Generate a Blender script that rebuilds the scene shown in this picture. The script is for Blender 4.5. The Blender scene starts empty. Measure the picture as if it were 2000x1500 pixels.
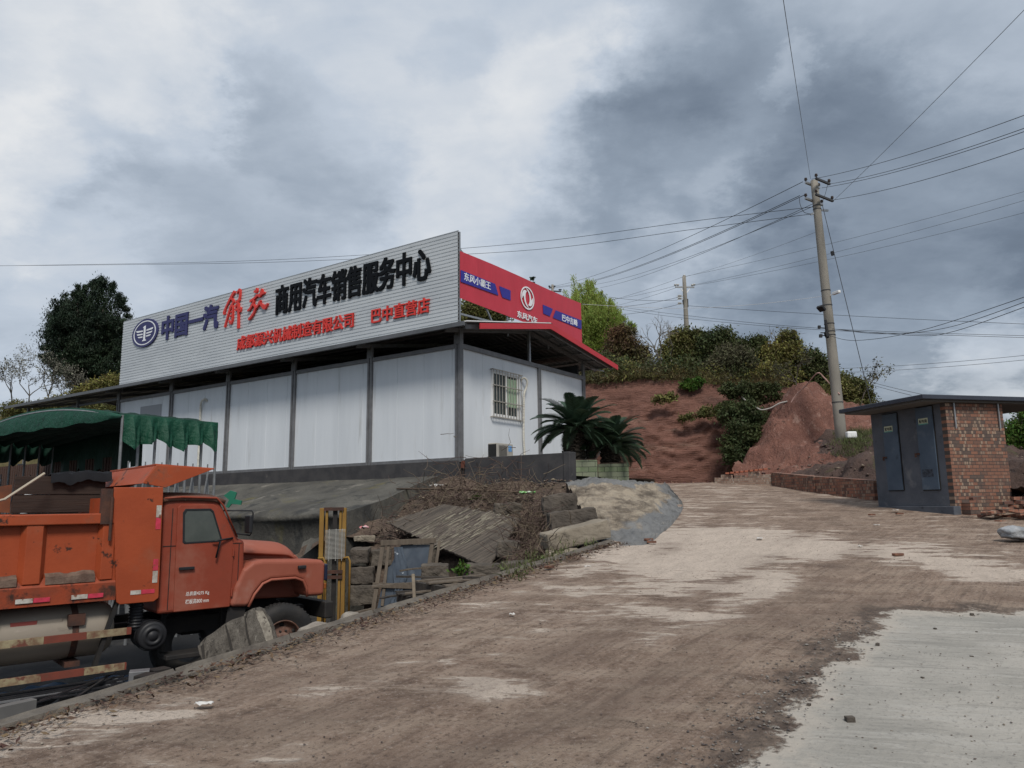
import bpy, bmesh, math, random
import numpy as np
from mathutils import Vector, Matrix, noise as mnoise

sc = bpy.context.scene
COL = sc.collection
rad = math.radians
RNG = np.random.default_rng(7)
random.seed(7)

# ------------------------------------------------------------------ camera
FPX, TILT, ROLL, EYE = 1470.0, rad(9.1), rad(0.77), 1.6
cam_d = bpy.data.cameras.new("camera")
cam_d.sensor_width = 36.0
cam_d.lens = FPX / 2000 * 36
cam_d.clip_end = 3000
cam = bpy.data.objects.new("camera", cam_d)
COL.objects.link(cam)
_r0, _u0 = Vector((1, 0, 0)), Vector((0, -math.sin(TILT), math.cos(TILT)))
_f = Vector((0, math.cos(TILT), math.sin(TILT)))
_cx = _r0 * math.cos(ROLL) - _u0 * math.sin(ROLL)
_cy = _r0 * math.sin(ROLL) + _u0 * math.cos(ROLL)
_m = Matrix((_cx, _cy, -_f)).transposed().to_4x4()
_m.translation = (0, 0, EYE)
cam.matrix_world = _m
sc.camera = cam

# ------------------------------------------------------------------ world
SUN_EL, SUN_AZ = 50, 168          # azimuth measured clockwise from +Y
w = bpy.data.worlds.new("World")
sc.world = w
w.use_nodes = True
nt = w.node_tree
nt.nodes.clear()
N = nt.nodes.new
L = nt.links.new
out = N("ShaderNodeOutputWorld")
bg = N("ShaderNodeBackground")
bg.inputs[1].default_value = 0.1
L(bg.outputs[0], out.inputs[0])
sky = N("ShaderNodeTexSky")
sky.sky_type = 'NISHITA'
sky.sun_disc = False
sky.sun_elevation = rad(SUN_EL)
sky.sun_rotation = rad(SUN_AZ)
tc = N("ShaderNodeTexCoord")
sep = N("ShaderNodeSeparateXYZ")
L(tc.outputs['Generated'], sep.inputs[0])


def wm(op, a, b=None, c=None, clamp=False):
    n = N("ShaderNodeMath")
    n.operation = op
    n.use_clamp = clamp
    for i, v in enumerate((a, b, c)):
        if v is None:
            continue
        if isinstance(v, (int, float)):
            n.inputs[i].default_value = v
        else:
            L(v, n.inputs[i])
    return n.outputs[0]


X, Y, Z = sep.outputs
zz = wm('MAXIMUM', Z, 0.0)
den = wm('ADD', zz, 0.32)
px_ = wm('DIVIDE', X, den)
py_ = wm('DIVIDE', Y, den)
cmb = N("ShaderNodeCombineXYZ")
L(px_, cmb.inputs[0])
L(py_, cmb.inputs[1])


def wnoise(scale, detail, rough, dist, off=(0, 0, 0), st=(1, 1, 1)):
    mp = N("ShaderNodeMapping")
    mp.inputs['Location'].default_value = off
    mp.inputs['Scale'].default_value = st
    L(cmb.outputs[0], mp.inputs[0])
    n = N("ShaderNodeTexNoise")
    n.inputs['Scale'].default_value = scale
    n.inputs['Detail'].default_value = detail
    n.inputs['Roughness'].default_value = rough
    n.inputs['Distortion'].default_value = dist
    L(mp.outputs[0], n.inputs[0])
    return n.outputs[0]


n1 = wnoise(1.6, 10, 0.55, 0.45, (3.1, 0.4, 0), (1.0, 1.25, 1))
n2 = wnoise(5.0, 9, 0.58, 0.4, (1.7, 5.2, 0), (0.8, 1.2, 1))
# the view direction, torn by fractal noise so that the cloud masses get ragged, billowing edges
wn = N("ShaderNodeTexNoise")
wn.inputs['Scale'].default_value = 2.6
wn.inputs['Detail'].default_value = 10
wn.inputs['Roughness'].default_value = 0.62
L(cmb.outputs[0], wn.inputs[0])
wv1 = N("ShaderNodeVectorMath")
wv1.operation = 'SUBTRACT'
L(wn.outputs['Color'], wv1.inputs[0])
wv1.inputs[1].default_value = (0.5, 0.5, 0.5)
wv2 = N("ShaderNodeVectorMath")
wv2.operation = 'SCALE'
L(wv1.outputs[0], wv2.inputs[0])
wv2.inputs['Scale'].default_value = 0.42
wv3 = N("ShaderNodeVectorMath")
wv3.operation = 'ADD'
L(wv2.outputs[0], wv3.inputs[0])
L(tc.outputs['Generated'], wv3.inputs[1])
wv4 = N("ShaderNodeVectorMath")
wv4.operation = 'NORMALIZE'
L(wv3.outputs[0], wv4.inputs[0])


def blob(dx, dy, dz, amp, rad_, src=None):
    v = Vector((dx, dy, dz)).normalized()
    d = N("ShaderNodeVectorMath")
    d.operation = 'DOT_PRODUCT'
    L(src or wv4.outputs[0], d.inputs[0])
    d.inputs[1].default_value = v
    mr = N("ShaderNodeMapRange")
    mr.interpolation_type = 'SMOOTHSTEP'
    mr.inputs[1].default_value = math.cos(rad_)
    mr.inputs[2].default_value = math.cos(rad_ * 0.35)
    mr.inputs[3].default_value = 0.0
    mr.inputs[4].default_value = amp
    L(d.outputs['Value'], mr.inputs[0])
    return mr.outputs[0]


def pdir(px, py):
    a, b = px - 1000, py - 750
    u = a * math.cos(ROLL) - b * math.sin(ROLL)
    v = a * math.sin(ROLL) + b * math.cos(ROLL)
    c, s = math.cos(TILT), math.sin(TILT)
    return (u, FPX * c + v * s, FPX * s - v * c)


tot = wm('ADD', wm('MULTIPLY', zz, 0.12), 0.60)
tot = wm('ADD', tot, wm('MULTIPLY', wm('SUBTRACT', n1, 0.5), 0.38))
tot = wm('ADD', tot, wm('MULTIPLY', wm('SUBTRACT', n2, 0.5), 0.30))
for bx, by, amp, rr in [
        (300, 320, .07, .55), (60, 40, .15, .26), (250, 90, .10, .16), (40, 370, .18, .13), (900, 140, .09, .22), (1080, 210, .13, .13), (420, 40, .06, .12), (350, 280, .06, .09), (880, 430, .10, .13), (1350, 440, .14, .11),
        (1560, 185, .16, .05), (1750, 385, .10, .10), (1880, 720, .10, .10), (1970, 800, .26, .10), (1700, 640, .08, .1), (150, 600, .06, .15), (1230, 40, .08, .12),
        (300, 180, -.09, .10), (230, 370, -.12, .11), (650, 300, -.09, .12), (500, 430, -.07, .15), (1450, 260, -.15, .2), (1620, 350, -.08, .14), (1830, 550, -.24, .26), (1500, 540, -.12, .12),
        (1250, 330, -.14, .13), (1800, 180, -.05, .2), (1960, 320, -.08, .2), (1320, 100, -.10, .12), (880, 50, -.07, .07), (1850, 590, -.10, .14)]:
    tot = wm('ADD', tot, blob(*pdir(bx, by), amp * .88, rr))
bright = wm('ADD', tot, 0.0, None, True)
cr = N("ShaderNodeValToRGB")
els = cr.color_ramp.elements
els[0].position = 0.0
els[0].color = (0.80, 1.02, 1.32, 1)
els[1].position = 1.0
els[1].color = (6.9, 7.0, 7.1, 1)
for p_, c_ in ((0.25, (1.42, 1.78, 2.32, 1)), (0.5, (2.5, 3.0, 3.68, 1)), (0.74, (4.4, 4.95, 5.7, 1))):
    e = els.new(p_)
    e.color = c_
L(bright, cr.inputs[0])
mx = N("ShaderNodeMix")
mx.data_type = 'RGBA'
mx.inputs[0].default_value = 0.97
L(sky.outputs[0], mx.inputs[6])
# warm pale band low on the right
wmask = wm('MULTIPLY', blob(*pdir(1980, 800), 1.0, .22), wm('SUBTRACT', 1.0, wm('MULTIPLY', zz, 5.0, None, True), None, True))
mw = N("ShaderNodeMix")
mw.data_type = 'RGBA'
mw.blend_type = 'MULTIPLY'
L(wm('MULTIPLY', wmask, 1.0, None, True), mw.inputs[0])
L(cr.outputs[0], mw.inputs[6])
mw.inputs[7].default_value = (1.08, 0.98, 0.86, 1)
L(mw.outputs[2], mx.inputs[7])
L(mx.outputs[2], bg.inputs[0])

sun_d = bpy.data.lights.new("sun", 'SUN')
sun_d.energy = 2.3
sun_d.angle = rad(14)
sun_d.color = (1.0, 0.95, 0.88)
sun = bpy.data.objects.new("sun", sun_d)
COL.objects.link(sun)
_sd = Vector((math.sin(rad(SUN_AZ)) * math.cos(rad(SUN_EL)), math.cos(rad(SUN_AZ)) * math.cos(rad(SUN_EL)), math.sin(rad(SUN_EL))))
sun.rotation_euler = _sd.to_track_quat('Z', 'Y').to_euler()
sun.location = (0, -20, 40)

sc.view_settings.view_transform = 'Standard'
sc.view_settings.look = 'None'
sc.view_settings.exposure = 0.25
sc.view_settings.gamma = 1.0


# ------------------------------------------------------------------ helpers
def ray(px, py):
    a = pdir(px, py)
    return Vector((a[0] / a[1], 1.0, a[2] / a[1]))


def P(px, py, d):
    v = ray(px, py) * d
    v.z += EYE
    return v


def onplane(px, py, o, ax, off=0.0):
    """pixel -> (distance along ax, height) on the vertical plane through o"""
    r = ray(px, py)
    n = (-ax[1], ax[0])
    ox, oy = o[0] + off * n[0], o[1] + off * n[1]
    d = (n[0] * ox + n[1] * oy) / (n[0] * r.x + n[1] * r.y)
    p = r * d
    return (p.x - ox) * ax[0] + (p.y - oy) * ax[1], p.z + EYE


def srgb(r, g, b):
    f = lambda c: c / 12.92 if c <= 0.04045 else ((c + 0.055) / 1.055) ** 2.4
    return (f(r / 255), f(g / 255), f(b / 255))


def M(name, col, rough=0.8, metal=0.0, var=None, vscale=3.0, bump=0.0, bscale=25.0, stains=(), stretch=(1, 1, 1), spec=0.3, island=0.0, bdist=0.02, trans=0.0):
    m = bpy.data.materials.new(name)
    m.use_nodes = True
    t = m.node_tree
    b = t.nodes['Principled BSDF']
    b.inputs['Roughness'].default_value = rough
    b.inputs['Metallic'].default_value = metal
    b.inputs['Specular IOR Level'].default_value = spec
    tcn = t.nodes.new("ShaderNodeTexCoord")
    mp = t.nodes.new("ShaderNodeMapping")
    mp.inputs['Scale'].default_value = stretch
    t.links.new(tcn.outputs['Object'], mp.inputs[0])

    def noise(scale, detail=7, rg=0.6, off=0.0):
        n = t.nodes.new("ShaderNodeTexNoise")
        n.noise_dimensions = '4D'
        n.inputs['W'].default_value = off
        n.inputs['Scale'].default_value = scale
        n.inputs['Detail'].default_value = detail
        n.inputs['Roughness'].default_value = rg
        t.links.new(mp.outputs[0], n.inputs['Vector'])
        return n.outputs[0]

    def mix(fac, a, c):
        x = t.nodes.new("ShaderNodeMix")
        x.data_type = 'RGBA'
        if isinstance(fac, float):
            x.inputs[0].default_value = fac
        else:
            t.links.new(fac, x.inputs[0])
        for k, v in ((6, a), (7, c)):
            if isinstance(v, tuple):
                x.inputs[k].default_value = (*v[:3], 1)
            else:
                t.links.new(v, x.inputs[k])
        return x.outputs[2]

    def step(v, lo, hi, o0=0.0, o1=1.0):
        r = t.nodes.new("ShaderNodeMapRange")
        r.interpolation_type = 'SMOOTHSTEP'
        r.inputs[1].default_value = lo
        r.inputs[2].default_value = hi
        r.inputs[3].default_value = o0
        r.inputs[4].default_value = o1
        t.links.new(v, r.inputs[0])
        return r.outputs[0]

    c = tuple(col)
    if var is not None:
        c = mix(step(noise(vscale), 0.32, 0.68), c, tuple(var))
    for i, s in enumerate(stains):
        scol, sscale, lo, hi = s[:4]
        c = mix(step(noise(sscale, 8, 0.65, 3.3 + i * 1.7), lo, hi), c, tuple(scol))
    if island:
        g = t.nodes.new("ShaderNodeNewGeometry")
        h = t.nodes.new("ShaderNodeHueSaturation")
        t.links.new(step(g.outputs['Random Per Island'], 0, 1, 1 - island, 1 + island), h.inputs['Value'])
        t.links.new(step(g.outputs['Random Per Island'], 0, 1, 0.47, 0.53), h.inputs['Hue'])
        if isinstance(c, tuple):
            h.inputs['Color'].default_value = (*c, 1)
        else:
            t.links.new(c, h.inputs['Color'])
        c = h.outputs[0]
    if isinstance(c, tuple):
        b.inputs['Base Color'].default_value = (*c, 1)
    else:
        t.links.new(c, b.inputs['Base Color'])
    if bump:
        bn = t.nodes.new("ShaderNodeBump")
        bn.inputs['Strength'].default_value = bump
        bn.inputs['Distance'].default_value = bdist
        t.links.new(noise(bscale, 8, 0.65, 9.0), bn.inputs['Height'])
        t.links.new(bn.outputs[0], b.inputs['Normal'])
    if trans:
        b.inputs['Subsurface Weight'].default_value = 0.0
        tr = t.nodes.new("ShaderNodeBsdfTranslucent")
        if isinstance(c, tuple):
            tr.inputs[0].default_value = (*c, 1)
        else:
            t.links.new(c, tr.inputs[0])
        ms = t.nodes.new("ShaderNodeMixShader")
        ms.inputs[0].default_value = trans
        t.links.new(b.outputs[0], ms.inputs[1])
        t.links.new(tr.outputs[0], ms.inputs[2])
        t.links.new(ms.outputs[0], t.nodes['Material Output'].inputs[0])
    return m


def tag(o, label, cat, group=None, kind=None):
    if label:
        o['label'] = label
    if cat:
        o['category'] = cat
    if group:
        o['group'] = group
    if kind:
        o['kind'] = kind
    return o


def thing(name, label, cat, loc=(0, 0, 0), rz=0.0, group=None):
    o = bpy.data.objects.new(name, None)
    o.empty_display_size = 0.3
    COL.objects.link(o)
    o.location = loc
    o.rotation_euler = (0, 0, rz)
    return tag(o, label, cat, group)


def struct(o):
    o['kind'] = 'structure'
    return o


def obj(name, me, mat, parent=None, smooth=False, bevel=0.0, bseg=2):
    o = bpy.data.objects.new(name, me)
    COL.objects.link(o)
    if mat:
        for mm in (mat if isinstance(mat, (list, tuple)) else [mat]):
            me.materials.append(mm)
    if parent:
        o.parent = parent
    if smooth:
        me.polygons.foreach_set('use_smooth', [True] * len(me.polygons))
    if bevel:
        b = o.modifiers.new("bevel", 'BEVEL')
        b.width = bevel
        b.segments = bseg
        b.limit_method = 'ANGLE'
        b.angle_limit = rad(40)
    return o


class MB:
    def __init__(s):
        s.v, s.f, s.mi = [], [], []
        s.cur = 0

    def add(s, vs, fs):
        k = len(s.v)
        s.v += [tuple(x) for x in vs]
        s.f += [tuple(i + k for i in f) for f in fs]
        s.mi += [s.cur] * len(fs)
        return s

    def box(s, x0, x1, y0, y1, z0, z1):
        vs = [(x, y, z) for z in (z0, z1) for y in (y0, y1) for x in (x0, x1)]
        return s.add(vs, [(0, 2, 3, 1), (4, 5, 7, 6), (0, 1, 5, 4), (2, 6, 7, 3), (0, 4, 6, 2), (1, 3, 7, 5)])

    def obox(s, a, b, wd, ht, up=(0, 0, 1)):
        """beam of section wd x ht from a to b"""
        a, b = Vector(a), Vector(b)
        d = (b - a).normalized()
        u = Vector(up)
        if abs(d.dot(u)) > 0.98:
            u = Vector((1, 0, 0))
        r = d.cross(u).normalized()
        u = r.cross(d).normalized()
        vs = [p + r * (i * wd / 2) + u * (j * ht / 2) for p in (a, b) for j in (-1, 1) for i in (-1, 1)]
        return s.add(vs, [(0, 2, 3, 1), (4, 5, 7, 6), (0, 1, 5, 4), (2, 6, 7, 3), (0, 4, 6, 2), (1, 3, 7, 5)])

    def tube(s, pts, r, n=8, caps=True):
        pts = [Vector(p) for p in pts]
        rs = r if isinstance(r, (list, tuple)) else [r] * len(pts)
        vs, fs = [], []
        ref = None
        for i, p in enumerate(pts):
            d = (pts[min(i + 1, len(pts) - 1)] - pts[max(i - 1, 0)])
            d = d.normalized() if d.length > 1e-9 else Vector((0, 0, 1))
            if ref is None:
                ref = Vector((0, 0, 1)) if abs(d.z) < 0.9 else Vector((1, 0, 0))
            a = d.cross(ref)
            a = a.normalized() if a.length > 1e-6 else d.orthogonal().normalized()
            b = a.cross(d)
            ref = b
            for k in range(n):
                t = 2 * math.pi * k / n
                vs.append(p + (a * math.cos(t) + b * math.sin(t)) * rs[i])
        for i in range(len(pts) - 1):
            for k in range(n):
                k2 = (k + 1) % n
                fs.append((i * n + k, i * n + k2, (i + 1) * n + k2, (i + 1) * n + k))
        if caps:
            fs.append(tuple(range(n)))
            fs.append(tuple((len(pts) - 1) * n + k for k in range(n))[::-1])
        return s.add(vs, fs)

    def lathe(s, prof, c, axis='y', n=32):
        """prof: (radius, offset) pairs, revolved about axis through c"""
        vs, fs = [], []
        for (r, h) in prof:
            for k in range(n):
                t = 2 * math.pi * k / n
                a, b = r * math.cos(t), r * math.sin(t)
                vs.append({'y': (c[0] + a, c[1] + h, c[2] + b), 'z': (c[0] + a, c[1] + b, c[2] + h), 'x': (c[0] + h, c[1] + a, c[2] + b)}[axis])
        for i in range(len(prof) - 1):
            for k in range(n):
                k2 = (k + 1) % n
                fs.append((i * n + k, i * n + k2, (i + 1) * n + k2, (i + 1) * n + k))
        return s.add(vs, fs)

    def prism(s, poly, lo, hi, plane='xz'):
        """polygon in a plane, extruded along the remaining axis"""
        n = len(poly)
        mk = {'xz': lambda p, h: (p[0], h, p[1]), 'yz': lambda p, h: (h, p[0], p[1]), 'xy': lambda p, h: (p[0], p[1], h)}[plane]
        vs = [mk(p, lo) for p in poly] + [mk(p, hi) for p in poly]
        fs = [tuple(range(n)), tuple(range(n, 2 * n))[::-1]]
        fs += [(i, (i + 1) % n, n + (i + 1) % n, n + i) for i in range(n)]
        return s.add(vs, fs)

    def plate(s, outer, holes, lo, hi, plane='xz'):
        bm = bmesh.new()
        es = []
        for lp in [outer] + list(holes):
            vv = [bm.verts.new((p[0], p[1], 0)) for p in lp]
            es += [bm.edges.new((vv[i], vv[(i + 1) % len(vv)])) for i in range(len(vv))]
        bmesh.ops.triangle_fill(bm, use_beauty=True, use_dissolve=False, edges=es)
        bm.verts.index_update()
        pts = [(v.co.x, v.co.y) for v in bm.verts]
        tri = [tuple(v.index for v in f.verts) for f in bm.faces]
        bnd = [(e.verts[0].index, e.verts[1].index) for e in bm.edges if len(e.link_faces) == 1]
        bm.free()
        mk = {'xz': lambda p, h: (p[0], h, p[1]), 'yz': lambda p, h: (h, p[0], p[1]), 'xy': lambda p, h: (p[0], p[1], h)}[plane]
        n = len(pts)
        vs = [mk(p, lo) for p in pts] + [mk(p, hi) for p in pts]
        fs = tri + [tuple(i + n for i in t[::-1]) for t in tri] + [(a, b, b + n, a + n) for a, b in bnd]
        return s.add(vs, fs)

    def grid(s, rows):
        nr, nc = len(rows), len(rows[0])
        vs = [p for r in rows for p in r]
        return s.add(vs, [(i * nc + j, i * nc + j + 1, (i + 1) * nc + j + 1, (i + 1) * nc + j) for i in range(nr - 1) for j in range(nc - 1)])

    def compact(s):
        used = sorted({i for f in s.f for i in f})
        mp = {o: n for n, o in enumerate(used)}
        r = MB()
        r.v = [s.v[i] for i in used]
        r.f = [tuple(mp[i] for i in f) for f in s.f]
        r.mi = list(s.mi)
        return r

    def mesh(s, name):
        me = bpy.data.meshes.new(name)
        me.from_pydata(s.v, [], s.f)
        if any(s.mi):
            me.polygons.foreach_set('material_index', s.mi)
        bm = bmesh.new()
        bm.from_mesh(me)
        bmesh.ops.recalc_face_normals(bm, faces=bm.faces)
        bm.to_mesh(me)
        bm.free()
        me.update()
        return me

    def build(s, name, mat, parent=None, smooth=False, bevel=0.0, bseg=2):
        return obj(name, s.mesh(name), mat, parent, smooth, bevel, bseg)


def npmesh(name, V, F):
    """fast mesh from numpy vertex array and an (n,k) face array"""
    me = bpy.data.meshes.new(name)
    V = np.asarray(V, np.float32)
    F = np.asarray(F, np.int32)
    me.vertices.add(len(V))
    me.vertices.foreach_set('co', V.ravel())
    me.loops.add(F.size)
    me.loops.foreach_set('vertex_index', F.ravel())
    me.polygons.add(len(F))
    me.polygons.foreach_set('loop_start', np.arange(0, F.size, F.shape[1], dtype=np.int32))
    me.polygons.foreach_set('loop_total', np.full(len(F), F.shape[1], np.int32))
    me.update(calc_edges=True)
    return me


def nz(x, y, z=0.0, s=1.0, oct_=4):
    return mnoise.fractal(Vector((x * s, y * s, z * s)), 1.0, 2.0, oct_)


def copy_thing(o):
    c = o.copy()
    COL.objects.link(c)
    for ch in list(o.children):
        d = ch.copy()
        COL.objects.link(d)
        d.parent = c
        for g in list(ch.children):
            e = g.copy()
            COL.objects.link(e)
            e.parent = d
    return c


_txtcache = {}


def text_mesh(s, bold=0.02, shear=0.0, thick=0.01):
    """flat lettering normalised to the unit square; rows keep their own proportions"""
    cu = bpy.data.curves.new("lettering", 'FONT')
    cu.body = s
    cu.offset = bold
    cu.shear = shear
    cu.extrude = 0.01
    cu.resolution_u = 3
    o = bpy.data.objects.new("lettering", cu)
    COL.objects.link(o)
    dg = bpy.context.evaluated_depsgraph_get()
    me = bpy.data.meshes.new_from_object(o.evaluated_get(dg))
    COL.objects.unlink(o)
    bpy.data.objects.remove(o)
    V = np.array([v.co[:] for v in me.vertices])
    F = [tuple(p.vertices) for p in me.polygons]
    lo, hi = V.min(0), V.max(0)
    V = (V - lo) / (hi - lo)
    bpy.data.meshes.remove(me)
    return V, F


def lettering(s, name, mat, parent, box, frame, off, thick=0.02, bold=0.0, shear=0.0, fat=.03):
    """box = (h0, h1, z0, z1); frame(h, z, out) -> local point"""
    V, F = text_mesh(s, bold, shear)
    h0, h1, z0, z1 = box
    mb = MB()
    st = fat * (z1 - z0)
    for k, (a, b) in enumerate(((0, 0), (-1, -1), (1, -1), (-1, 1), (1, 1), (0, 1), (0, -1), (1, 0), (-1, 0)) if fat else ((0, 0),)):
        mb.add([frame(h0 + (h1 - h0) * v[0] + a * st, z0 + (z1 - z0) * v[1] + b * st * .7, off + (thick - .0013 * k) * v[2]) for v in V], F)
    return mb.build(name, mat, parent)


def split_build(mb, name, mat, parent=None, smooth=False, bevel=0.0):
    """each unconnected piece of mb becomes an object of its own"""
    par = list(range(len(mb.v)))

    def find(i):
        while par[i] != i:
            par[i] = par[par[i]]
            i = par[i]
        return i
    for f in mb.f:
        for i in f[1:]:
            par[find(i)] = find(f[0])
    groups = {}
    for f, m_ in zip(mb.f, mb.mi):
        groups.setdefault(find(f[0]), []).append((f, m_))
    res = []
    for g in groups.values():
        q = MB()
        q.v, q.f, q.mi = mb.v, [a for a, _ in g], [b for _, b in g]
        res.append(q.compact().build(name, mat, parent, smooth, bevel))
    return res

# ------------------------------------------------------------------ setting: road, yard, terrace, hill
def zr(y):
    return 0.09 * y if y < 24 else 2.16 + 0.09 * (1 - math.exp(-(y - 24) / 1.0))


def roadpt(px, py):
    r = ray(px, py)
    d = EYE / (0.09 - r.z)
    return r * d + Vector((0, 0, EYE))


KD = Vector((0.529, 0.849, 0)).normalized()
K0 = Vector((-2.9, 4.29, 0))
YARD = -0.75


def kx(y):
    return K0.x + (y - K0.y) * KD.x / KD.y


def xl(y):
    return kx(y) if y < 11.2 else kx(11.2) + (y - 11.2) * 0.1


PALE = [(1290, 1085, .9, 1.6, .26), (1400, 1060, 1.1, 1.7, .26), (1560, 1075, 1.0, 1.6, .24), (1500, 1130, .8, .9, .18), (1430, 1165, .7, .8, .2), (1330, 1205, .7, .5, .16),
        (1800, 1085, .9, 1.4, .18), (1900, 1120, .7, .7, .2), (1150, 1125, .8, .9, .1), (700, 1350, .5, .3, .14), (940, 1350, .35, .25, .20), (120, 1440, .6, .4, .20), (560, 1480, .3, .2, .14), (820, 1290, .5, .2, .10), (1000, 1330, .3, .2, .14), (1250, 1245, .4, .25, .16), (1100, 1200, .6, .4, .08), (330, 1395, .3, .2, .1),
        (1330, 1010, 1.2, 3, .06), (1620, 1000, 1.5, 3, -.03), (1700, 1120, .9, .9, -.3), (1800, 1165, 1.4, .5, -.3), (1560, 1290, .5, .8, -.3), (1480, 1440, .5, .5, -.3), (900, 1440, 1.2, .5, -.14),
        (700, 1250, .8, .8, -.10), (1210, 1300, 1.0, .7, -.05), (1450, 970, 3, 4, .06)]
_pale = [(roadpt(a, b), rx, ry, am) for a, b, rx, ry, am in PALE]


def pale(x, y):
    s = 0.0
    for p, rx, ry, am in _pale:
        u, v = x - p.x, y - p.y
        q = (u / rx) ** 2 + (v / ry) ** 2
        if q < 9:
            s += am * math.exp(-q)
    return s


def road_mat():
    m = bpy.data.materials.new("road_dirt_on_concrete")
    m.use_nodes = True
    t = m.node_tree
    b = t.nodes['Principled BSDF']
    n_ = t.nodes.new
    l_ = t.links.new
    tcn = n_("ShaderNodeTexCoord")
    at = n_("ShaderNodeAttribute")
    at.attribute_name = "pale"
    tr = n_("ShaderNodeAttribute")
    tr.attribute_name = "track"

    def nse(scale, detail, rg, st=(1, 1, 1), rot=0.0, dist=0.0):
        mp = n_("ShaderNodeMapping")
        mp.vector_type = 'TEXTURE'
        mp.inputs['Scale'].default_value = [1 / q for q in st]
        mp.inputs['Rotation'].default_value = (0, 0, rot)
        l_(tcn.outputs['Object'], mp.inputs[0])
        n = n_("ShaderNodeTexNoise")
        n.inputs['Scale'].default_value = scale
        n.inputs['Detail'].default_value = detail
        n.inputs['Roughness'].default_value = rg
        n.inputs['Distortion'].default_value = dist
        l_(mp.outputs[0], n.inputs[0])
        return n.outputs[0]

    def ma(op, a, c):
        n = n_("ShaderNodeMath")
        n.operation = op
        for i, v in enumerate((a, c)):
            if isinstance(v, (int, float)):
                n.inputs[i].default_value = v
            else:
                l_(v, n.inputs[i])
        return n.outputs[0]

    def st(v, lo, hi, o0=0.0, o1=1.0):
        r = n_("ShaderNodeMapRange")
        r.interpolation_type = 'SMOOTHSTEP'
        for i, q in enumerate((lo, hi, o0, o1)):
            r.inputs[i + 1].default_value = q
        l_(v, r.inputs[0])
        return r.outputs[0]

    def mix(f, a, c):
        x = n_("ShaderNodeMix")
        x.data_type = 'RGBA'
        if isinstance(f, float):
            x.inputs[0].default_value = f
        else:
            l_(f, x.inputs[0])
        for k, v in ((6, a), (7, c)):
            if isinstance(v, tuple):
                x.inputs[k].default_value = (*v, 1)
            else:
                l_(v, x.inputs[k])
        return x.outputs[2]

    ap = n_("ShaderNodeAttribute")
    ap.attribute_name = "apron"
    big = nse(1.7, 12, 0.66, (.8, 1.2, 1), rad(-12), 0.5)
    lat = nse(2.3, 10, 0.66, (.55, 1.9, 1), rad(-8), 0.5)
    med = nse(5.0, 8, 0.6, (1.6, .5, 1), rad(-32))
    tl = nse(8.0, 6, 0.62, (3.0, .10, 1), rad(-37), .6)
    fine = nse(30, 7, 0.72)
    grain = nse(95, 4, 0.75)
    dirt = mix(st(med, .35, .65), (0.192, 0.134, 0.100), (0.290, 0.213, 0.162))
    dirt = mix(st(big, .34, .5), (0.126, 0.086, 0.065), dirt)
    dirt = mix(ma('MULTIPLY', st(lat, .42, .62), .5), dirt, (0.35, 0.275, 0.21))
    dirt = mix(ma('MULTIPLY', st(tl, .50, .64), .42), dirt, (0.105, 0.075, 0.06))
    dirt = mix(ma('MULTIPLY', st(tl, .44, .32), .24), dirt, (0.36, 0.285, 0.235))
    dirt = mix(ma('MULTIPLY', st(fine, .53, .66), .75), dirt, (0.37, 0.30, 0.25))
    dirt = mix(ma('MULTIPLY', st(fine, .46, .36), .8), dirt, (0.085, 0.062, 0.05))
    dirt = mix(st(grain, .59, .70), dirt, (0.36, 0.31, 0.27))
    dirt = mix(st(grain, .40, .30), dirt, (0.045, 0.034, 0.028))
    palec = mix(st(med, .3, .7), (0.56, 0.47, 0.39), (0.46, 0.385, 0.32))
    palec = mix(ma('MULTIPLY', st(fine, .5, .66), .8), palec, (0.27, 0.22, 0.185))
    palec = mix(st(grain, .42, .32), palec, (0.20, 0.165, 0.14))
    f0 = ma('ADD', ma('MULTIPLY', big, .46), ma('MULTIPLY', lat, .58))
    f0 = ma('ADD', f0, ma('MULTIPLY', at.outputs['Fac'], .85))
    f0 = ma('ADD', f0, ma('MULTIPLY', ma('SUBTRACT', nse(4.5, 7, .6, (.42, 2.3, 1), rad(6), .4), .5), .34))
    f0 = ma('ADD', f0, ma('MULTIPLY', ma('SUBTRACT', med, .5), .20))
    f0 = ma('ADD', f0, ma('MULTIPLY', ma('SUBTRACT', fine, .5), .16))
    f0 = ma('SUBTRACT', f0, ma('MULTIPLY', tr.outputs['Fac'], .20))
    pm = st(f0, .595, .65)
    col = mix(ma('MULTIPLY', st(f0, .50, .63), .45), dirt, (0.36, 0.285, 0.23))
    col = mix(pm, col, palec)
    col = mix(ma('MULTIPLY', tr.outputs['Fac'], .5), col, (0.135, 0.098, 0.078))
    # concrete apron: mud laps over its worn edge
    ce = ma('ADD', ap.outputs['Fac'], ma('MULTIPLY', ma('SUBTRACT', nse(2.6, 10, .68), .5), 1.1))
    ce = ma('ADD', ce, ma('MULTIPLY', ma('SUBTRACT', fine, .5), .22))
    cm_ = st(ce, -.02, .06)
    sw = nse(2.4, 9, .66, (.5, 4.2, 1), rad(-14), .9)
    cc = mix(st(nse(1.2, 8, .6), .35, .65), (0.38, 0.355, 0.315), (0.285, 0.27, 0.24))
    cc = mix(ma('MULTIPLY', st(sw, .50, .64), .6), cc, (0.40, 0.38, 0.345))
    cc = mix(ma('MULTIPLY', st(sw, .47, .33), .6), cc, (0.215, 0.205, 0.185))
    cc = mix(ma('MULTIPLY', st(fine, .52, .66), .6), cc, (0.19, 0.18, 0.165))
    cc = mix(ma('MULTIPLY', st(grain, .38, .30), .5), cc, (0.11, 0.105, 0.098))
    cc = mix(ma('MULTIPLY', st(nse(.9, 9, .65, (1, 1, 1), 1.0), .54, .66), .5), cc, (0.22, 0.185, 0.155))
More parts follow.
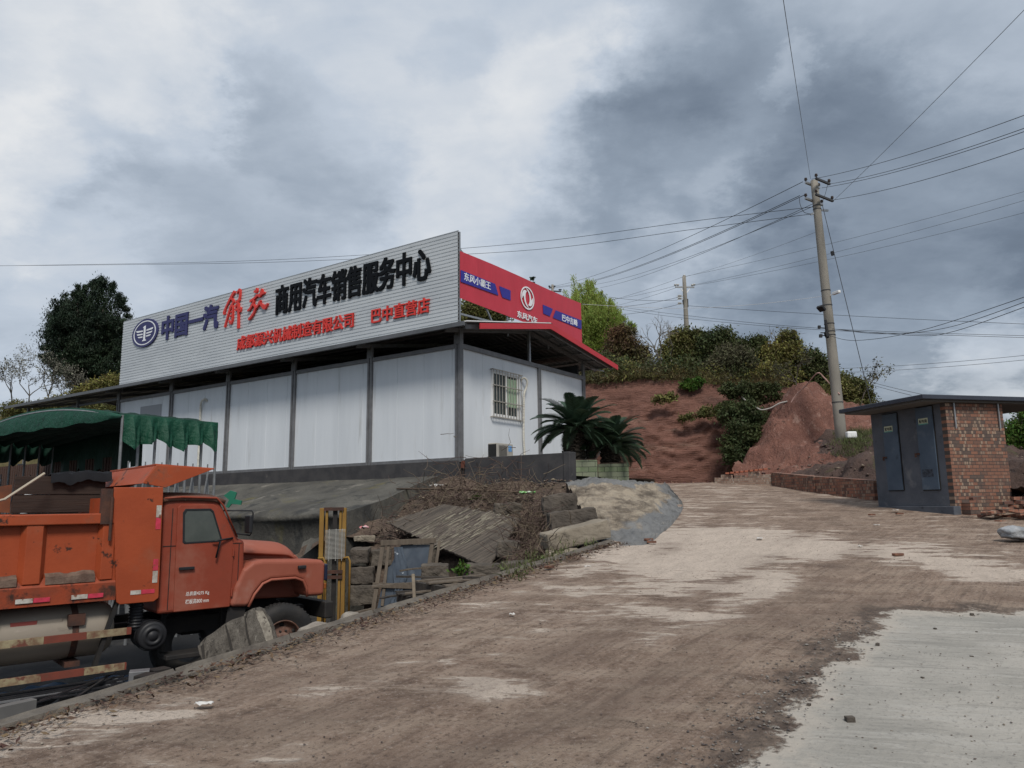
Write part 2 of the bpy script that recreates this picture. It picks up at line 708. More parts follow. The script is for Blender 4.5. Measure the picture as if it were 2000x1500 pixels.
    cc = mix(st(ce, .30, .02), cc, (0.40, 0.36, 0.31))
    edge_d = ma('MULTIPLY', st(ma('ABSOLUTE', ma('ADD', ce, .10), 0), .16, .0), .65)
    col = mix(edge_d, col, (0.060, 0.050, 0.045))
    col = mix(cm_, col, cc)
    l_(col, b.inputs['Base Color'])
    b.inputs['Roughness'].default_value = .92
    b.inputs['Specular IOR Level'].default_value = .15
    bp = n_("ShaderNodeBump")
    bp.inputs['Strength'].default_value = 1.0
    bp.inputs['Distance'].default_value = .022
    hh = ma('ADD', ma('MULTIPLY', grain, .45), ma('MULTIPLY', fine, .9))
    hh = ma('ADD', hh, ma('MULTIPLY', tl, .5))
    hh = ma('SUBTRACT', hh, ma('MULTIPLY', pm, .35))
    hh = ma('ADD', ma('MULTIPLY', hh, ma('SUBTRACT', 1.0, ma('MULTIPLY', cm_, .6))), ma('MULTIPLY', cm_, ma('ADD', ma('MULTIPLY', sw, .6), .55)))
    l_(hh, bp.inputs['Height'])
    l_(bp.outputs[0], b.inputs['Normal'])
    return m


TRACKS = [[(-300, 1500), (500, 1420), (900, 1345), (1200, 1240), (1420, 1140), (1560, 1050), (1560, 1000), (1480, 965)],
          [(500, 1560), (900, 1470), (1250, 1350), (1450, 1230), (1640, 1120), (1700, 1050), (1640, 990), (1540, 960)],
          [(200, 1400), (600, 1320), (900, 1230), (1130, 1150), (1290, 1080), (1400, 1020), (1420, 985)],
          [(1250, 1340), (1500, 1230), (1750, 1160), (2100, 1160)]]
_trk = []
for tr_ in TRACKS:
    pts_ = [roadpt(*q) for q in tr_]
    for a_, b_ in zip(pts_, pts_[1:]):
        for k_ in range(8):
            _trk.append(a_.lerp(b_, k_ / 8)[:2])
_trk = np.array(_trk)


edge = [(1330, 1640), (1440, 1500), (1490, 1440), (1540, 1392), (1570, 1345), (1600, 1318), (1650, 1268), (1690, 1232), (1705, 1214), (1722, 1193), (1780, 1185), (1900, 1187), (2010, 1193), (2300, 1216)]
_ev = np.array([roadpt(*q)[:2] for q in edge])
_apoly = np.array([tuple(q) for q in _ev] + [(14, 7.2), (14, -6), (-.6, -6)])


def apron_sd(x, y):
    """signed distance to the apron's worn edge, positive on the concrete"""
    A_, B_ = _ev[:-1], _ev[1:]
    d = B_ - A_
    t = np.clip(((np.array((x, y)) - A_) * d).sum(1) / (d * d).sum(1), 0, 1)
    ds = np.sqrt((((A_ + d * t[:, None]) - (x, y)) ** 2).sum(1).min())
    ins = False
    n = len(_apoly)
    for i in range(n):
        x1, y1 = _apoly[i]
        x2, y2 = _apoly[(i + 1) % n]
        if (y1 > y) != (y2 > y) and x < (x2 - x1) * (y - y1) / (y2 - y1) + x1:
            ins = not ins
    return ds if ins else -ds


def make_road():
    ys = list(np.arange(-9, 3, .5)) + list(np.arange(3, 14, .11)) + list(np.arange(14, 31.2, .25))
    V, F, A, T, S = [], [], [], [], []
    nc = 150
    for y in ys:
        x0 = xl(y) + .02
        for j in range(nc):
            t = j / (nc - 1)
            x = x0 + (26 - x0) * (t ** 1.5)
            h = zr(y) + 0.03 * nz(x, y, 3, .35, 3) + .010 * nz(x, y, 8, 2.6, 4)
            V.append((x, y, h))
            A.append(pale(x, y))
            S.append(max(-1.5, min(1.5, apron_sd(x, y))) if y < 9 else -1.5)
            d2 = ((_trk - (x, y)) ** 2).sum(1).min()
            T.append(math.exp(-d2 / .05) * (0.5 + 0.5 * max(-1, min(1, 2 * nz(x, y, 5, .8, 2)))))
    for i in range(len(ys) - 1):
        for j in range(nc - 1):
            F.append((i * nc + j, i * nc + j + 1, (i + 1) * nc + j + 1, (i + 1) * nc + j))
    me = npmesh("road", V, F)
    for nm, arr in (("pale", A), ("track", T), ("apron", S)):
        a = me.attributes.new(nm, 'FLOAT', 'POINT')
        a.data.foreach_set('value', np.array(arr, np.float32))
    o = obj("road", me, road_mat(), None, True)
    return struct(o)


make_road()

SOIL = M("dark_soil", (.075, .055, .045), .95, var=(.12, .09, .07), vscale=2, bump=.6, bscale=18)
g_ = MB()
g_.add([(-900, -900, -1.6), (900, -900, -1.6), (900, 900, -1.6), (-900, 900, -1.6)], [(0, 1, 2, 3)])
struct(g_.build("ground", M("open_ground", (.09, .085, .05), .95, var=(.06, .075, .035), vscale=.05)))

# building frame
CB = Vector((-1.351, 19.0, 0))
YAW = 0.5993
BX = Vector((math.cos(YAW), -math.sin(YAW), 0))
BY = Vector((math.sin(YAW), math.cos(YAW), 0))


def BL(x, y, z=0.0):
    return CB + BX * x + BY * y + Vector((0, 0, z))


# yard
kA, kB = K0 + KD * -14, K0 + KD * 8.3
mb = MB()
pts_ = [kA, kB, Vector((2.0, 14, 0)), Vector((-1, 18, 0)), Vector((-12, 27, 0)), Vector((-45, 48, 0)), Vector((-45, -8, 0))]
mb.add([(p.x, p.y, YARD) for p in pts_], [tuple(range(7))])
YM = M("oily_yard_concrete", (.06, .056, .052), .85, var=(.035, .033, .031), vscale=.8, bump=.4, bscale=30, stains=[((.014, .014, .015), .6, .42, .56), ((.20, .185, .155), .7, .62, .70)])
struct(mb.build("yard", YM))

# kerb of short concrete lengths
KM = M("kerb_concrete", (.165, .145, .12), .9, var=(.095, .082, .07), vscale=5, bump=.8, bscale=30, stains=[((.07, .06, .05), 3, .55, .68)])
mb = MB()
t_ = -14.0
while t_ < 8.3:
    ln = random.uniform(.75, 1.15)
    a_, b_ = K0 + KD * t_, K0 + KD * min(8.35, t_ + ln - .012)
    side = Vector((-KD.y, KD.x, 0))
    dz = random.uniform(-.015, .02)
    nseg = 6
    rows = []
    for i in range(nseg + 1):
        p = a_.lerp(b_, i / nseg)
        j = [random.uniform(-.012, .012) for _ in range(4)]
        z0 = zr(p.y)
        rows.append([p + side * (-.02 + j[0]) + Vector((0, 0, z0 - .05)), p + side * (.0 + j[0]) + Vector((0, 0, z0 + .024 + dz + j[1])),
                     p + side * (.07 + j[2]) + Vector((0, 0, z0 + .028 + dz + j[3])), p + side * (.09 + j[2]) + Vector((0, 0, z0 + .05)), p + side * .10 + Vector((0, 0, YARD - .05))])
    k = len(mb.v)
    mb.grid(rows)
    mb.add(rows[0], [(0, 1, 2, 3, 4)])
    mb.add(rows[-1], [(4, 3, 2, 1, 0)])
    t_ += ln
struct(mb.build("kerb", KM))

# terrace ground under and around the building
mb = MB()
tp = [BL(-34, .1), BL(3.1, .1), Vector((3.9, 21, 0)), Vector((4.5, 24, 0)), Vector((4.7, 31.5, 0)), BL(-34, 22)]
mb.add([(p.x, p.y, 2.24) for p in tp], [tuple(range(6))])
TM = M("terrace_concrete", (.30, .285, .26), .9, var=(.2, .18, .16), vscale=1, bump=.5, bscale=25)
struct(mb.build("terrace", TM))

# sprayed concrete shoulder with the grey retaining wall below it
rows = []
prof = [(-.02, 2.36), (-.5, 2.25), (-1.2, 2.05), (-2.1, 1.82), (-2.9, 1.62), (-3.35, 1.5), (-3.5, 1.42), (-3.47, 1.34), (-3.42, 1.30), (-3.42, .9), (-3.44, .4), (-3.46, -.1), (-3.48, -.75)]
for i in range(110):
    x = -30 + i * (29.5 / 109)
    row = []
    for k, (y, z) in enumerate(prof):
        s = 1.0 if k < 9 else .25
        wv = .12 * nz(x, k * .15, 1, .55, 3) * s
        row.append(BL(x, y + wv + (.0 if k < 4 else .06 * math.sin(x * .9)) * s, z + (.10 * nz(x, k * .5, 4, .7, 3) * s if k > 0 else 0)))
    rows.append(row)
SHM = M("weathered_render", (.118, .112, .097), .9, var=(.062, .059, .053), vscale=.9, bump=.9, bscale=9, stretch=(1, 1, .6), bdist=.05,
        stains=[((.21, .195, .168), 1.3, .58, .7), ((.045, .045, .043), 1.6, .52, .66), ((.13, .115, .05), .8, .58, .72), ((.05, .048, .045), 6, .6, .7)])
mb = MB()
mb.grid(rows)
mb.add([r[:] for r in rows[-1]] + [BL(-.5, 0, -.75)[:]], [tuple(range(len(prof) + 1))])
mb.build("retaining_wall", SHM, None, True)
tag(bpy.data.objects["retaining_wall"], "stained grey rendered retaining wall with a rounded shoulder below the white building", "wall")


def idw(ctrl, p=3.0):
    C_ = np.array([[c[0], c[1]] for c in ctrl])
    Zc = np.array([c[2] for c in ctrl])

    def f(x, y):
        d = np.sqrt(((C_ - (x, y)) ** 2).sum(1)) + 1e-4
        w_ = d ** -p
        return float((w_ * Zc).sum() / w_.sum())
    return f


def patch(name, mat, f, x0, x1, y0, y1, step, keep, amp=.05, nsc=1.5, matfn=None, smooth=True):
    nx, ny = int((x1 - x0) / step) + 1, int((y1 - y0) / step) + 1
    V = []
    for j in range(ny):
        for i in range(nx):
            x, y = x0 + i * step, y0 + j * step
            V.append((x, y, f(x, y) + amp * nz(x, y, 2, nsc, 5) - (0 if name != 'spoil_bank' else .34 * abs(nz(x, y, 7, 1.5, 5)) - .08 - .07 * nz(x, y, 4, 5, 4))))
    F, mi = [], []
    for j in range(ny - 1):
        for i in range(nx - 1):
            k = j * nx + i
            c = V[k]
            if keep(c[0] + step / 2, c[1] + step / 2, c[2]):
                F.append((k, k + 1, k + nx + 1, k + nx))
                mi.append(matfn(*c) if matfn else 0)
    me = npmesh(name, V, F)
    if any(mi):
        me.polygons.foreach_set('material_index', np.array(mi, np.int32))
    return obj(name, me, mat, None, smooth)


EC = [P(*q) for q in [(760, 945, 21.2), (820, 942, 20.1), (895, 935, 18.9), (1000, 940, 17.9), (1100, 945, 17.2), (740, 975, 19.5), (780, 975, 18.8), (850, 975, 18), (930, 975, 17), (1020, 972, 16.6), (1080, 980, 16),
      (740, 1020, 17.4), (760, 1015, 17), (830, 1020, 16.3), (920, 1025, 15.6), (1010, 1030, 15), (1060, 1035, 14.8), (700, 1050, 16.4), (740, 1050, 15.8), (800, 1055, 15.2), (880, 1080, 14.4), (960, 1095, 13.6), (1040, 1080, 13.2),
      (1090, 1060, 13.2), (1130, 1030, 13.6), (1120, 990, 15.5), (715, 1068, 15.2), (1010, 1122, 9.1), (1060, 1105, 9.7), (1120, 1082, 10.5), (1180, 1064, 11.1), (1060, 1100, 10.5), (1110, 1078, 11.4), (1160, 1062, 11.9),
      (1080, 1062, 12.6), (1190, 1068, 11.3)]]
EC += [Vector(v) for v in [(-3.2, 14.3, -1.0), (-2.6, 13.8, -1.0), (-1.9, 13.0, -1.0), (-1.1, 12.2, -1.0), (-.55, 11.2, -1.0), (-.5, 10.2, -1.0), (-.6, 9.2, -1.0), (-1.2, 10.5, -1.0), (-1.5, 11.5, -1.0), (-4.2, 15.2, -1.0), (-.9, 8.6, -1.0)]]
fE = idw(EC, 4)
EM = M("rubble_soil", (.085, .062, .048), .95, var=(.14, .10, .075), vscale=3, bump=1.0, bscale=22, bdist=.05, stains=[((.25, .20, .15), 26, .60, .68), ((.025, .02, .017), 20, .56, .66), ((.2, .155, .115), 7, .58, .7), ((.035, .028, .024), 5, .56, .68)])
emb = patch("embankment", [EM, SHM], fE, -5.5, 3.2, 8, 21.5, .14,
            lambda x, y, z: z > YARD - .02 and x < xl(y) + .03 and (Vector((x, y, 0)) - CB).dot(BY) < -.05 and (Vector((x, y, 0)) - CB).dot(BX) > -1.5 and (x > -2.9 or y > 16.6), .07, 1.7,
            lambda x, y, z: 1 if (Vector((x, y, 0)) - CB).dot(BX) < -1.3 + .5 * nz(x, y, 0, 1.3, 3) and z > .55 + .3 * nz(x, y, 4, 1, 2) else 0)
struct(emb)

# concrete skirt of the slope between terrace and road
topE = [P(1104, 944, 17.0), P(1130, 938, 17.3), P(1175, 936, 17.7), P(1230, 939, 18.4), P(1262, 944, 19.6), P(1283, 948, 21.5), P(1296, 948, 24.5)]
botE = [P(1168, 1070, 11.7), P(1198, 1076, 11.1), roadpt(1240, 1068), roadpt(1278, 1058), roadpt(1326, 1012), roadpt(1334, 985), roadpt(1306, 952)]


def polyl(pts, t):
    s = t * (len(pts) - 1)
    i = min(int(s), len(pts) - 2)
    f = s - i
    p0, p1, p2, p3 = pts[max(i - 1, 0)], pts[i], pts[i + 1], pts[min(i + 2, len(pts) - 1)]
    return .5 * ((2 * p1) + (p2 - p0) * f + (2 * p0 - 5 * p1 + 4 * p2 - p3) * f * f + (3 * p1 - p0 - 3 * p2 + p3) * f ** 3)


V, F, A = [], [], []
nr, nc = 80, 120
for i in range(nr):
    v = i / (nr - 1)
    for j in range(nc):
        u = j / (nc - 1)
        a_, b_ = polyl(topE, u), polyl(botE, u)
        p = a_.lerp(b_, v)
        p.z += .12 * math.sin(math.pi * min(1, v * 1.15)) * (1 - .3 * u) * (1 if v < .87 else (1 - v) / .13 * 1.0) + (.10 * nz(p.x, p.y, p.z, 1.6, 6) + .05 * nz(p.x, p.y, p.z, 6, 3)) * (v < .97) + (.02 if v > .95 else 0) - .12 * (v > .985) - .25 * (j >= nc - 1)
        V.append(p[:])
        e = .04 * nz(p.x, p.y, p.z, 1.5, 3)
        A.append(max(0, min(1, 22 * min(v - .10 - .10 * math.sin(u * 9) ** 2 - 3.5 * e, .80 - v - .30 * max(0, u - .45) - 4 * e, u + .1, .70 - u - 2 * e + .12 * v))))
for i in range(nr - 1):
    for j in range(nc - 1):
        F.append((i * nc + j, i * nc + j + 1, (i + 1) * nc + j + 1, (i + 1) * nc + j))
me = npmesh("concrete_slope", V, F)
a = me.attributes.new("tan", 'FLOAT', 'POINT')
a.data.foreach_set('value', np.array(A, np.float32))
SKM = M("cement_skim", (.235, .235, .23), .9, var=(.16, .162, .162), vscale=2, bump=1.0, bscale=8, bdist=.12, stains=[((.09, .09, .09), 5, .58, .70), ((.30, .29, .27), 3, .6, .72)])
_t = SKM.node_tree
_b = _t.nodes['Principled BSDF']
_a = _t.nodes.new("ShaderNodeAttribute")
_a.attribute_name = "tan"
_mx = _t.nodes.new("ShaderNodeMix")
_mx.data_type = 'RGBA'
_t.links.new(_a.outputs['Fac'], _mx.inputs[0])
_t.links.new(_b.inputs['Base Color'].links[0].from_socket, _mx.inputs[6])
_n = _t.nodes.new("ShaderNodeTexNoise")
_n.inputs['Scale'].default_value = 7
_n.inputs['Detail'].default_value = 12
_n.inputs['Roughness'].default_value = .72
_cr = _t.nodes.new("ShaderNodeValToRGB")
_cr.color_ramp.elements[0].position = .40
_cr.color_ramp.elements[0].color = (.13, .105, .08, 1)
_cr.color_ramp.elements[1].position = .56
_cr.color_ramp.elements[1].color = (.375, .315, .24, 1)
_t.links.new(_n.outputs[0], _cr.inputs[0])
_t.links.new(_cr.outputs[0], _mx.inputs[7])
_t.links.new(_mx.outputs[2], _b.inputs['Base Color'])
struct(obj("concrete_slope", me, SKM, None, True))

# hill with the red cut face: columns (px, base d, base z above eye, top px offset, top d, top z above eye)
HC = []
for px, bd, bz, td, tz in [(-900, 46, .7, 49, 4.5), (-300, 43, .7, 46, 5.2), (100, 40, .7, 44, 5.6), (500, 37, .7, 40, 5.9), (900, 33, .7, 35.5, 5.6), (1060, 31.5, .7, 33, 5.5), (1140, 30.6, .65, 32, 5.25), (1220, 29.8, .64, 31.4, 5.3),
                           (1300, 29.2, .6, 31, 5.25), (1390, 28.9, .6, 31, 5.0), (1450, 28.7, .6, 31.2, 4.9), (1520, 28.8, .6, 31.5, 4.95), (1640, 30, .6, 33.5, 4.5), (1720, 31, .6, 35.5, 3.9), (1900, 33, .6, 38, 2.6), (2200, 36, .4, 42, 2.2), (2900, 44, .2, 50, 2.0)]:
    b0 = ray(px, 940) * bd
    t0 = ray(px, 740) * td
    HC.append((Vector((b0.x, b0.y, bz + EYE - .12)), Vector((t0.x, t0.y, tz + EYE))))
HN = 300
NRW = 52
V, mi, F = [], [], []
tops = []
for j in range(HN):
    t = j / (HN - 1)
    b0 = polyl([c[0] for c in HC], t)
    t0 = polyl([c[1] for c in HC], t)
    out_ = Vector((t0.x - b0.x, t0.y - b0.y, 0)).normalized()
    for k in range(NRW):
        v = k / (NRW - 1)
        p = b0.lerp(t0, v)
        q = v ** 1.0
        p.x, p.y = b0.x + (t0.x - b0.x) * (q ** 1.7), b0.y + (t0.y - b0.y) * (q ** 1.7)
        env = math.sin(math.pi * min(1, v * .9 + .08))
        s = .45 * nz(p.x * .30, p.z * .12, 3, 1, 2) + .08 * nz(p.x * .30, p.z * 2.6, 9, 1, 5) + .20 * nz(p.x * 1.1, p.z * 1.0, 17, 1, 5) - .16 * abs(nz(p.x * .8, p.z * .2, 5, 1, 4)) + .15 * nz(p.x * 3.0, p.z * 5.5, p.y, 1, 6)
        p += out_ * (s * env)
        p.z += .05 * nz(p.x, p.z, 2, 2, 3) * (0 < k < NRW - 1)
        V.append(p[:])
    tops.append((t0, out_))
    for k, (dd, dz) in enumerate([(.35, .08), (.9, .12), (1.8, .15), (3.2, .15), (5.5, .2), (9, .3), (14, .3), (22, .0), (34, -1), (60, -6)]):
        p = t0 + out_ * dd
        V.append((p.x, p.y, t0.z + dz + .18 * nz(p.x, p.y, 1, .5, 4)))
NT = NRW + 10
for j in range(HN - 1):
    for k in range(NT - 1):
        F.append((j * NT + k, (j + 1) * NT + k, (j + 1) * NT + k + 1, j * NT + k + 1))
        mi.append(0 if (k < NRW - 3 + int(2 * nz(j * .23, 0, 0, 1, 2)) and tops[j][0].x > -1.5) else 1)
me = npmesh("hill", V, F)
RED = M("red_cut_soil", (.225, .110, .082), .95, var=(.155, .076, .058), vscale=.9, bump=1.0, bscale=9, bdist=.14, stretch=(.38, .38, 2.6),
        stains=[((.30, .19, .145), .55, .56, .66), ((.095, .05, .04), .42, .54, .66), ((.085, .048, .037), 2.2, .60, .72), ((.25, .13, .10), 5, .56, .70), ((.09, .048, .037), 11, .56, .68), ((.31, .19, .15), 26, .58, .68), ((.055, .03, .024), 30, .58, .68)])
TURF = M("dry_turf", (.075, .07, .03), .95, var=(.13, .10, .05), vscale=2, bump=.8, bscale=14, bdist=.06)
me.polygons.foreach_set('material_index', np.array(mi, np.int32))
struct(obj("hill", me, [RED, TURF], None, True))


def hilltop(x):
    """surface point of the hill's edge nearest this x"""
    return min(tops, key=lambda q: abs(q[0].x - x))


# red spur and the bank behind the switch house
BC = [P(*q) for q in [(1455, 940, 25.6), (1470, 935, 25.9), (1508, 938, 24.3), (1550, 940, 22.6), (1600, 943, 20.8), (1660, 948, 18.9), (1700, 950, 17.9), (1440, 905, 26.3), (1480, 870, 26.6), (1520, 818, 27.0), (1545, 780, 27.3),
                      (1562, 757, 27.5), (1575, 757, 27.6), (1600, 785, 27.4), (1635, 848, 26.8), (1600, 870, 26), (1560, 870, 25.8), (1500, 905, 25.4), (1540, 915, 24.2), (1645, 866, 25), (1690, 852, 25.5), (1740, 850, 25.5),
                      (1650, 905, 22.2), (1600, 912, 23), (1690, 892, 20.5), (1760, 860, 23.5), (1820, 880, 20), (1900, 890, 18.5), (1955, 928, 16.2), (2000, 905, 17), (1925, 955, 14.9), (2000, 955, 14.6), (1900, 1004, 13.9), (2000, 1022, 13.0), (2100, 960, 14),
                      (2150, 1040, 12.4), (2100, 890, 17.5), (2300, 900, 17), (1570, 750, 30), (1500, 770, 30.5), (1700, 800, 32), (1900, 850, 32), (2100, 860, 30), (1640, 790, 30), (1430, 890, 29), (1460, 830, 30)]]
BC += [Vector(v) for v in [(5.4, 26.5, 1.2), (6.4, 25.6, 1.0), (7.0, 26.6, 1.2), (7.4, 27.4, 1.3), (7.4, 28.4, 1.6), (6.9, 24.0, 1.3), (7.6, 23.0, 1.6), (7.6, 22, 1.5), (7.7, 21, 1.4), (7.8, 20, 1.3), (7.8, 19, 1.2), (7.9, 18, 1.1), (8, 17, 1.0)]]
fB = idw(BC, 3.5)
PURP = M("dark_spoil_soil", (.068, .046, .040), .95, var=(.105, .07, .058), vscale=1.6, bump=1.0, bscale=12, bdist=.1, stains=[((.075, .08, .03), .9, .55, .68), ((.17, .12, .10), 6, .62, .72)])
RED2 = M("red_spur_soil", (.245, .117, .086), .95, var=(.165, .077, .058), vscale=2.0, bump=1.0, bscale=11, bdist=.16, stretch=(1, 1, .6), stains=[((.35, .215, .17), 2.4, .54, .68), ((.085, .047, .036), 3.5, .60, .70), ((.13, .065, .05), 9, .56, .68), ((.38, .25, .20), 22, .58, .68), ((.07, .036, .028), 26, .58, .68)])


def inbank(x, y, z):
    if z < zr(y) - .35 and y < 27:
        return False
    if y < 22.5 and x < 8.32:
        return False
    if 14.0 < y < 16.9 and x < 9.6:
        return False
    if y <= 14.0 and x < 9.2:
        return False
    if x < y * .292 + .12 * nz(x, y, 3, 1.5, 3):
        return False
    return y > 12.4


struct(patch("spoil_bank", [RED2, PURP], fB, 5.6, 18, 12, 33, .115, inbank, .16, 1.1, lambda x, y, z: 0 if (x < 10.2 + .5 * nz(x, y, 0, 1, 2) and y > 23.4 + .5 * nz(x, y, 3, .9, 2)) or y > 26.3 else 1))

# ------------------------------------------------------------------ white prefab building
WALLM = M("white_sandwich_panel", (.66, .69, .72), .45, var=(.59, .62, .65), vscale=.7, bump=.12, bscale=3, stretch=(2.5, 2.5, .25), spec=.4, stains=[((.46, .47, .47), 1.6, .55, .76), ((.38, .37, .35), 5, .66, .78)])
STEEL = M("grey_painted_steel", (.20, .20, .205), .55, var=(.15, .15, .155), vscale=6, metal=.3, bump=.1)
DARKST = M("dark_steel", (.055, .057, .06), .6, var=(.04, .04, .045), vscale=5)
GALV = M("galvanised_steel", (.36, .37, .38), .45, metal=.6, var=(.27, .28, .29), vscale=8)
ROOFM = M("grey_roof_sheet", (.13, .135, .145), .5, metal=.2, var=(.095, .10, .105), vscale=2)
PLINTH = M("black_painted_plinth", (.040, .039, .042), .75, var=(.065, .062, .062), vscale=3, bump=.3, bscale=20, stains=[((.13, .12, .11), 2.5, .62, .75)])
REDP = M("red_paint_sheet", (.50, .035, .045), .45, var=(.44, .03, .04), vscale=2)
GLASS = M("dark_window_glass", (.03, .04, .035), .08, spec=.6)
PVC = M("cream_pvc", (.62, .60, .53), .5, var=(.5, .48, .42), vscale=12)
WHITEP = M("white_paint", (.75, .75, .74), .5)

bld = thing("prefab_building", "long white panel building on a black plinth with grey steel posts and low gable roof", "building", CB, -YAW)


def fac(px, py, off=0.0):
    return onplane(px, py, CB, (BX.x, BX.y), off)


def gab(px, py, off=0.0):
    return onplane(px, py, CB, (BY.x, BY.y), -off)


ZP, ZW = 2.72, 5.62
posts_x = [0.0, -3.13, -6.35, -9.59, -12.85, -16.35]
W_ = 6.48
mb = MB()
mb.box(-16.45, .06, -.10, W_, 1.9, ZP)
mb.build("plinth", PLINTH, bld, bevel=.015)
# long wall: one panel per bay with shallow vertical ribs
for a_, b_ in zip(posts_x[1:], posts_x[:-1]):
    mb = MB()
    rows = [[], []]
    x = a_ + .05
    k = 0
    while x < b_ - .05:
        xe = min(x + .95, b_ - .05)
        for xx, y in ((x, .0), (x + .006, -.012), (xe - .006, -.012), (xe, .0)):
            rows[0].append((xx, y, ZP + .07))
            rows[1].append((xx, y, ZW))
        x = xe + .003
    mb.grid(rows)
    mb.box(a_ + .05, b_ - .05, .004, .1, ZP + .07, ZW)
    mb.build("wall_panel", WALLM, bld)
mb = MB()
rows = [[], []]
y = .05
while y < W_ - .05:
    ye = min(y + .95, W_ - .05)
    for yy, x in ((y, 0.0), (y + .006, .012), (ye - .006, .012), (ye, 0)):
        rows[0].append((x, yy, ZP + .02))
        rows[1].append((x, yy, ZW))
    y = ye + .003
mb.grid(rows)
mb.box(-.1, -.004, .12, W_, ZP + .02, ZW)
mb.build("gable_wall", WALLM, bld)
mb = MB()
mb.box(-16.4, -.12, W_ - .1, W_, ZP, 6.1)
mb.box(-16.42, -16.32, .12, W_ - .12, ZP, ZW)
mb.box(-16.3, -.12, .12, W_ - .12, ZW - .12, ZW - .02)
mb.build("rear_wall", DARKST, bld)
for i, x in enumerate(posts_x):
    mb = MB()
    for dx in ((-.055, .055) if i else (-.05, .05)):
        mb.box(x + dx - .03, x + dx + .03, -.075 - .001 * i, -.014, ZP - .05, 6.05)
    mb.box(x - .02, x + .02, -.055, -.014, ZP - .05, 6.05)
    if i == 0:
        mb.box(.02, .085, -.074, .07, ZP - .05, 6.05)
    mb.box(x - .10, x + .10, -.09, -.076, 5.70, 5.93)
    mb.build("post", STEEL, bld)
for y in (gab(1052, 800)[0], W_):
    mb = MB()
    mb.box(.014, .075, y - .07, y - .01, ZP, ZW + (.55 if y == W_ else 0))
    mb.box(.014, .075, y + .01, y + .07, ZP, ZW + (.55 if y == W_ else 0))
    mb.build("post", STEEL, bld)
mb = MB()
for a_, b_ in zip(posts_x[1:], posts_x[:-1]):
    mb.box(a_ + .095, b_ - .095, -.062, -.016, ZW - .02, ZW + .085)
    mb.box(a_ + .095, b_ - .095, -.06, -.014, ZP, ZP + .075)
mb.box(.014, .07, .09, W_ + .1, ZW - .02, ZW + .10)
split_build(mb, "wall_rail", STEEL, bld)
# roof
RY, RZ, EF, EFZ, EB, EBZ, RX = 3.25, 6.72, -.72, 6.03, 7.5, 6.12, .78
XL = -24.2


def roof_slope(y0, z0, y1, z1, nm):
    mb = MB()
    rows = [[], []]
    x = XL
    pr = [(0, 0), (.10, 0), (.125, .035), (.175, .035), (.20, 0)]
    while x < RX:
        for dx, dz in pr:
            xx = min(x + dx, RX)
            rows[0].append((xx, y0, z0 + dz))
            rows[1].append((xx, y1, z1 + dz))
        x += .2
    mb.grid(rows)
    o = mb.build(nm, ROOFM, bld)
    s = o.modifiers.new("thickness", 'SOLIDIFY')
    s.thickness = .006
    return o


roof_slope(EF, EFZ, RY, RZ, "roof")
roof_slope(EB, EBZ, RY, RZ, "roof")
mb = MB()
for (y0, z0, y1, z1) in ((EF + .15, EFZ - .06, RY, RZ - .10), (EB - .1, EBZ - .06, RY, RZ - .10)):
    for x in [q + (.0 if q else .02) for q in posts_x] + [-19.5, -23.8] + [.62]:
        mb.obox((x, y0, z0), (x, y1, z1), .06, .11)
split_build(mb, "rafter", STEEL, bld)
mb = MB()
for y0, z0, y1, z1, n_ in ((EF, EFZ, RY, RZ, 4), (EB, EBZ, RY, RZ, 5)):
    for k in range(n_ + 1):
        t = (k + .12) / (n_ + .2)
        yy, zz_ = y0 + (y1 - y0) * t, z0 + (z1 - z0) * t
        mb.box(XL + .1, RX - .08, yy - .025, yy + .025, zz_ - .055, zz_ - .008)
split_build(mb, "purlin", STEEL, bld)
mb = MB()
mb.box(XL, RX - .02, EF - .075, EF - .004, EFZ - .085, EFZ + .02)
mb.box(XL, -16.6, -.03, .03, 5.72, 5.80)
mb.build("gutter", ROOFM, bld)
mb = MB()
mb.box(XL, RX + .01, RY - .12, RY + .12, RZ + .035, RZ + .06)
mb.build("ridge_cap", DARKST, bld)
mb = MB()
mb.prism([(EF + .55, EFZ + .08), (RY, RZ + .035), (RY, RZ - .125), (EF + .55, EFZ - .07)], RX + .004, RX + .03, 'yz')
mb.prism([(EB, EBZ + .03), (RY + .002, RZ + .035), (RY + .002, RZ - .125), (EB, EBZ - .13)], RX + .004, RX + .03, 'yz')
mb.build("fascia", REDP, bld)
mb = MB()
mb.prism([(EF, EFZ + .04), (RY, RZ + .062), (RY, RZ + .04), (EF, EFZ + .015)], RX - .06, RX + .036, 'yz')
mb.build("edge_trim", WHITEP, bld)
mb = MB()
mb.box(.005, .075, RY - .035, RY + .035, ZW + .10, RZ - .1)
mb.obox((.04, W_, 6.2), (.04, EB, EBZ - .05), .05, .05)
mb.obox((.3, W_ + .1, 5.95), (.3, EB - .05, EBZ - .12), .03, .03)
split_build(mb, "king_post", GALV, bld)
# open lean-to left of the walls
mb = MB()
for x in (-19.5, -23.8):
    mb.box(x - .05, x + .05, -.06, .04, 2.2, 6.05)
    mb.box(x - .05, x + .05, W_ - .06, W_ + .04, 2.2, 6.05)
split_build(mb, "carport_post", STEEL, bld)
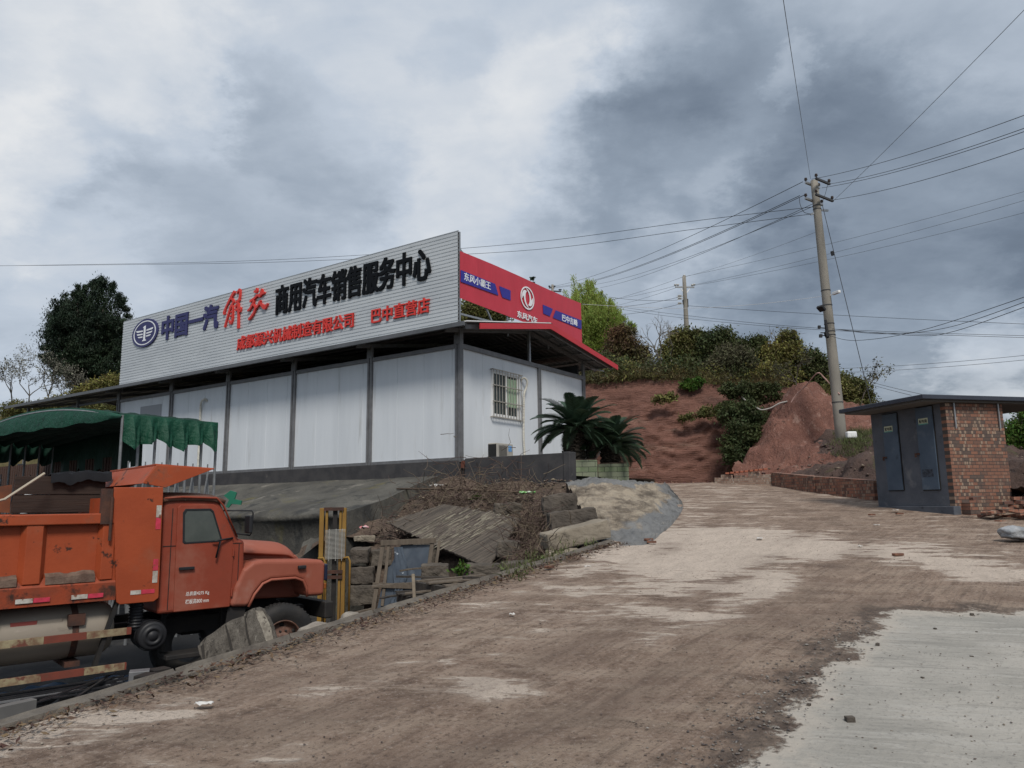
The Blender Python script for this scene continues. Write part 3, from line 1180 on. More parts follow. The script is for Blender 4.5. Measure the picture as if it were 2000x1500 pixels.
# window on the gable wall
y0, z1 = gab(957, 721)
y1, _z = gab(1014, 735)
z0 = gab(957, 814)[1]
WN = obj("window", (lambda m_: m_)(MB().plate([(y0 + .04, z0 + .03), (y1 - .03, z0 + .03), (y1 - .03, z1 - .03), (y0 + .04, z1 - .03)], [[(y0 + .11, z0 + .10), (y1 - .10, z0 + .10), (y1 - .10, z1 - .10), (y0 + .11, z1 - .10)]], .014, .05, 'yz').mesh("window")), WHITEP, bld)
ym = (y0 + y1) / 2
mb = MB()
mb.box(.014, .022, y0 + .11, y1 - .10, z0 + .10, z1 - .10)
mb.build("pane", GLASS, WN)
mb = MB()
mb.box(.024, .028, ym + .04, y1 - .17, z0 + .34, z1 - .16)
mb.build("curtain", M("pale_green_curtain", (.30, .42, .28), .7, var=(.36, .48, .33), vscale=4), WN)
mb = MB()
mb.box(.024, .045, ym - .02, ym + .025, z0 + .101, z1 - .101)
mb.box(.024, .04, y1 - .165, y1 - .12, z0 + .101, z1 - .101)
mb.build("mullion", WHITEP, WN)
mb = MB()
nb = 11
for i in range(nb):
    yy = y0 + .03 + (y1 - y0 - .06) * i / (nb - 1)
    mb.tube([(.10, yy, z0), (.10, yy, z1)], .010, 6)
for zz_ in (z0, z0 + (z1 - z0) * .33, z0 + (z1 - z0) * .67, z1):
    mb.box(.085, .115, y0, y1, zz_ - .013, zz_ + .013)
for yy in (y0, y1):
    for zz_ in (z0, z1):
        mb.box(.014, .115, yy - .0145, yy + .0145, zz_ - .0155, zz_ + .0155)
mb.build("security_grille", M("cream_steel_bars", (.36, .34, .30), .5, var=(.24, .22, .195), vscale=9), bld)
cy = y1 + .06
mb = MB()
pts_ = [(.03, cy - .04, z1 - .12), (.12, cy + .02, z1 - .06), (.15, cy + .12, z1 - .15), (.12, cy + .12, z1 - .32), (.10, cy + .03, z1 - .55), (.09, cy + .02, z1 - 1.0), (.08, cy + .0, ZP + .8), (.08, cy + .03, ZP + .35), (.1, cy - .02, ZP + .05)]
fine_ = [polyl([Vector(q) for q in pts_], i / 119) for i in range(120)]
mb.tube(fine_, [.034 if i % 2 else .028 for i in range(120)], 8)
mb.build("refrigerant_pipe", PVC, bld)
# square hatch and looped conduit on the long wall
hx0, hz1 = fac(276, 795)
hx1, hz0 = fac(315, 817)
mb = MB()
mb.box(hx0, hx1, -.03, -.013, hz0, hz1)
mb.build("hatch", M("dull_grey_hatch", (.30, .31, .33), .5), bld, bevel=.004)
cx_, cz_ = fac(395, 800)
mb = MB()
lp = [Vector((cx_, -.05, ZP + .1)), Vector((cx_ - .02, -.05, cz_ - .5)), Vector((cx_ - .03, -.05, cz_ - .02)), Vector((cx_ + .06, -.09, cz_ + .24)), Vector((cx_ + .24, -.07, cz_ + .33)), Vector((cx_ + .28, -.01, cz_ + .25))]
fine_ = [polyl(lp, i / 79) for i in range(80)]
mb.tube(fine_, [.036 if i % 2 else .03 for i in range(80)], 8)
mb.build("conduit", PVC, bld)
# exposed red brick at the plinth corner
mb = MB()
mb.box(.062, .10, -.02, .42, 2.52, 2.70)
mb.build("exposed_brick", M("bare_brick", (.19, .07, .045), .9, var=(.13, .05, .035), vscale=9, bump=.5), bld)

# air conditioner on the plinth
ay0, az1 = gab(951, 866, .28)
ay1, _ = gab(1002, 870, .6)
ACX = (.28, .62)
ac = thing("air_conditioner", "beige outdoor air conditioner unit with a blue label standing by the white gable wall", "air conditioner", BL(.45, (ay0 + ay1) / 2, 2.62), -YAW)
ah = (az1 - 2.62)
al = (ay1 - ay0) * .5
mb = MB()
mb.box(-.14, .15, -al, al, .06, ah)
ACM = M("aged_beige_metal", (.42, .40, .36), .55, var=(.36, .34, .30), vscale=5)
mb.build("casing", ACM, ac, bevel=.015)
mb = MB()
for k in range(14):
    zz_ = .12 + k * (ah - .18) / 14
    mb.box(.152, .162, -al + .1, al - .3, zz_, zz_ + .012)
mb.box(.1505, .153, -al + .08, al - .28, .1, ah - .05)
mb.build("grille", M("grille_grey_beige", (.22, .21, .19), .6), ac)
mb = MB()
mb.box(.151, .156, al - .22, al - .07, ah - .2, ah - .05)
mb.build("badge", M("blue_label", (.06, .22, .55), .4, var=(.2, .42, .7), vscale=9), ac)
mb = MB()
mb.box(-.13, .13, -al - .006, -al - .001, .12, ah - .03)
mb.build("coil", M("dark_coil", (.02, .02, .02), .6), ac)
mb = MB()
for y in (-al + .08, al - .12):
    mb.box(-.14, .15, y, y + .05, -.0, .058)
split_build(mb, "foot", DARKST, ac)

# low dark wall running on from the plinth
lw = thing("parapet_wall", "low black painted concrete wall running from the corner of the white building", "wall", BL(.25, 0, 0), -YAW)
mb = MB()
mb.box(.0, 2.85, -.10, .14, 1.9, ZP + .03)
mb.build("wall_body", PLINTH, lw, bevel=.012)
mb = MB()
mb.box(2.852, 3.02, -.13, .17, 1.6, ZP + .05)
mb.build("end_pier", PLINTH, lw, bevel=.015)

# ------------------------------------------------------------------ roof signs
SGNM = M("white_corrugated_sheet", (.62, .645, .66), .4, var=(.54, .565, .585), vscale=.8, metal=.1, stretch=(.5, 1, 1.5), spec=.45, stains=[((.46, .48, .50), 2.5, .56, .72)])
SL, SZ0, SZ1 = 16.41, 6.24, 8.75
sg = thing("roof_sign", "long white corrugated roof sign with blue, red and black lettering and an oval blue emblem", "sign", CB, -YAW)
prof = []
z = SZ0
PER = (SZ1 - SZ0) / 25
for k in range(25):
    prof += [(z, -.024), (z + PER * .70, -.030), (z + PER * .76, -.004), (z + PER * .94, -.004)]
    z += PER
prof.append((SZ1, -.024))
xs = np.linspace(-SL, .0, 34)
mb = MB()
rows = [[(x, y + .006 * nz(x, z_, 0, 1.3, 2) - .02, z_ + .004 * nz(x, z_, 5, .6, 2)) for x in xs] for z_, y in prof]
mb.grid(rows)
mb.build("face_sheet", SGNM, sg)
SEAM = M("sheet_back_grey", (.10, .10, .105), .6)
mb = MB()
for i in range(6):
    x = -SL + .1 + i * (SL - .12) / 5
    mb.box(x - .03, x + .03, .0, .06, 6.0, SZ1 - .02)
    mb.obox((x, .06, 8.3), (x, 1.6, 6.45), .04, .04)
for zz_ in (6.4, 7.4, 8.6):
    mb.box(-SL + .14, -.05, .062, .10, zz_, zz_ + .05)
mb.box(-SL, 0, -.028, -.002, SZ1 + .001, SZ1 + .02)
mb.build("frame", GALV, sg)
FR = lambda h, z_, o: (h, -o, z_)
BLUE = M("navy_blue_acrylic", (.030, .030, .115), .4)
BLACK = M("black_acrylic", (.006, .007, .009), .6, spec=.1)
REDT = M("red_acrylic", (.62, .045, .035), .4)
WHT = M("white_vinyl", (.78, .80, .82), .4)


def fbox(l, t, r, b, lt=None, rb=None):
    """facade box from the left edge's top and bottom and the right edge's top and bottom pixels"""
    x0, za = fac(l[0], l[1], -.06)
    _, zb = fac(l[0], l[2], -.06)
    x1, zc = fac(r[0], r[1], -.06)
    _, zd = fac(r[0], r[2], -.06)
    return (x0, x1, (zb + zd) / 2, (za + zc) / 2)


def fb(lx, lt, lb, rx, rt, rb):
    return fbox((lx, lt, lb), 0, (rx, rt, rb), 0)


lettering("中国一汽", "blue_lettering", BLUE, sg, fb(319, 618, 662, 427, 596, 641), FR, .055, .035, fat=.045)
lettering("商用汽车销售服务中心", "black_lettering", BLACK, sg, fb(541, 555, 614, 841, 487, 546), FR, .055, .04, fat=.028)
lettering("成都源兴机械制造有限公司", "red_lettering", REDT, sg, fb(465, 655, 682, 691, 614, 641), FR, .055, .04, fat=.028)
lettering("巴中直营店", "red_lettering", REDT, sg, fb(727, 604, 631, 839, 581, 611), FR, .055, .04, fat=.028)
# brush-script characters drawn stroke by stroke (px, py, half width px)
STROKES = [
    [(1400, 125, 22), (1340, 230, 17), (1290, 330, 14), (1262, 410, 20), (1275, 425, 8)],
    [(1350, 215, 14), (1385, 260, 14), (1350, 330, 18), (1320, 420, 15), (1290, 520, 13), (1270, 600, 15)],
    [(1335, 335, 10), (1372, 320, 12), (1375, 420, 13), (1368, 500, 14), (1350, 545, 16), (1325, 505, 5)],
    [(1345, 400, 8), (1368, 392, 8)], [(1335, 455, 8), (1362, 445, 8)],
    [(1430, 160, 10), (1465, 105, 13), (1468, 190, 13), (1450, 260, 13), (1412, 345, 10)],
    [(1415, 275, 12), (1470, 235, 14)], [(1405, 330, 10), (1440, 285, 10)],
    [(1410, 380, 14), (1475, 345, 14), (1470, 400, 12)],
    [(1448, 270, 13), (1450, 400, 14), (1448, 520, 14), (1445, 615, 18)],
    [(1690, 85, 12), (1685, 130, 20), (1655, 130, 12)],
    [(1600, 265, 16), (1660, 220, 14), (1700, 175, 14)],
    [(1655, 240, 12), (1640, 290, 15), (1600, 360, 14), (1570, 385, 9)],
    [(1640, 295, 12), (1672, 340, 14), (1650, 410, 14), (1610, 470, 14), (1582, 500, 12)],
    [(1755, 95, 12), (1750, 150, 20), (1720, 205, 14)],
    [(1700, 190, 12), (1750, 165, 14), (1795, 145, 12)],
    [(1742, 245, 9), (1710, 310, 14), (1668, 360, 10)],
    [(1715, 270, 10), (1760, 310, 18), (1795, 340, 24), (1835, 285, 5)],
]
mb = MB()
zx = lambda q: fac(250 + q[0] * .15, 550 + q[1] * .15, -.06)
for st_ in STROKES:
    pl = [Vector((*zx(q), q[2])) for q in st_]
    n_ = 7 * (len(pl) - 1) + 1
    cc = [polyl(pl, i / (n_ - 1)) for i in range(n_)]
    scl = (zx((1450, 300))[1] - zx((1450, 400))[1]) / 100
    lf, rt = [], []
    for i, c in enumerate(cc):
        d = cc[min(i + 1, n_ - 1)] - cc[max(i - 1, 0)]
        d = Vector((d.x, d.y)).normalized()
        hw = max(.2, c.z) * scl * (.45 if i in (0, n_ - 1) else 1)
        lf.append((c.x - d.y * hw, c.y + d.x * hw))
        rt.append((c.x + d.y * hw, c.y - d.x * hw))
    oo = .108 + .0009 * STROKES.index(st_)
    for i in range(n_ - 1):
        q4 = [lf[i], rt[i], rt[i + 1], lf[i + 1]]
        vs = [(p[0], -oo, p[1]) for p in q4] + [(p[0], -.05, p[1]) for p in q4]
        fs = [(0, 1, 2, 3), (0, 4, 5, 1), (2, 6, 7, 3), (1, 5, 6, 2), (3, 7, 4, 0)]
        mb.add(vs, fs)
k_ = sum(len(q) - 1 for q in STROKES[:10]) * 7 * 5
for a_, b_ in ((0, k_), (k_, len(mb.f))):
    m2 = MB()
    m2.v, m2.f, m2.mi = mb.v, mb.f[a_:b_], mb.mi[a_:b_]
    m2 = m2.compact()
    m2.build("red_script", REDT, sg)
# oval emblem
ex, ez = fac(284.5, 650.5, -.06)
ea = (fac(309, 650, -.06)[0] - fac(260, 650, -.06)[0]) / 2
eb = (fac(284, 624, -.06)[1] - fac(284, 677.5, -.06)[1]) / 2


def oval(a, b, o, n=56):
    return [(ex + a * math.cos(2 * math.pi * i / n), ez + b * math.sin(2 * math.pi * i / n)) for i in range(n)]


mb = MB()
mb.prism(oval(ea, eb, 0), -.10, -.05, 'xz')
mb.build("emblem", BLUE, sg)
mb = MB()
mb.plate(oval(ea * .865, eb * .865, 0), [oval(ea * .80, eb * .80, 0)], -.106, -.101, 'xz')
E_ = lambda a, b: (ex + ea * a, ez + eb * b)
mb.prism([E_(-.07, .48), E_(-.13, .40), E_(-.13, .36), E_(-.07, .38), E_(-.07, -.48), E_(-.15, -.52), E_(-.15, -.58), E_(.15, -.58), E_(.15, -.52), E_(.07, -.48), E_(.07, .52)], -.108, -.1015, 'xz')
for sx in (-1, 1):
    for (a0, a1, b0, dy) in ((.14, .68, .22, .03), (.14, .62, .0, .0), (.14, .52, -.20, -.02)):
        mb.prism([E_(sx * a0, b0 - .02), E_(sx * a1, b0 + .02 + dy), E_(sx * (a1 - .05), b0 - .07), E_(sx * (a1 - .14), b0 - .10), E_(sx * a0, b0 - .11)], -.107, -.1012, 'xz')
mb.build("emblem_mark", WHT, sg)

# red sign over the gable
rs = thing("gable_sign", "red roof sign with blue bands, white lettering and a round white emblem above the gable", "sign", CB, -YAW)
RZ0, RZ1 = 6.925, 8.20
REDS = M("red_banner_sheet", (.53, .040, .062), .42, var=(.47, .036, .055), vscale=1.5, stretch=(1, 2, .6), stains=[((.60, .06, .085), 1.2, .55, .75)])
mb = MB()
rows = []
for zz_ in np.linspace(RZ0, RZ1, 8):
    rows.append([(.035 + .008 * nz(y, zz_, 0, .9, 2), y, zz_ + .02 * math.sin(y * .9) * (zz_ > RZ1 - .01) - .13 * (y / W_) * (RZ1 - zz_) / (RZ1 - RZ0)) for y in np.linspace(0, W_, 40)])
mb.grid(rows)
o = mb.build("banner", REDS, rs)
mb = MB()
mb.box(-.03, .02, -.0, .05, 6.05, 8.74)
mb.obox((-.02, .06, 8.25), (-.02, .9, 7.95), .04, .05)
for y in (2.2, 4.4, W_ - .04):
    mb.box(-.02, .02, y - .02, y + .02, 6.3, RZ1 - .02)
for zz_ in (RZ0 + .04, RZ1 - .08):
    mb.box(-.022, .018, .05, W_ - .07, zz_, zz_ + .04)
mb.obox((-.02, .0, 6.52), (-.02, 1.9, 6.60), .04, .05)
mb.obox((-.5, .3, 6.40), (-.5, 2.4, 6.66), .05, .05)
mb.obox((-1.1, .3, 6.40), (-1.1, 2.4, 6.70), .05, .05)
mb.build("frame", GALV, rs)
GZ = lambda zx_, zy_: (840 + zx_ * .25330, 440 + zy_ * .25333)
gp = lambda zx_, zy_: gab(*GZ(zx_, zy_), .05)
BAND = M("blue_vinyl_band", (.028, .026, .25), .4)
mb = MB()
for q in ([(219, 337), (502, 452), (528, 541), (218, 428)], [(534, 468), (621, 503), (621, 578), (558, 556), (545, 520)], [(869, 611), (947, 645), (924, 702), (873, 680)], [(969, 655), (1167, 733), (1167, 801), (947, 712)]):
    pp = [gp(*c) for c in q]
    pp = [(min(max(a, .01), W_ - .01), b) for a, b in pp]
    mb.prism(pp, .047, .052, 'yz')
split_build(mb, "blue_band", BAND, rs)
GR = lambda h, z_, o: (o, h, z_)


def gb(lx, lt, lb, rx, rt, rb):
    x0, za = gp(lx, lt)
    _, zb = gp(lx, lb)
    x1, zc = gp(rx, rt)
    _, zd = gp(rx, rb)
    return (x0, x1, (zb + zd) / 2, (za + zc) / 2)


lettering("东风小霸王", "white_lettering", WHT, rs, gb(263, 365, 422, 466, 437, 500), GR, .053, .006, fat=.018)
lettering("东风汽车", "white_lettering", WHT, rs, gb(672, 657, 707, 826, 712, 762), GR, .053, .006, fat=.03)
lettering("巴中吉峰", "white_lettering", WHT, rs, gb(1018, 688, 738, 1135, 728, 778), GR, .053, .006, fat=.025)
# round emblem: ring and two facing swallow blades (coordinates in a unit disc)
cy0, cz0 = gp(750, 562)
ry_ = (gp(803, 580)[0] - gp(698, 545)[0]) / 2
rz_ = (gp(750, 475)[1] - gp(750, 649)[1]) / 2
U = lambda a, b: (cy0 + ry_ * a, cz0 + rz_ * b)
mb = MB()
ring = lambda k, n=56: [U(k * math.cos(2 * math.pi * i / n), k * math.sin(2 * math.pi * i / n)) for i in range(n)]
mb.plate(ring(1.0), [ring(.88)], .053, .060, 'yz')


def crv(pts, n=8):
    pl = [Vector((*p, 0)) for p in pts]
    return [polyl(pl, i / (n * (len(pl) - 1)))[:2] for i in range(n * (len(pl) - 1) + 1)]


bl = crv([(-.80, -.02), (-.72, .35), (-.45, .62), (-.1, .60)], 6) + crv([(-.1, .60), (-.28, .30), (-.30, -.1), (-.15, -.5), (.22, -.84)], 6)[1:] + crv([(.22, -.84), (-.15, -.72), (-.42, -.42), (-.52, -.02)], 6)[1:] + crv([(-.52, -.02), (-.62, .08), (-.74, -.16), (-.80, -.02)], 4)[1:-1]
for s in (1, -1):
    mb.plate([U(s * a, s * b) for a, b in bl], [], .0535, .0605, 'yz')
mb.build("emblem", WHT, rs)

# ------------------------------------------------------------------ orange dump truck
TA = rad(48)
TX = Vector((math.sin(TA), math.cos(TA), 0))
TO = Vector((-3.243, 11.0, -.67))
trk = thing("dump_truck", "rusty orange dump truck with a bonneted cab parked in the yard below the road", "truck", TO, math.pi / 2 - TA)
ORANGE = M("faded_orange_bed", (.365, .070, .023), .6, var=(.30, .056, .019), vscale=1.6, bump=.15, bscale=20, stains=[((.30, .085, .04), 2.2, .54, .74), ((.05, .022, .015), 4.0, .60, .645), ((.15, .085, .055), 1.7, .58, .74), ((.06, .03, .02), 14, .70, .74)])
CABM = M("dusty_red_orange_cab", (.275, .052, .027), .55, var=(.225, .045, .023), vscale=1.4, bump=.1, bscale=14, stains=[((.29, .10, .065), 1.6, .46, .72), ((.12, .05, .035), 2.6, .58, .76), ((.05, .022, .015), 9, .67, .72)])
DUSTC = M("dusty_pink_orange_panel", (.31, .095, .06), .6, var=(.27, .075, .045), vscale=1.6, stains=[((.33, .15, .11), 2.4, .52, .75), ((.16, .06, .04), 4, .64, .8)])
ROOFC = M("dirty_cab_roof", (.20, .085, .055), .7, var=(.10, .05, .035), vscale=2.5, stains=[((.04, .03, .025), 3, .52, .7)])
RUST = M("rusty_dark_steel", (.10, .045, .03), .85, var=(.05, .03, .025), vscale=6, bump=.4, stains=[((.20, .07, .04), 4, .56, .68)])
UNDER = M("black_chassis", (.018, .017, .017), .7, var=(.03, .026, .023), vscale=5)
RUBBER = M("tyre_rubber", (.022, .022, .023), .75, var=(.04, .037, .034), vscale=4, bump=.2)
RIMM = M("rusty_rim", (.13, .06, .04), .7, var=(.08, .045, .033), vscale=6, stains=[((.20, .13, .10), 5, .55, .7)])
TANKM = M("dusty_beige_tank", (.29, .25, .20), .55, var=(.22, .185, .15), vscale=1.2, stretch=(.6, 1, 1.4), stains=[((.10, .08, .065), 1.8, .56, .75), ((.36, .31, .26), 3, .58, .72)])
REFW = M("white_reflector", (.56, .53, .48), .5, var=(.34, .29, .24), vscale=14, stains=[((.2, .08, .05), 11, .56, .64)])
REFR = M("pink_red_reflector", (.60, .045, .09), .5, var=(.40, .04, .055), vscale=14, stains=[((.25, .07, .045), 11, .58, .66)])
BLKP = M("black_plastic", (.02, .02, .022), .5)
CABG = M("cab_window_glass", (.095, .105, .095), .12, spec=.55, var=(.06, .07, .065), vscale=2)
LAMPD = M("blue_black_lamp", (.02, .025, .05), .2, spec=.6)
AMBER = M("amber_lens", (.25, .08, .02), .3)

WB = 2.12
mb = MB()
mb.box(-6.6, .55, .55, .68, .62, .82)
mb.box(-6.6, .55, 1.42, 1.55, .62, .82)
for x in (-6.2, -5, -3.6, -2.6, -1.2, .3):
    mb.box(x - .05, x + .05, .681, 1.419, .66, .79)
mb.box(-.08, .08, .25, 1.85, .42, .58)
mb.box(-4.98, -4.82, .35, 1.75, .40, .60)
mb.build("chassis", UNDER, trk)
mb = MB()
mb.box(-1.15, .2, .75, 1.35, .55, 1.3)
mb.tube([(-1.1, 1.05, .62), (-4.8, 1.05, .52)], .05, 8)
mb.build("engine", UNDER, trk)


WZ = .42


def wheel(x, y, s):
    """s = +1: the dish faces the near side"""
    wh = MB()
    prof = [(.28, .02), (.33, -.005), (.40, -.02), (.45, -.012), (.485, .02), (.50, .055), (.50, .20), (.485, .235), (.45, .265), (.33, .25), (.28, .235)]
    wh.lathe([(r, s * o) for r, o in prof], (x, y, WZ), 'y', 48)
    for k in range(48):
        t = 2 * math.pi * k / 48
        a, b = math.cos(t), math.sin(t)
        for (o0, o1) in ((.05, .10), (.155, .205)):
            p0, p1 = (x + .498 * a, y + s * o0, WZ + .498 * b), (x + .498 * a, y + s * o1, WZ + .498 * b)
            wh.obox(p0, p1, .03, .018, (a, 0, b))
    w_ = wh.build("wheel", RUBBER, trk, True)
    r_ = MB()
    r_.lathe([(.285, s * .03), (.275, s * .01), (.262, s * .012), (.255, s * .04), (.245, s * .075), (.20, s * .085), (.15, s * .045), (.12, s * .04), (.11, s * .0), (.085, s * -.02), (.05, s * -.025), (.001, s * -.025)], (x, y, WZ), 'y', 40)
    h_ = r_
    h_.cur = 1
    for k in range(6):
        t = 2 * math.pi * (k + .5) / 6
        c = (x + .215 * math.cos(t), y + s * .076, WZ + .215 * math.sin(t))
        h_.lathe([(.001, s * .0), (.034, s * .0), (.034, s * .01)], c, 'y', 14)
    for k in range(10):
        t = 2 * math.pi * k / 10
        c = (x + .135 * math.cos(t), y + s * .02, WZ + .135 * math.sin(t))
        h_.lathe([(.001, s * -.012), (.014, s * -.012), (.014, s * .03)], c, 'y', 6)
    h_.build("rim", [RIMM, UNDER], w_, True)
    return w_


wheel(0, .03, 1)
wheel(0, 1.97, -1)
for y, s in ((.05, 1), (.36, 1), (2.03, -1), (1.72, -1)):
    wheel(-4.9, y, s)

# cab
CW = 1.93
mb = MB()
mb.prism([(-1.72, .95), (-1.73, 2.37), (-1.69, 2.45), (-1.04, 2.43), (-.98, 2.35), (-.72, 1.86), (-.62, 1.83), (-.60, 1.0), (-.82, .95)], .02, CW)
cab = mb.build("cab", CABM, trk, bevel=.045, bseg=3)
mb = MB()
rows = []
for i in range(9):
    t = i / 8
    x = -1.78 + .86 * t
    row = []
    for j in range(13):
        s = j / 12
        e = max(abs(s - .5) * 2, 0)
        zt = 2.51 - .02 * t - .07 * (e ** 4) - .045 * (abs(t - .5) * 2) ** 4
        row.append((x, -.015 + (CW + .05) * s, zt))
    rows.append(row)
mb.grid(rows)
o = mb.build("cab_roof", ROOFC, trk, True)
s_ = o.modifiers.new("thickness", 'SOLIDIFY')
s_.thickness = .06
s_.offset = -1
# door with its window opening
win = [(-1.455, 1.845), (-1.47, 2.22), (-1.44, 2.265), (-1.12, 2.265), (-1.08, 2.23), (-.955, 1.87), (-.965, 1.835), (-1.43, 1.825)]
dor = [(-1.525, .965), (-1.545, 2.29), (-1.51, 2.325), (-1.07, 2.325), (-1.02, 2.28), (-.80, 1.84), (-.775, 1.70), (-.80, .965)]
mb = MB()
mb.plate(dor, [win], .0, .035)
dr = mb.build("door", CABM, trk, bevel=.008)
big = lambda k: [(-1.21 + (a + 1.21) * k, 2.05 + (b - 2.05) * k) for a, b in win]
mb = MB()
mb.plate(big(1.03), [big(.93)], -.006, .012)
mb.build("window_seal", BLKP, dr, bevel=.003)
mb = MB()
mb.prism(big(.94), .004, .03)
mb.build("window", CABG, dr)
mb = MB()
mb.box(-1.50, -1.30, -.035, -.018, 1.487, 1.525)
mb.box(-1.485, -1.46, -.019, .002, 1.49, 1.52)
mb.box(-1.335, -1.315, -.019, .002, 1.49, 1.52)
mb.build("handle", BLKP, dr, bevel=.006)
DF = lambda h, z_, o_: (h, -o_, z_)
PAINTW = M("white_stencil_paint", (.70, .66, .62), .6)
lettering("总质量4275 Kg", "lettering", PAINTW, dr, (-1.385, -1.085, 1.145, 1.205), DF, .0005, .002, fat=.012)
lettering("栏板高800 mm", "lettering", PAINTW, dr, (-1.385, -1.085, 1.05, 1.11), DF, .0005, .002, fat=.012)
mb = MB()
for z_ in (1.15, 1.68):
    mb.tube([(-.785, -.006, z_ - .05), (-.785, -.006, z_ + .05)], .013, 8)
mb.build("door_hinge", CABM, trk)
mb = MB()
for x in (-1.60, -.70):
    mb.box(x - .004, x + .004, .014, .0215, 1.0, 1.80 if x > -1 else 2.28)
mb.box(-1.70, -.66, .014, .0215, 1.795, 1.803)
mb.build("panel_seam", UNDER, trk)
mb = MB()
mb.tube([(-1.72, -.005, 2.41), (-1.5, -.012, 2.425), (-1.05, -.012, 2.41), (-.95, -.005, 2.31), (-.74, .0, 1.88)], .014, 8)
mb.build("drip_rail", CABM, trk, True)
mb = MB()
mb.prism([(-.93, 2.20), (-.90, 2.22), (-.70, 1.90), (-.73, 1.87)], .22, CW - .2)
mb.build("windscreen", CABG, trk)
# bonnet: a lofted lid over a narrower nose
mb = MB()
rows = []
for i in range(15):
    t = i / 14
    x = -.64 + .98 * t
    hw = .76 - .14 * t
    zt = 1.855 - .10 * t - .08 * max(0, t - .8) ** 2 * 25
    row = []
    for j in range(17):
        s = j / 16 * 2 - 1
        e = abs(s)
        row.append((x, .985 + hw * s * 1.0, zt - .17 * (e ** 3.2) - .01))
    rows.append(row)
mb.grid(rows)
o = mb.build("bonnet", DUSTC, trk, True)
s_ = o.modifiers.new("thickness", 'SOLIDIFY')
s_.thickness = .03
mb = MB()
mb.prism([(-.62, 1.0), (-.62, 1.66), (.33, 1.57), (.40, 1.50), (.42, .95)], .40, 1.57)
mb.build("nose", DUSTC, trk, bevel=.03)
# front wings with their arches
fen = [(-.80, .96), (-.74, 1.22), (-.64, 1.44), (-.50, 1.535), (-.36, 1.555), (.56, 1.505), (.60, 1.44), (.59, .99), (.31, 1.0), (.30, 1.12), (.24, 1.23), (.12, 1.275), (-.24, 1.275), (-.36, 1.23), (-.47, 1.10), (-.54, .94)]
for y0 in (.0, 1.52):
    mb = MB()
    mb.prism(fen, y0 - .02, y0 + .45)
    fo = mb.build("wing", DUSTC, trk, bevel=.055, bseg=4)
    mb = MB()
    yy = -.035 if y0 == 0 else CW + .075
    mb.tube([(a, yy + (.012 if y0 == 0 else -.03), b) for a, b in [(.31, 1.0), (.30, 1.12), (.24, 1.23), (.12, 1.275), (-.24, 1.275), (-.36, 1.23), (-.47, 1.10), (-.55, .94)]], .02, 8)
    mb.build("arch_lip", DUSTC, fo, True)
    mb = MB()
    yy = -.04 if y0 == 0 else CW + .04
    mb.box(.15, .27, min(yy - .03, yy + .02), yy + .02, 1.395, 1.445)
    mb.build("indicator", BLKP, fo, bevel=.012)
    mb = MB()
    mb.box(.602, .66, y0 + .02, y0 + .36, 1.20, 1.44)
    mb.build("headlight", LAMPD, fo, bevel=.02)
    mb = MB()
    mb.box(.602, .64, y0 + .02, y0 + .2, 1.08, 1.16)
    mb.build("lens", AMBER, fo, bevel=.01)
mb = MB()
mb.box(.43, .56, .45, 1.53, .98, 1.5)
for k in range(9):
    mb.box(.562, .58, .48, 1.50, 1.02 + k * .05, 1.045 + k * .05)
mb.build("radiator_grille", BLKP, trk)
mb = MB()
mb.box(.60, .74, -.02, 2.0, .66, .90)
mb.box(.42, .60, .58, .66, .7, .8)
mb.box(.42, .60, 1.42, 1.5, .7, .8)
mb.build("bumper", UNDER, trk, bevel=.02)
# mirror on a hooped arm
mr = MB()
mr.tube([(-.76, .0, 1.93), (-.60, -.09, 1.90), (-.585, -.10, 1.93), (-.575, -.11, 2.2), (-.59, -.10, 2.235), (-.78, .0, 2.24), (-.93, .05, 2.24)], .011, 8)
mr.tube([(-.80, .0, 1.87), (-.99, -.05, 1.85), (-1.08, -.04, 1.84), (-.99, -.05, 1.83), (-1.035, -.05, 1.62)], .013, 8)
mm_ = mr.build("mirror_arm", BLKP, trk, True)
mb = MB()
mb.box(-.66, -.61, -.20, -.03, 1.93, 2.17)
mb.build("mirror", BLKP, mm_, bevel=.015)
# step, air cleaner and hose behind the cab
mb = MB()
mb.box(-1.58, -.72, .02, .35, .37, .43)
mb.box(-1.56, -1.51, .3, .36, .43, .95)
mb.box(-.80, -.75, .3, .36, .43, .95)
mb.build("cab_step", UNDER, trk, bevel=.01)
mb = MB()
mb.prism([(-.80, .95), (-.56, .92), (-.60, .50), (-.86, .42)], .05, .07)
mb.build("mud_flap", UNDER, trk)
mb = MB()
mb.lathe([(.001, .0), (.05, .0), (.055, .012), (.075, .012), (.08, .0), (.11, .0), (.115, .014), (.14, .014), (.165, .02), (.175, .04), (.175, .36), (.001, .36)], (-1.76, -.02, .70), 'y', 36)
mb.lathe([(.184, .10), (.19, .11), (.19, .14), (.184, .15)], (-1.76, -.02, .70), 'y', 36)
mb.build("air_cleaner", BLKP, trk, True)
mb = MB()
n_ = 44
mb.tube([(-1.93, .16, .80 + .40 * i / n_) for i in range(n_ + 1)], [.088 if (i // 2) % 2 else .074 for i in range(n_ + 1)], 16)
mb.build("intake_hose", BLKP, trk, True)
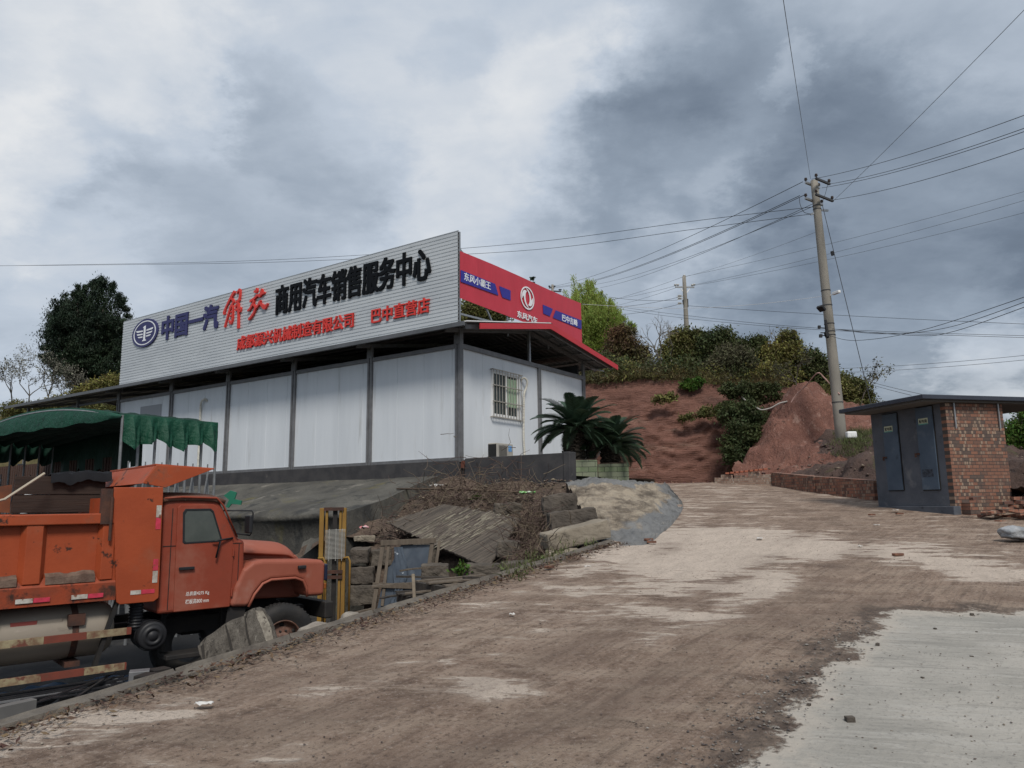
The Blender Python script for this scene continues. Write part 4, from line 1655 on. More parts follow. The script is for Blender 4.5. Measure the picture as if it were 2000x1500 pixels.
# beige gas tank with straps
mb = MB()
tr_ = .325
prof = [(.001, -3.98), (.15, -3.975), (.26, -3.94), (.315, -3.87), (tr_, -3.80), (tr_, -2.32), (.315, -2.26), (.26, -2.19), (.15, -2.155), (.001, -2.15)]
mb.lathe([(r, h) for r, h in prof], (0, .38, .83), 'x', 40)
mb.build("gas_tank", TANKM, trk, True)
for x in (-3.5, -2.62):
    mb = MB()
    pts_ = [(x, .38 + (tr_ + .008) * math.cos(t), .83 + (tr_ + .008) * math.sin(t)) for t in np.linspace(.0, 2 * math.pi, 33)]
    rows = [[(p[0] - .035, p[1], p[2]), (p[0] + .035, p[1], p[2])] for p in pts_]
    mb.grid(rows)
    mb.box(x - .09, x + .09, .38 - tr_ - .03, .38 - tr_ + .04, .92, 1.05)
    mb.box(x - .08, x + .08, .1, .7, .44, .50)
    mb.build("tank_strap", RUST, trk)
mb = MB()
for a_, b_, mt in ((-3.28, -3.02, 0), (-3.015, -2.76, 1)):
    zt, yt = .99, .38 - math.sqrt(tr_ ** 2 - .16 ** 2) - .006
    mb.cur = mt
    mb.box(a_, b_, yt - .004, yt + .02, zt - .022, zt + .022)
mb.build("tank_sticker", [M("faded_red_sticker", (.25, .06, .05), .5), TANKM], trk)
# side guard: two rust and cream painted rails on slanting hangers
GUARD = M("rust_and_cream_rail", (.20, .05, .032), .7, var=(.15, .045, .03), vscale=8, stains=[((.11, .07, .045), 6, .6, .72)])
CREAM = M("worn_cream_paint", (.33, .28, .17), .7, var=(.17, .10, .06), vscale=9, stains=[((.15, .055, .038), 6, .50, .60)])
for z_, xe in ((.80, -2.03), (.39, -2.06)):
    mb = MB()
    segs = np.arange(-5.6, xe, .44)
    for k, x in enumerate(segs):
        mb.cur = k % 2
        mb.box(x, min(x + .438, xe), -.045, -.005, z_ - .04, z_ + .04)
    mb.build("side_guard_rail", [GUARD, CREAM], trk)
for x in (-3.55, -2.28, -5.0):
    mb = MB()
    mb.obox((x + .10, .02, 1.22), (x - .14, .02, .36), .045, .07, (0, 1, 0))
    mb.build("guard_hanger", UNDER, trk)

# tipping bed
BX0, BX1, BZ0, BZ1 = -6.15, -2.24, 1.20, 2.23
bed = MB()
bed.box(BX0, BX1, .02, .06, 1.36, BZ1 - .02)
bed.box(BX0, BX1, WB - .02, WB + .02, 1.36, BZ1)
bed.box(BX0, BX1, .06, WB - .02, 1.24, 1.36)
bed.box(BX0, BX0 + .04, .06, WB - .02, 1.36, BZ1)
bed.box(BX1, BX1 + .04, .06, WB - .02, 1.36, BZ1 + .2)
bd = bed.build("tipper_bed", ORANGE, trk)
mb = MB()
mb.box(BX0, BX1, -.075, .018, BZ1 - .125, BZ1)
mb.build("top_rail", ORANGE, bd, bevel=.012)
mb = MB()
mb.prism([(-.06, 1.19), (-.07, 1.40), (.018, 1.50), (.018, 1.19)], BX0, BX1, 'yz')
mb.build("bottom_rail", M("rust_streaked_rail", (.34, .06, .022), .7, var=(.2, .05, .025), vscale=4, bump=.3, stains=[((.05, .025, .018), 3.5, .52, .64)]), bd)
for x in (-2.36, -3.14, -3.95, -4.75, -5.55):
    mb = MB()
    wd = .11 if x > -2.4 else .135
    zt, zb = BZ1 - .126, 1.42
    for dx0, dx1 in ((-wd, wd),):
        vs = [(x + dx0, .019, zb), (x + dx1, .019, zb), (x + dx1, .019, zt), (x + dx0, .019, zt), (x + dx0 * .6, -.062, zb + .02), (x + dx1 * .6, -.062, zb + .02), (x + dx1 * .6, -.062, zt), (x + dx0 * .6, -.062, zt)]
        mb.add(vs, [(0, 3, 2, 1), (4, 5, 6, 7), (0, 1, 5, 4), (2, 3, 7, 6), (0, 4, 7, 3), (1, 2, 6, 5)])
    mb.build("rib", ORANGE, bd, bevel=.006)
DIRT = M("caked_dirt", (.17, .12, .09), .95, var=(.1, .06, .045), vscale=8, bump=.8)
for xa, xb in ((-3.0, -2.48), (-3.82, -3.28), (-4.6, -4.1)):
    mb = MB()
    rows = []
    for i in range(14):
        x = xa + (xb - xa) * i / 13
        h = .05 + .03 * nz(x, 0, 0, 6, 3)
        rows.append([(x, -.066, 1.425), (x, -.05, 1.46 + h), (x, .015, 1.50 + h)])
    mb.grid(rows)
    mb.build("dirt_ledge", DIRT, bd)


def reflector(parent, x0, x1, y, z0, z1, mt):
    m_ = MB()
    m_.box(x0, x1, y - .003, y, z0, z1)
    return m_.build("reflector_tape", mt, parent)


for xa in (-2.72, -3.28, -3.95, -4.6):
    reflector(bd, xa, xa + .17, -.0735, 1.235, 1.285, REFW)
    reflector(bd, xa + .175, xa + .34, -.0735, 1.235, 1.285, REFR)
# tall smooth guard panel ahead of the bed
mb = MB()
mb.prism([(-2.23, 1.16), (-2.34, 2.35), (-2.345, 2.545), (-1.765, 2.55), (-1.745, 1.17), (-1.80, 1.13), (-2.19, 1.13)], -.085, -.055)
mb.box(-2.32, -1.80, -.05, -.02, 1.2, 2.5)
gp_ = mb.build("guard_panel", ORANGE, trk, bevel=.008)
reflector(gp_, -1.835, -1.775, -.0865, 2.17, 2.32, REFW)
reflector(gp_, -1.835, -1.775, -.0865, 2.02, 2.165, REFR)
reflector(gp_, -1.835, -1.775, -.0865, 1.51, 1.65, REFR)
reflector(gp_, -1.835, -1.775, -.0865, 1.36, 1.505, REFW)
reflector(gp_, -2.08, -1.96, -.0865, 1.235, 1.285, REFW)
reflector(gp_, -1.955, -1.80, -.0865, 1.235, 1.285, REFR)
mb = MB()
mb.box(-2.47, -2.35, -.08, .0, 2.1, 2.53)
mb.tube([(-2.36, -.10, 2.43), (-2.36, -.10, 1.9)], .018, 8)
mb.build("corner_post", RUST, trk)
# slanting visor over the cab and the front wall of the bed
mb = MB()
vp = [(-2.02, 2.60), (-1.86, 2.83), (-1.12, 2.80), (-1.74, 2.545)]
mb.prism(vp, -.08, -.055)
mb.prism(vp, WB - .05, WB - .02)
mb.prism([(-1.87, 2.825), (-1.87, 2.85), (-1.12, 2.81), (-1.12, 2.79)], -.0545, WB - .055)
mb.prism([(-2.02, 2.595), (-2.0, 2.60), (-1.86, 2.82), (-1.88, 2.82)], -.0545, WB - .055)
mb.build("visor", ORANGE, trk, bevel=.004)
# dark boards raising the far side and front of the load space
PLK = M("dark_stained_boards", (.034, .023, .019), .9, var=(.048, .031, .024), vscale=3, stretch=(.4, 1, 5), bump=.5, bscale=8)
mb = MB()
for k in range(3):
    mb.box(-3.15, -2.06, 1.5 - .012 * k, 1.54 - .012 * k, 2.0 + .245 * k, 2.24 + .245 * k)
mb.build("load_board", PLK, trk, bevel=.006)
mb = MB()
mb.prism([(-3.62, 2.28), (-3.56, 2.45), (-3.38, 2.58), (-3.16, 2.62), (-3.16, 2.25)], 1.6, 1.63)
mb.build("load_panel", M("rust_orange_plate", (.22, .07, .03), .8, var=(.12, .05, .03), vscale=4), trk)
mb = MB()
rows = []
for i in range(24):
    t = i / 23
    x = -2.75 + .75 * t
    rows.append([(x, 1.40 + .32 * j / 8, 2.735 + .06 * nz(x, j * .12, 0, 5, 3) + .03 * math.sin(j / 8 * 3.1) + (.05 * t) - (.10 if j == 0 else 0)) for j in range(9)])
mb.grid(rows)
mb.build("black_tarp", M("black_plastic_sheet", (.012, .012, .014), .75, spec=.1), trk, True)
mb = MB()
mb.tube([(-3.9, .9, 2.25), (-3.3, 1.1, 2.42), (-2.86, 1.25, 2.76)], .018, 6)
mb.build("pole_on_load", M("weathered_pale_wood", (.40, .35, .27), .8), trk)

# loose truck tyre and things lying in the yard
def local(o_, x, y, z=0.0):
    a = o_.rotation_euler.z
    return o_.location + Vector((x * math.cos(a) - y * math.sin(a), x * math.sin(a) + y * math.cos(a), z))


mb = MB()
pr = [(.24, .0), (.30, -.03), (.40, -.03), (.46, .0), (.48, .05), (.48, .17), (.46, .22), (.40, .25), (.30, .25), (.24, .22), (.24, .0)]
mb.lathe(pr, (0, 0, .46), 'y', 48)
o = mb.build("loose_tyre", RUBBER, None, True)
tag(o, "bald black tyre leaning under the cab step of the orange truck", "tyre")
o.location = local(trk, -1.10, .50)
o.rotation_euler = (rad(-8), 0, trk.rotation_euler.z)

# ------------------------------------------------------------------ green folding canopy
TGO = Vector((ray(235, 900).x * 13.5, 13.5, YARD))
tn = thing("folding_canopy", "green tarpaulin folding canopy on grey steel scissor legs behind the orange truck", "canopy", TGO, -YAW)
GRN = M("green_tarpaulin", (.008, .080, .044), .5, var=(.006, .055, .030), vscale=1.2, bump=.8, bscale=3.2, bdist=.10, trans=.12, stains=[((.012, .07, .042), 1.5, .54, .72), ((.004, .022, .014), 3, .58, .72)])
GRND = M("green_tarpaulin_shaded", (.006, .036, .022), .6, var=(.005, .026, .016), vscale=1.2, bump=.3, bscale=5)  # darker copy of the tarpaulin green, shade inside the canopy painted in
TST = M("grey_tube_steel", (.25, .26, .265), .5, metal=.4, var=(.18, .185, .19), vscale=8)
TW, TD, TH, RISE = 6.8, 1.92, 4.04, .36
NB = 6


def arch(u):
    t = u / TW
    return TH + RISE * (1 - (2 * t - 1) ** 2) - .10 * (t > .0) * 0


# gable panel facing the road side (x runs left as -x)
mb = MB()
rows = [[], [], []]
for i in range(41):
    u = TW * i / 40
    zt = arch(u)
    zb = TH - .06 + .02 * math.sin(u * 5)
    rows[0].append((-u, -.03 + .01 * math.sin(u * 4), zb))
    rows[1].append((-u, -.05, (zb + zt) / 2))
    rows[2].append((-u, 0, zt))
mb.grid(rows)
mb.build("gable_panel", GRN, tn, True)
mb = MB()
rows = []
for j in range(NB * 8 + 1):
    y = TD * j / (NB * 8)
    ph = (j % 8) / 8
    sag = .34 * math.sin(math.pi * ph)
    rows.append([(-TW * i / 40, y, arch(TW * i / 40) - .01 - sag * (.45 + .55 * math.sin(math.pi * i / 40)) + .05 * nz(i * .3, j * .3, 0, 1, 3)) for i in range(41)])
mb.grid(rows)
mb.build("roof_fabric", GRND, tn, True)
# pleated curtain along the near right side, its hem hanging in points
for side in (0, 1):
    mb = MB()
    rows = []
    n_ = NB * 16
    for j in range(n_ + 1):
        y = TD * j / n_
        ph = (j % 16) / 16
        bay = j // 16
        tri = 1 - abs(2 * ph - 1)
        drop = .47 + .11 * tri + .07 * math.sin(bay * 2.3 + ph * 3)
        outx = .17 * tri
        row = []
        for k in range(9):
            v = k / 8
            xo = .02 + outx * (v ** .7) + .03 * math.sin(ph * 12 + v * 4) * v
            row.append(((xo if not side else -TW - xo), y, TH + .02 - drop * v))
        rows.append(row)
    mb.grid(rows)
    mb.build("side_curtain", GRN if not side else GRND, tn, False)  # far side takes the darker green, painted as canopy shade
for side in (0, 1):
    sx = -.02 if not side else -TW + .02
    for j in range(NB + 1):
        y = TD * j / NB
        mb = MB()
        mb.tube([(sx, y, 0), (sx, y, TH)], .026, 8)
        mb.build("leg", TST, tn)
    for j in range(NB):
        y0, y1 = TD * j / NB, TD * (j + 1) / NB
        ym_ = (y0 + y1) / 2
        mb = MB()
        for za, zb in ((1.95, 3.10), (.5, 1.85)):
            mb.tube([(sx + .03, ym_, zb), (sx + .03, y0, za)], .018, 6)
            mb.tube([(sx - .03, ym_, zb), (sx - .03, y1, za)], .018, 6)
            mb.tube([(sx, ym_, zb + .12), (sx, ym_, za)], .014, 6)
        mb.build("scissor_brace", TST, tn)
for j in range(NB + 1):
    y = TD * j / NB
    mb = MB()
    mb.tube([(-TW * i / 24, y, arch(TW * i / 24) - .05) for i in range(25)], .022, 6)
    mb.build("roof_arch", TST, tn)

mb = MB()
rows = []
for k in range(8):
    v = k / 7
    rows.append([(-TW * i / 60, TD + .06 * math.sin(i * .9) * v, arch(TW * i / 60) - .05 - (1.15 + .18 * math.sin(i * .63) + .1 * math.sin(i * 1.7)) * v) for i in range(24, 61)])
mb.grid(rows)
mb.build("rear_shade_sheet", GRND, tn)  # dark sheet added to stand for the shade under the roof

# brown slatted wall at the back of the yard
SLM = M("brown_slats", (.085, .045, .032), .75, var=(.06, .034, .026), vscale=3, stretch=(3, 3, .5))
swo = Vector((ray(232, 900).x * 17.2, 17.2, YARD))
sw = thing("slatted_fence", "tall brown fence of upright slats behind the green canopy", "fence", swo, -YAW)
mb = MB()
for i in range(84):
    x = -i * .125
    mb.box(x - .085, x, -.03, .0, .2, 3.55)
mb.box(-10.5, 0, .001, .03, .1, 3.5)
mb.build("slats", SLM, sw)
mb = MB()
for z_ in (.5, 1.9, 3.4):
    mb.box(-10.5, .05, .031, .08, z_, z_ + .06)
split_build(mb, "rail", DARKST, sw)
for i in range(5):
    mb = MB()
    mb.box(-i * 2.6 - .06, -i * 2.6 + .06, .081, .2, 0, 3.6)
    mb.build("post", DARKST, sw)
# white drain pipe and dark clutter under the canopy
a_, b_ = P(48, 985, 13.2), P(57, 960, 13.2)
c_ = P(105, 957, 13.9)
mb = MB()
mb.tube([(a_.x, a_.y, YARD), a_, a_.lerp(b_, .8), b_ + Vector((.05, .02, .01)), b_.lerp(c_, .3), c_], .055, 10)
o = mb.build("drain_pipe", WHITEP, None, True)
tag(o, "white plastic pipe elbow standing under the green canopy", "pipe")

# ------------------------------------------------------------------ brick switch house
SO = Vector((8.33, 14.4, 1.18))
SFD = Vector((-.25, .97, 0)).normalized()
# local x = along the brick side (away to the right), local y = along the door front (away to the left)
SANG = math.atan2(.25, .97)
shed = thing("switch_house", "small brick switch house with a grey rendered front and two blue-grey metal doors", "shed", SO, SANG)


def brick_mat(name, ax, c1, c2, mortar, scale=1.0, dark=(.10, .07, .058), pale=(.285, .205, .148)):
    m = bpy.data.materials.new(name)
    m.use_nodes = True
    t = m.node_tree
    b = t.nodes['Principled BSDF']
    n_, l_ = t.nodes.new, t.links.new
    tcn = n_("ShaderNodeTexCoord")
    sp = n_("ShaderNodeSeparateXYZ")
    l_(tcn.outputs['Object'], sp.inputs[0])
    cm = n_("ShaderNodeCombineXYZ")
    l_(sp.outputs[ax], cm.inputs[0])
    l_(sp.outputs[2], cm.inputs[1])

    def brk(wd, off, sq):
        k = n_("ShaderNodeTexBrick")
        k.offset = off
        k.inputs['Scale'].default_value = 1.0
        k.inputs['Brick Width'].default_value = wd
        k.inputs['Row Height'].default_value = .066 * scale
        k.inputs['Mortar Size'].default_value = .0055
        k.inputs['Mortar Smooth'].default_value = .15
        l_(cm.outputs[0], k.inputs['Vector'])
        return k
    k1 = brk(.165 * scale, .5, 1)
    k1.inputs['Color1'].default_value = (*c1, 1)
    k1.inputs['Color2'].default_value = (*c2, 1)
    k1.inputs['Mortar'].default_value = (*mortar, 1)
    k1.inputs['Bias'].default_value = -.1
    k2 = brk(.055 * scale, .37, 1)
    k2.inputs['Color1'].default_value = (0, 0, 0, 1)
    k2.inputs['Color2'].default_value = (1, 1, 1, 1)
    k2.inputs['Mortar'].default_value = (.5, .5, .5, 1)
    k3 = brk(.165 * scale, .5, 1)
    k3.inputs['Color1'].default_value = (0, 0, 0, 1)
    k3.inputs['Color2'].default_value = (1, 1, 1, 1)
    k3.inputs['Mortar'].default_value = (.5, .5, .5, 1)
    ns = n_("ShaderNodeTexNoise")
    ns.inputs['Scale'].default_value = 1.6
    ns.inputs['Detail'].default_value = 4
    l_(tcn.outputs['Object'], ns.inputs[0])

    def st(v, lo, hi):
        r = n_("ShaderNodeMapRange")
        r.inputs[1].default_value = lo
        r.inputs[2].default_value = hi
        l_(v, r.inputs[0])
        return r.outputs[0]

    def mu(a, c):
        x = n_("ShaderNodeMath")
        x.operation = 'MULTIPLY'
        l_(a, x.inputs[0])
        if isinstance(c, float):
            x.inputs[1].default_value = c
        else:
            l_(c, x.inputs[1])
        return x.outputs[0]

    def mix(f, a, c):
        x = n_("ShaderNodeMix")
        x.data_type = 'RGBA'
        l_(f, x.inputs[0])
        for q, v in ((6, a), (7, c)):
            if isinstance(v, tuple):
                x.inputs[q].default_value = (*v, 1)
            else:
                l_(v, x.inputs[q])
        return x.outputs[2]
    c = mix(mu(st(k3.outputs['Color'], .52, .60), st(ns.outputs[0], .38, .52)), k1.outputs['Color'], dark)
    c = mix(mu(st(k2.outputs['Color'], .66, .74), st(ns.outputs[0], .36, .56)), c, pale)
    c = mix(k1.outputs['Fac'], c, mortar)
    n5 = n_("ShaderNodeTexNoise")
    n5.inputs['Scale'].default_value = 30
    n5.inputs['Detail'].default_value = 5
    l_(tcn.outputs['Object'], n5.inputs[0])
    h = n_("ShaderNodeHueSaturation")
    l_(c, h.inputs['Color'])
    rr = n_("ShaderNodeMapRange")
    rr.inputs[3].default_value = .7
    rr.inputs[4].default_value = 1.3
    l_(n5.outputs[0], rr.inputs[0])
    l_(rr.outputs[0], h.inputs['Value'])
    l_(h.outputs[0], b.inputs['Base Color'])
    b.inputs['Roughness'].default_value = .9
    bp = n_("ShaderNodeBump")
    bp.inputs['Strength'].default_value = .8
    bp.inputs['Distance'].default_value = .012
    bp.invert = True
    l_(k1.outputs['Fac'], bp.inputs['Height'])
    l_(bp.outputs[0], b.inputs['Normal'])
    return m


BRX = brick_mat("mixed_brick_side", 0, (.225, .105, .068), (.155, .078, .055), (.06, .05, .045), 1.0)
BRY = brick_mat("mixed_brick_front", 1, (.25, .10, .06), (.16, .07, .045), (.085, .07, .06))
RENDER = M("grey_cement_render", (.105, .115, .135), .85, var=(.075, .083, .10), vscale=1.8, bump=.4, bscale=14, stains=[((.16, .165, .175), 2.3, .54, .7), ((.035, .037, .045), 3.2, .58, .72), ((.03, .032, .04), 9, .66, .74)])
DOORM = M("blue_grey_door_paint", (.075, .105, .145), .5, var=(.055, .08, .115), vscale=2.4, stains=[((.03, .038, .05), 3.5, .57, .72), ((.13, .155, .185), 2.2, .56, .72)])
SH = 2.25                      # wall top above the object's base
FW, SWD = 2.03, 1.36
mb = MB()
mb.box(.12, SWD, .0, .12, -.1, SH)
mb.box(SWD - .12, SWD, .121, FW, -.1, SH)
mb.box(.12, SWD - .121, FW - .12, FW, -.1, SH)
mb.box(-.0, .119, -.004, .119, .282, SH - .002)
mb.build("brick_wall", BRX, shed)
mb = MB()
mb.box(.0, .118, .12, FW, .28, SH - .003)
mb.build("front_wall", RENDER, shed, bevel=.006)
mb = MB()
mb.box(-.05, .1185, -.012, FW + .02, -.3, .279)
mb.build("base_course", RENDER, shed, bevel=.012)


def fdoor(px, py):
    return onplane(px, py, (SO.x, SO.y), (SFD.x, SFD.y))


# doors on the rendered front
for (l0, l1, tl, tr2, bt, lab, lk, dk) in (((1724, 1752), (1735, 1764), 811, 804, 958, (1738, 839), (1731, 894), False), ((1789, 1821), (1802, 1836), 798, 792, 957, (1806, 824), (1794, 887), True)):
    ya, zt = fdoor(l0[0], tl)
    yb, _ = fdoor(l0[1], tr2)
    _, zb = fdoor(l1[0], bt)
    y0_, y1_ = min(ya, yb), max(ya, yb)
    zt -= SO.z
    zb -= SO.z
    mb = MB()
    mb.box(-.035, -.003, y0_, y1_, zb, zt)
    d_ = mb.build("door", DOORM, shed, bevel=.006)
    mb = MB()
    for e0, e1, f0, f1 in ((y0_ - .014, y0_ - .003, zb, zt), (y1_ + .003, y1_ + .014, zb, zt), (y0_, y1_, zt + .003, zt + .014), (y0_, y1_, zb - .014, zb - .003)):
        mb.box(-.02, -.002, e0, e1, f0, f1)
    mb.build("door_gap", UNDER, d_)
    ly, lz = fdoor(*lab)
    lz -= SO.z
    mb = MB()
    mb.box(-.040, -.036, ly - .12, ly + .12, lz - .055, lz + .07)
    pl_ = mb.build("notice_plate", M("pale_green_notice", (.48, .50, .36), .5), d_)
    mb = MB()
    mb.box(-.0425, -.0405, ly - .115, ly + .115, lz - .054, lz - .035)
    mb.build("notice_band", M("teal_band", (.08, .30, .26), .5), pl_)
    lettering("配电箱", "lettering", BLKP, pl_, (-(ly + .10), -(ly - .10), lz - .022, lz + .045), lambda h, z_, o_: (-o_, -h, z_), .0405, .002, fat=.03)
    ky, kz = fdoor(*lk)
    kz -= SO.z
    mb = MB()
    mb.box(-.055, -.036, ky - .07, ky + .05, kz - .015, kz + .02)
    mb.tube([(-.065, ky, kz + .01), (-.075, ky, kz - .03), (-.065, ky, kz - .06)], .018, 8)
    mb.build("lock", RUST, d_, bevel=.003)
    if dk:
        vy, vz = fdoor(1815, 924)
        mb = MB()
        mb.box(-.038, -.0355, vy - .14, vy + .14, vz - SO.z - .075, vz - SO.z + .075)
        mb.build("vent_patch", M("soot_black_mesh", (.02, .022, .028), .8, var=(.06, .075, .1), vscale=20), d_)
# roof slab with a dark edge; underside of pale board
mb = MB()
mb.box(-.57, 2.95, -.09, 2.12, SH + .002, SH + .036)
mb.build("soffit", M("grey_soffit", (.12, .117, .112), .8), shed)
mb = MB()
mb.box(-.66, 3.04, -.18, 2.21, SH + .037, SH + .125)
mb.build("roof", M("blue_grey_sheet_roof", (.045, .052, .068), .45, var=(.035, .04, .055), vscale=3), shed, bevel=.012)
mb = MB()
for x in (.17, 1.22):
    mb.box(x, x + .025, -.04, -.018, SH - .50, SH)
    mb.box(x - .0, x + .02, -.019, .0, SH - .48, SH - .46)
split_build(mb, "roof_strap", GALV, shed)
mb = MB()
mb.box(.14, .62, -.20, -.004, -.3, .34)
mb.build("brick_pier", BRX, shed)

# low brick walls along the right side of the road
def brick_run(name, label, pts, h0, h1, mat_c, ragged=0.0, capm=None):
    a, b = Vector(pts[0]), Vector(pts[1])
    d = b - a
    ln = d.length
    ang = math.atan2(d.y, d.x)
    r = thing(name, label, "wall", (a.x, a.y, 0), ang, "low brick walls beside the road")
    mb_ = MB()
    n = max(2, int(ln / .24))
    for i in range(n):
        x0, x1 = ln * i / n, ln * (i + 1) / n
        t = (i + .5) / n
        z = zr(a.y + d.y * t)
        hh = h0 + (h1 - h0) * t
        if ragged:
            hh += round(random.uniform(-ragged, ragged) / .066) * .066
        za, zb2 = zr(a.y + d.y * i / n), zr(a.y + d.y * (i + 1) / n)
        vs = [(x, y, q) for x, zq in ((x0, za), (x1, zb2)) for y in (0, .24) for q in (zq - .25, (zq + (hh if ragged else h0 + (h1 - h0) * ((i + (x > x0 + 1e-6)) / n))))]
        mb_.add(vs, [(0, 1, 3, 2), (4, 6, 7, 5), (0, 4, 5, 1), (2, 3, 7, 6), (1, 5, 7, 3), (0, 2, 6, 4)])
    mb_.build("brickwork", mat_c, r)
    return r


BRL = brick_mat("low_wall_brick", 0, (.29, .125, .078), (.205, .088, .058), (.10, .085, .072), 1.15, dark=(.12, .06, .045), pale=(.30, .20, .14))
BRP = brick_mat("pale_laid_brick", 0, (.42, .30, .23), (.30, .16, .11), (.30, .26, .22), 1.0, dark=(.3, .2, .15), pale=(.5, .42, .34))
q1, q2, q3, q4 = roadpt(1709, 979), roadpt(1594, 963), roadpt(1508, 949), roadpt(1396, 943)
brick_run("brick_wall", "low dark red brick wall next to the switch house", (q2[:2], (q1.x + .0, q1.y)), .43, .47, BRL)
brick_run("brick_wall", "low brick wall between the pale brick end and the wall beside the switch house", (q3[:2], (q2.x - .02, q2.y + .03)), .40, .43, BRL)
brick_run("brick_wall", "unfinished low wall of pale and orange bricks at the crest of the road", (q4[:2], (q3.x - .03, q3.y + .02)), .16, .42, BRP, .07)
# a row of loose orange bricks on the unfinished wall
LB = M("loose_orange_brick", (.33, .115, .07), .9, var=(.24, .085, .055), vscale=5, bump=.5, bscale=40)


LBD = M("muddy_brick", (.20, .095, .062), .9, var=(.12, .065, .048), vscale=9, bump=.5, bscale=40)


def brick_at(p, rz, label, group=None, m_=LB, tilt=0.0, k_=1.0):
    mb_ = MB()
    mb_.box(-.12 * k_, .12 * k_, -.057 * k_, .057 * k_, 0, .055 * k_)
    o_ = mb_.build("brick", m_, None, bevel=.004)
    o_.location = p
    o_.rotation_euler = (tilt, 0, rz)
    return tag(o_, label, "brick", group)


for i in range(9):
    t = .25 + i * .083
    p = q4.lerp(q3, t)
    hh = .16 + .26 * t
    mb_ = None
    brick_at((p.x, p.y + .06, zr(p.y) + hh + .07), 1.45 + random.uniform(-.15, .15), "loose orange brick laid crosswise on top of the unfinished pale wall", "bricks on the unfinished wall")
    LBo = bpy.data.objects[-1] if False else None
for (px, py, rz, lab) in ((1267, 1057, .5, "broken brick leaning on the grey concrete slope by the road"), (1273, 1062, -.3, "lower of the two dark bricks at the foot of the concrete slope"), (1754, 1087, .2, "single orange brick lying on the open road"), (1703, 1008, .4, "brown brick fragment lying on the road in front of the brick walls"), (1757, 1006, .1, "flat brown brick piece on the road near the switch house doors"), (1073, 1112, .9, "orange brick lying in the grass at the kerb end")):
    p = roadpt(px, py)
    brick_at((p.x, p.y, zr(p.y) + .012), rz, lab, None, LBD, 0, .55)
# spoil and brick pile right of the switch house
p = roadpt(2030, 1030)
mb = MB()
for i in range(70):
    x, y = random.uniform(-1.5, 1.6), random.uniform(-.1, .55)
    z_ = (.45 + .12 * y) * (1 - abs(y - .3)) * random.random()
    a = random.uniform(-.25, .25)
    mb.obox((x - .12 * math.cos(a), y - .12 * math.sin(a), z_), (x + .12 * math.cos(a), y + .12 * math.sin(a), z_ + random.uniform(-.04, .04)), .115, .055)
o = mb.build("brick_pile", BRL, None)
o.location = (9.85, 13.35, zr(13.3) - .02)
tag(o, "dark collapsed pile of bricks beside the switch house", "brick pile", None, "stuff")

# ------------------------------------------------------------------ utility poles and lines
CONC = M("pole_concrete", (.27, .25, .215), .9, var=(.21, .195, .17), vscale=3, bump=.3, bscale=20, stretch=(1, 1, .4), stains=[((.16, .15, .13), 2.0, .56, .72)])
PORC = M("porcelain_insulator", (.45, .44, .42), .3)
BRNI = M("brown_insulator", (.05, .035, .03), .3)
WIRE = M("black_cable", (.03, .031, .034), .6)
WIREG = M("grey_wire", (.09, .095, .10), .5)
WIREW = M("white_cable", (.5, .5, .5), .5)


def insul(mb_, p, s=1.0):
    mb_.lathe([(.001, -.02), (.02 * s, -.02), (.02 * s, .02), (.05 * s, .03), (.05 * s, .055), (.03 * s, .07), (.045 * s, .08), (.04 * s, .11), (.001, .12)], p, 'z', 10)


pb, pt = P(1645, 872, 25), P(1590, 353, 25.0)
p1 = thing("utility_pole", "tall leaning concrete utility pole with cameras, standing behind the brick switch house", "utility pole", pb, 0)
top = pt - pb
mb = MB()
n_ = 12
mb.tube([top * (i / n_) * 1.0 - Vector((0, 0, .4)) * (i == 0) for i in range(n_ + 1)], [.185 - .062 * i / n_ for i in range(n_ + 1)], 18)
mb.build("pole", CONC, p1, True)
LP = lambda px, py, dd=0.0: P(px, py, 25 + dd) - pb
arms = []
ad = Vector((.80, .58, 0)).normalized()
for nm, za, hl, cx0 in (("crossarm", 358, .42, 1597), ("crossarm", 390, .52, 1600)):
    c = LP(cx0, za)
    for s in (-1, 1):
        o_ = Vector((-ad.y, ad.x, 0)) * (.20 * s)
        mb = MB()
        mb.obox(c + o_ - ad * hl, c + o_ + ad * hl, .07, .07)
        a_ = mb.build("crossarm", DARKST if s < 0 else GALV, p1)
        mb = MB()
        for e in (-1, 1):
            insul(mb, c + o_ + ad * (hl * .94 * e) + Vector((0, 0, .06)), 1.1)
        mb.build("insulator", BRNI, a_)
c = LP(1600, 411)
mb = MB()
mb.obox(c - ad * .1, c + ad * .55 + Vector((0, 0, .12)), .06, .06)
mb.obox(LP(1597, 414), LP(1583, 419), .06, .06)
mb.build("stay_bracket", GALV, p1)
mb = MB()
for y in (405, 412, 575, 604, 640, 655, 662, 790):
    v = (872 - y) / (872 - 353)
    q = top * v
    r = .187 - .062 * v
    mb.lathe([(r + .004, -.015), (r + .009, -.014), (r + .009, .014), (r + .004, .015)], q, 'z', 18)
mb.build("band", DARKST, p1)
mb = MB()
mb.tube([LP(1622, 577, -.15), LP(1627, 574, -.2), LP(1632, 573, -.25)], .015, 6)
mb.build("camera_bracket", WHITEP, p1)
mb = MB()
mb.obox(LP(1627, 574, -.2), LP(1640, 569, -.5), .10, .10)
mb.build("security_camera", WHITEP, p1, bevel=.02)
mb = MB()
mb.obox(LP(1600, 598, -.3), LP(1608, 607, -.22), .24, .10)
mb.build("floodlight", BLKP, p1, bevel=.02)
mb = MB()
for a_, b_ in (((1601, 640), (1613, 641)), ((1603, 650), (1614, 650)), ((1604, 655), (1615, 656))):
    mb.tube([LP(*a_, -.3), LP(*b_, -.15)], .018, 6)
mb.obox(LP(1600, 636, -.3), LP(1600, 642, -.3), .08, .08)
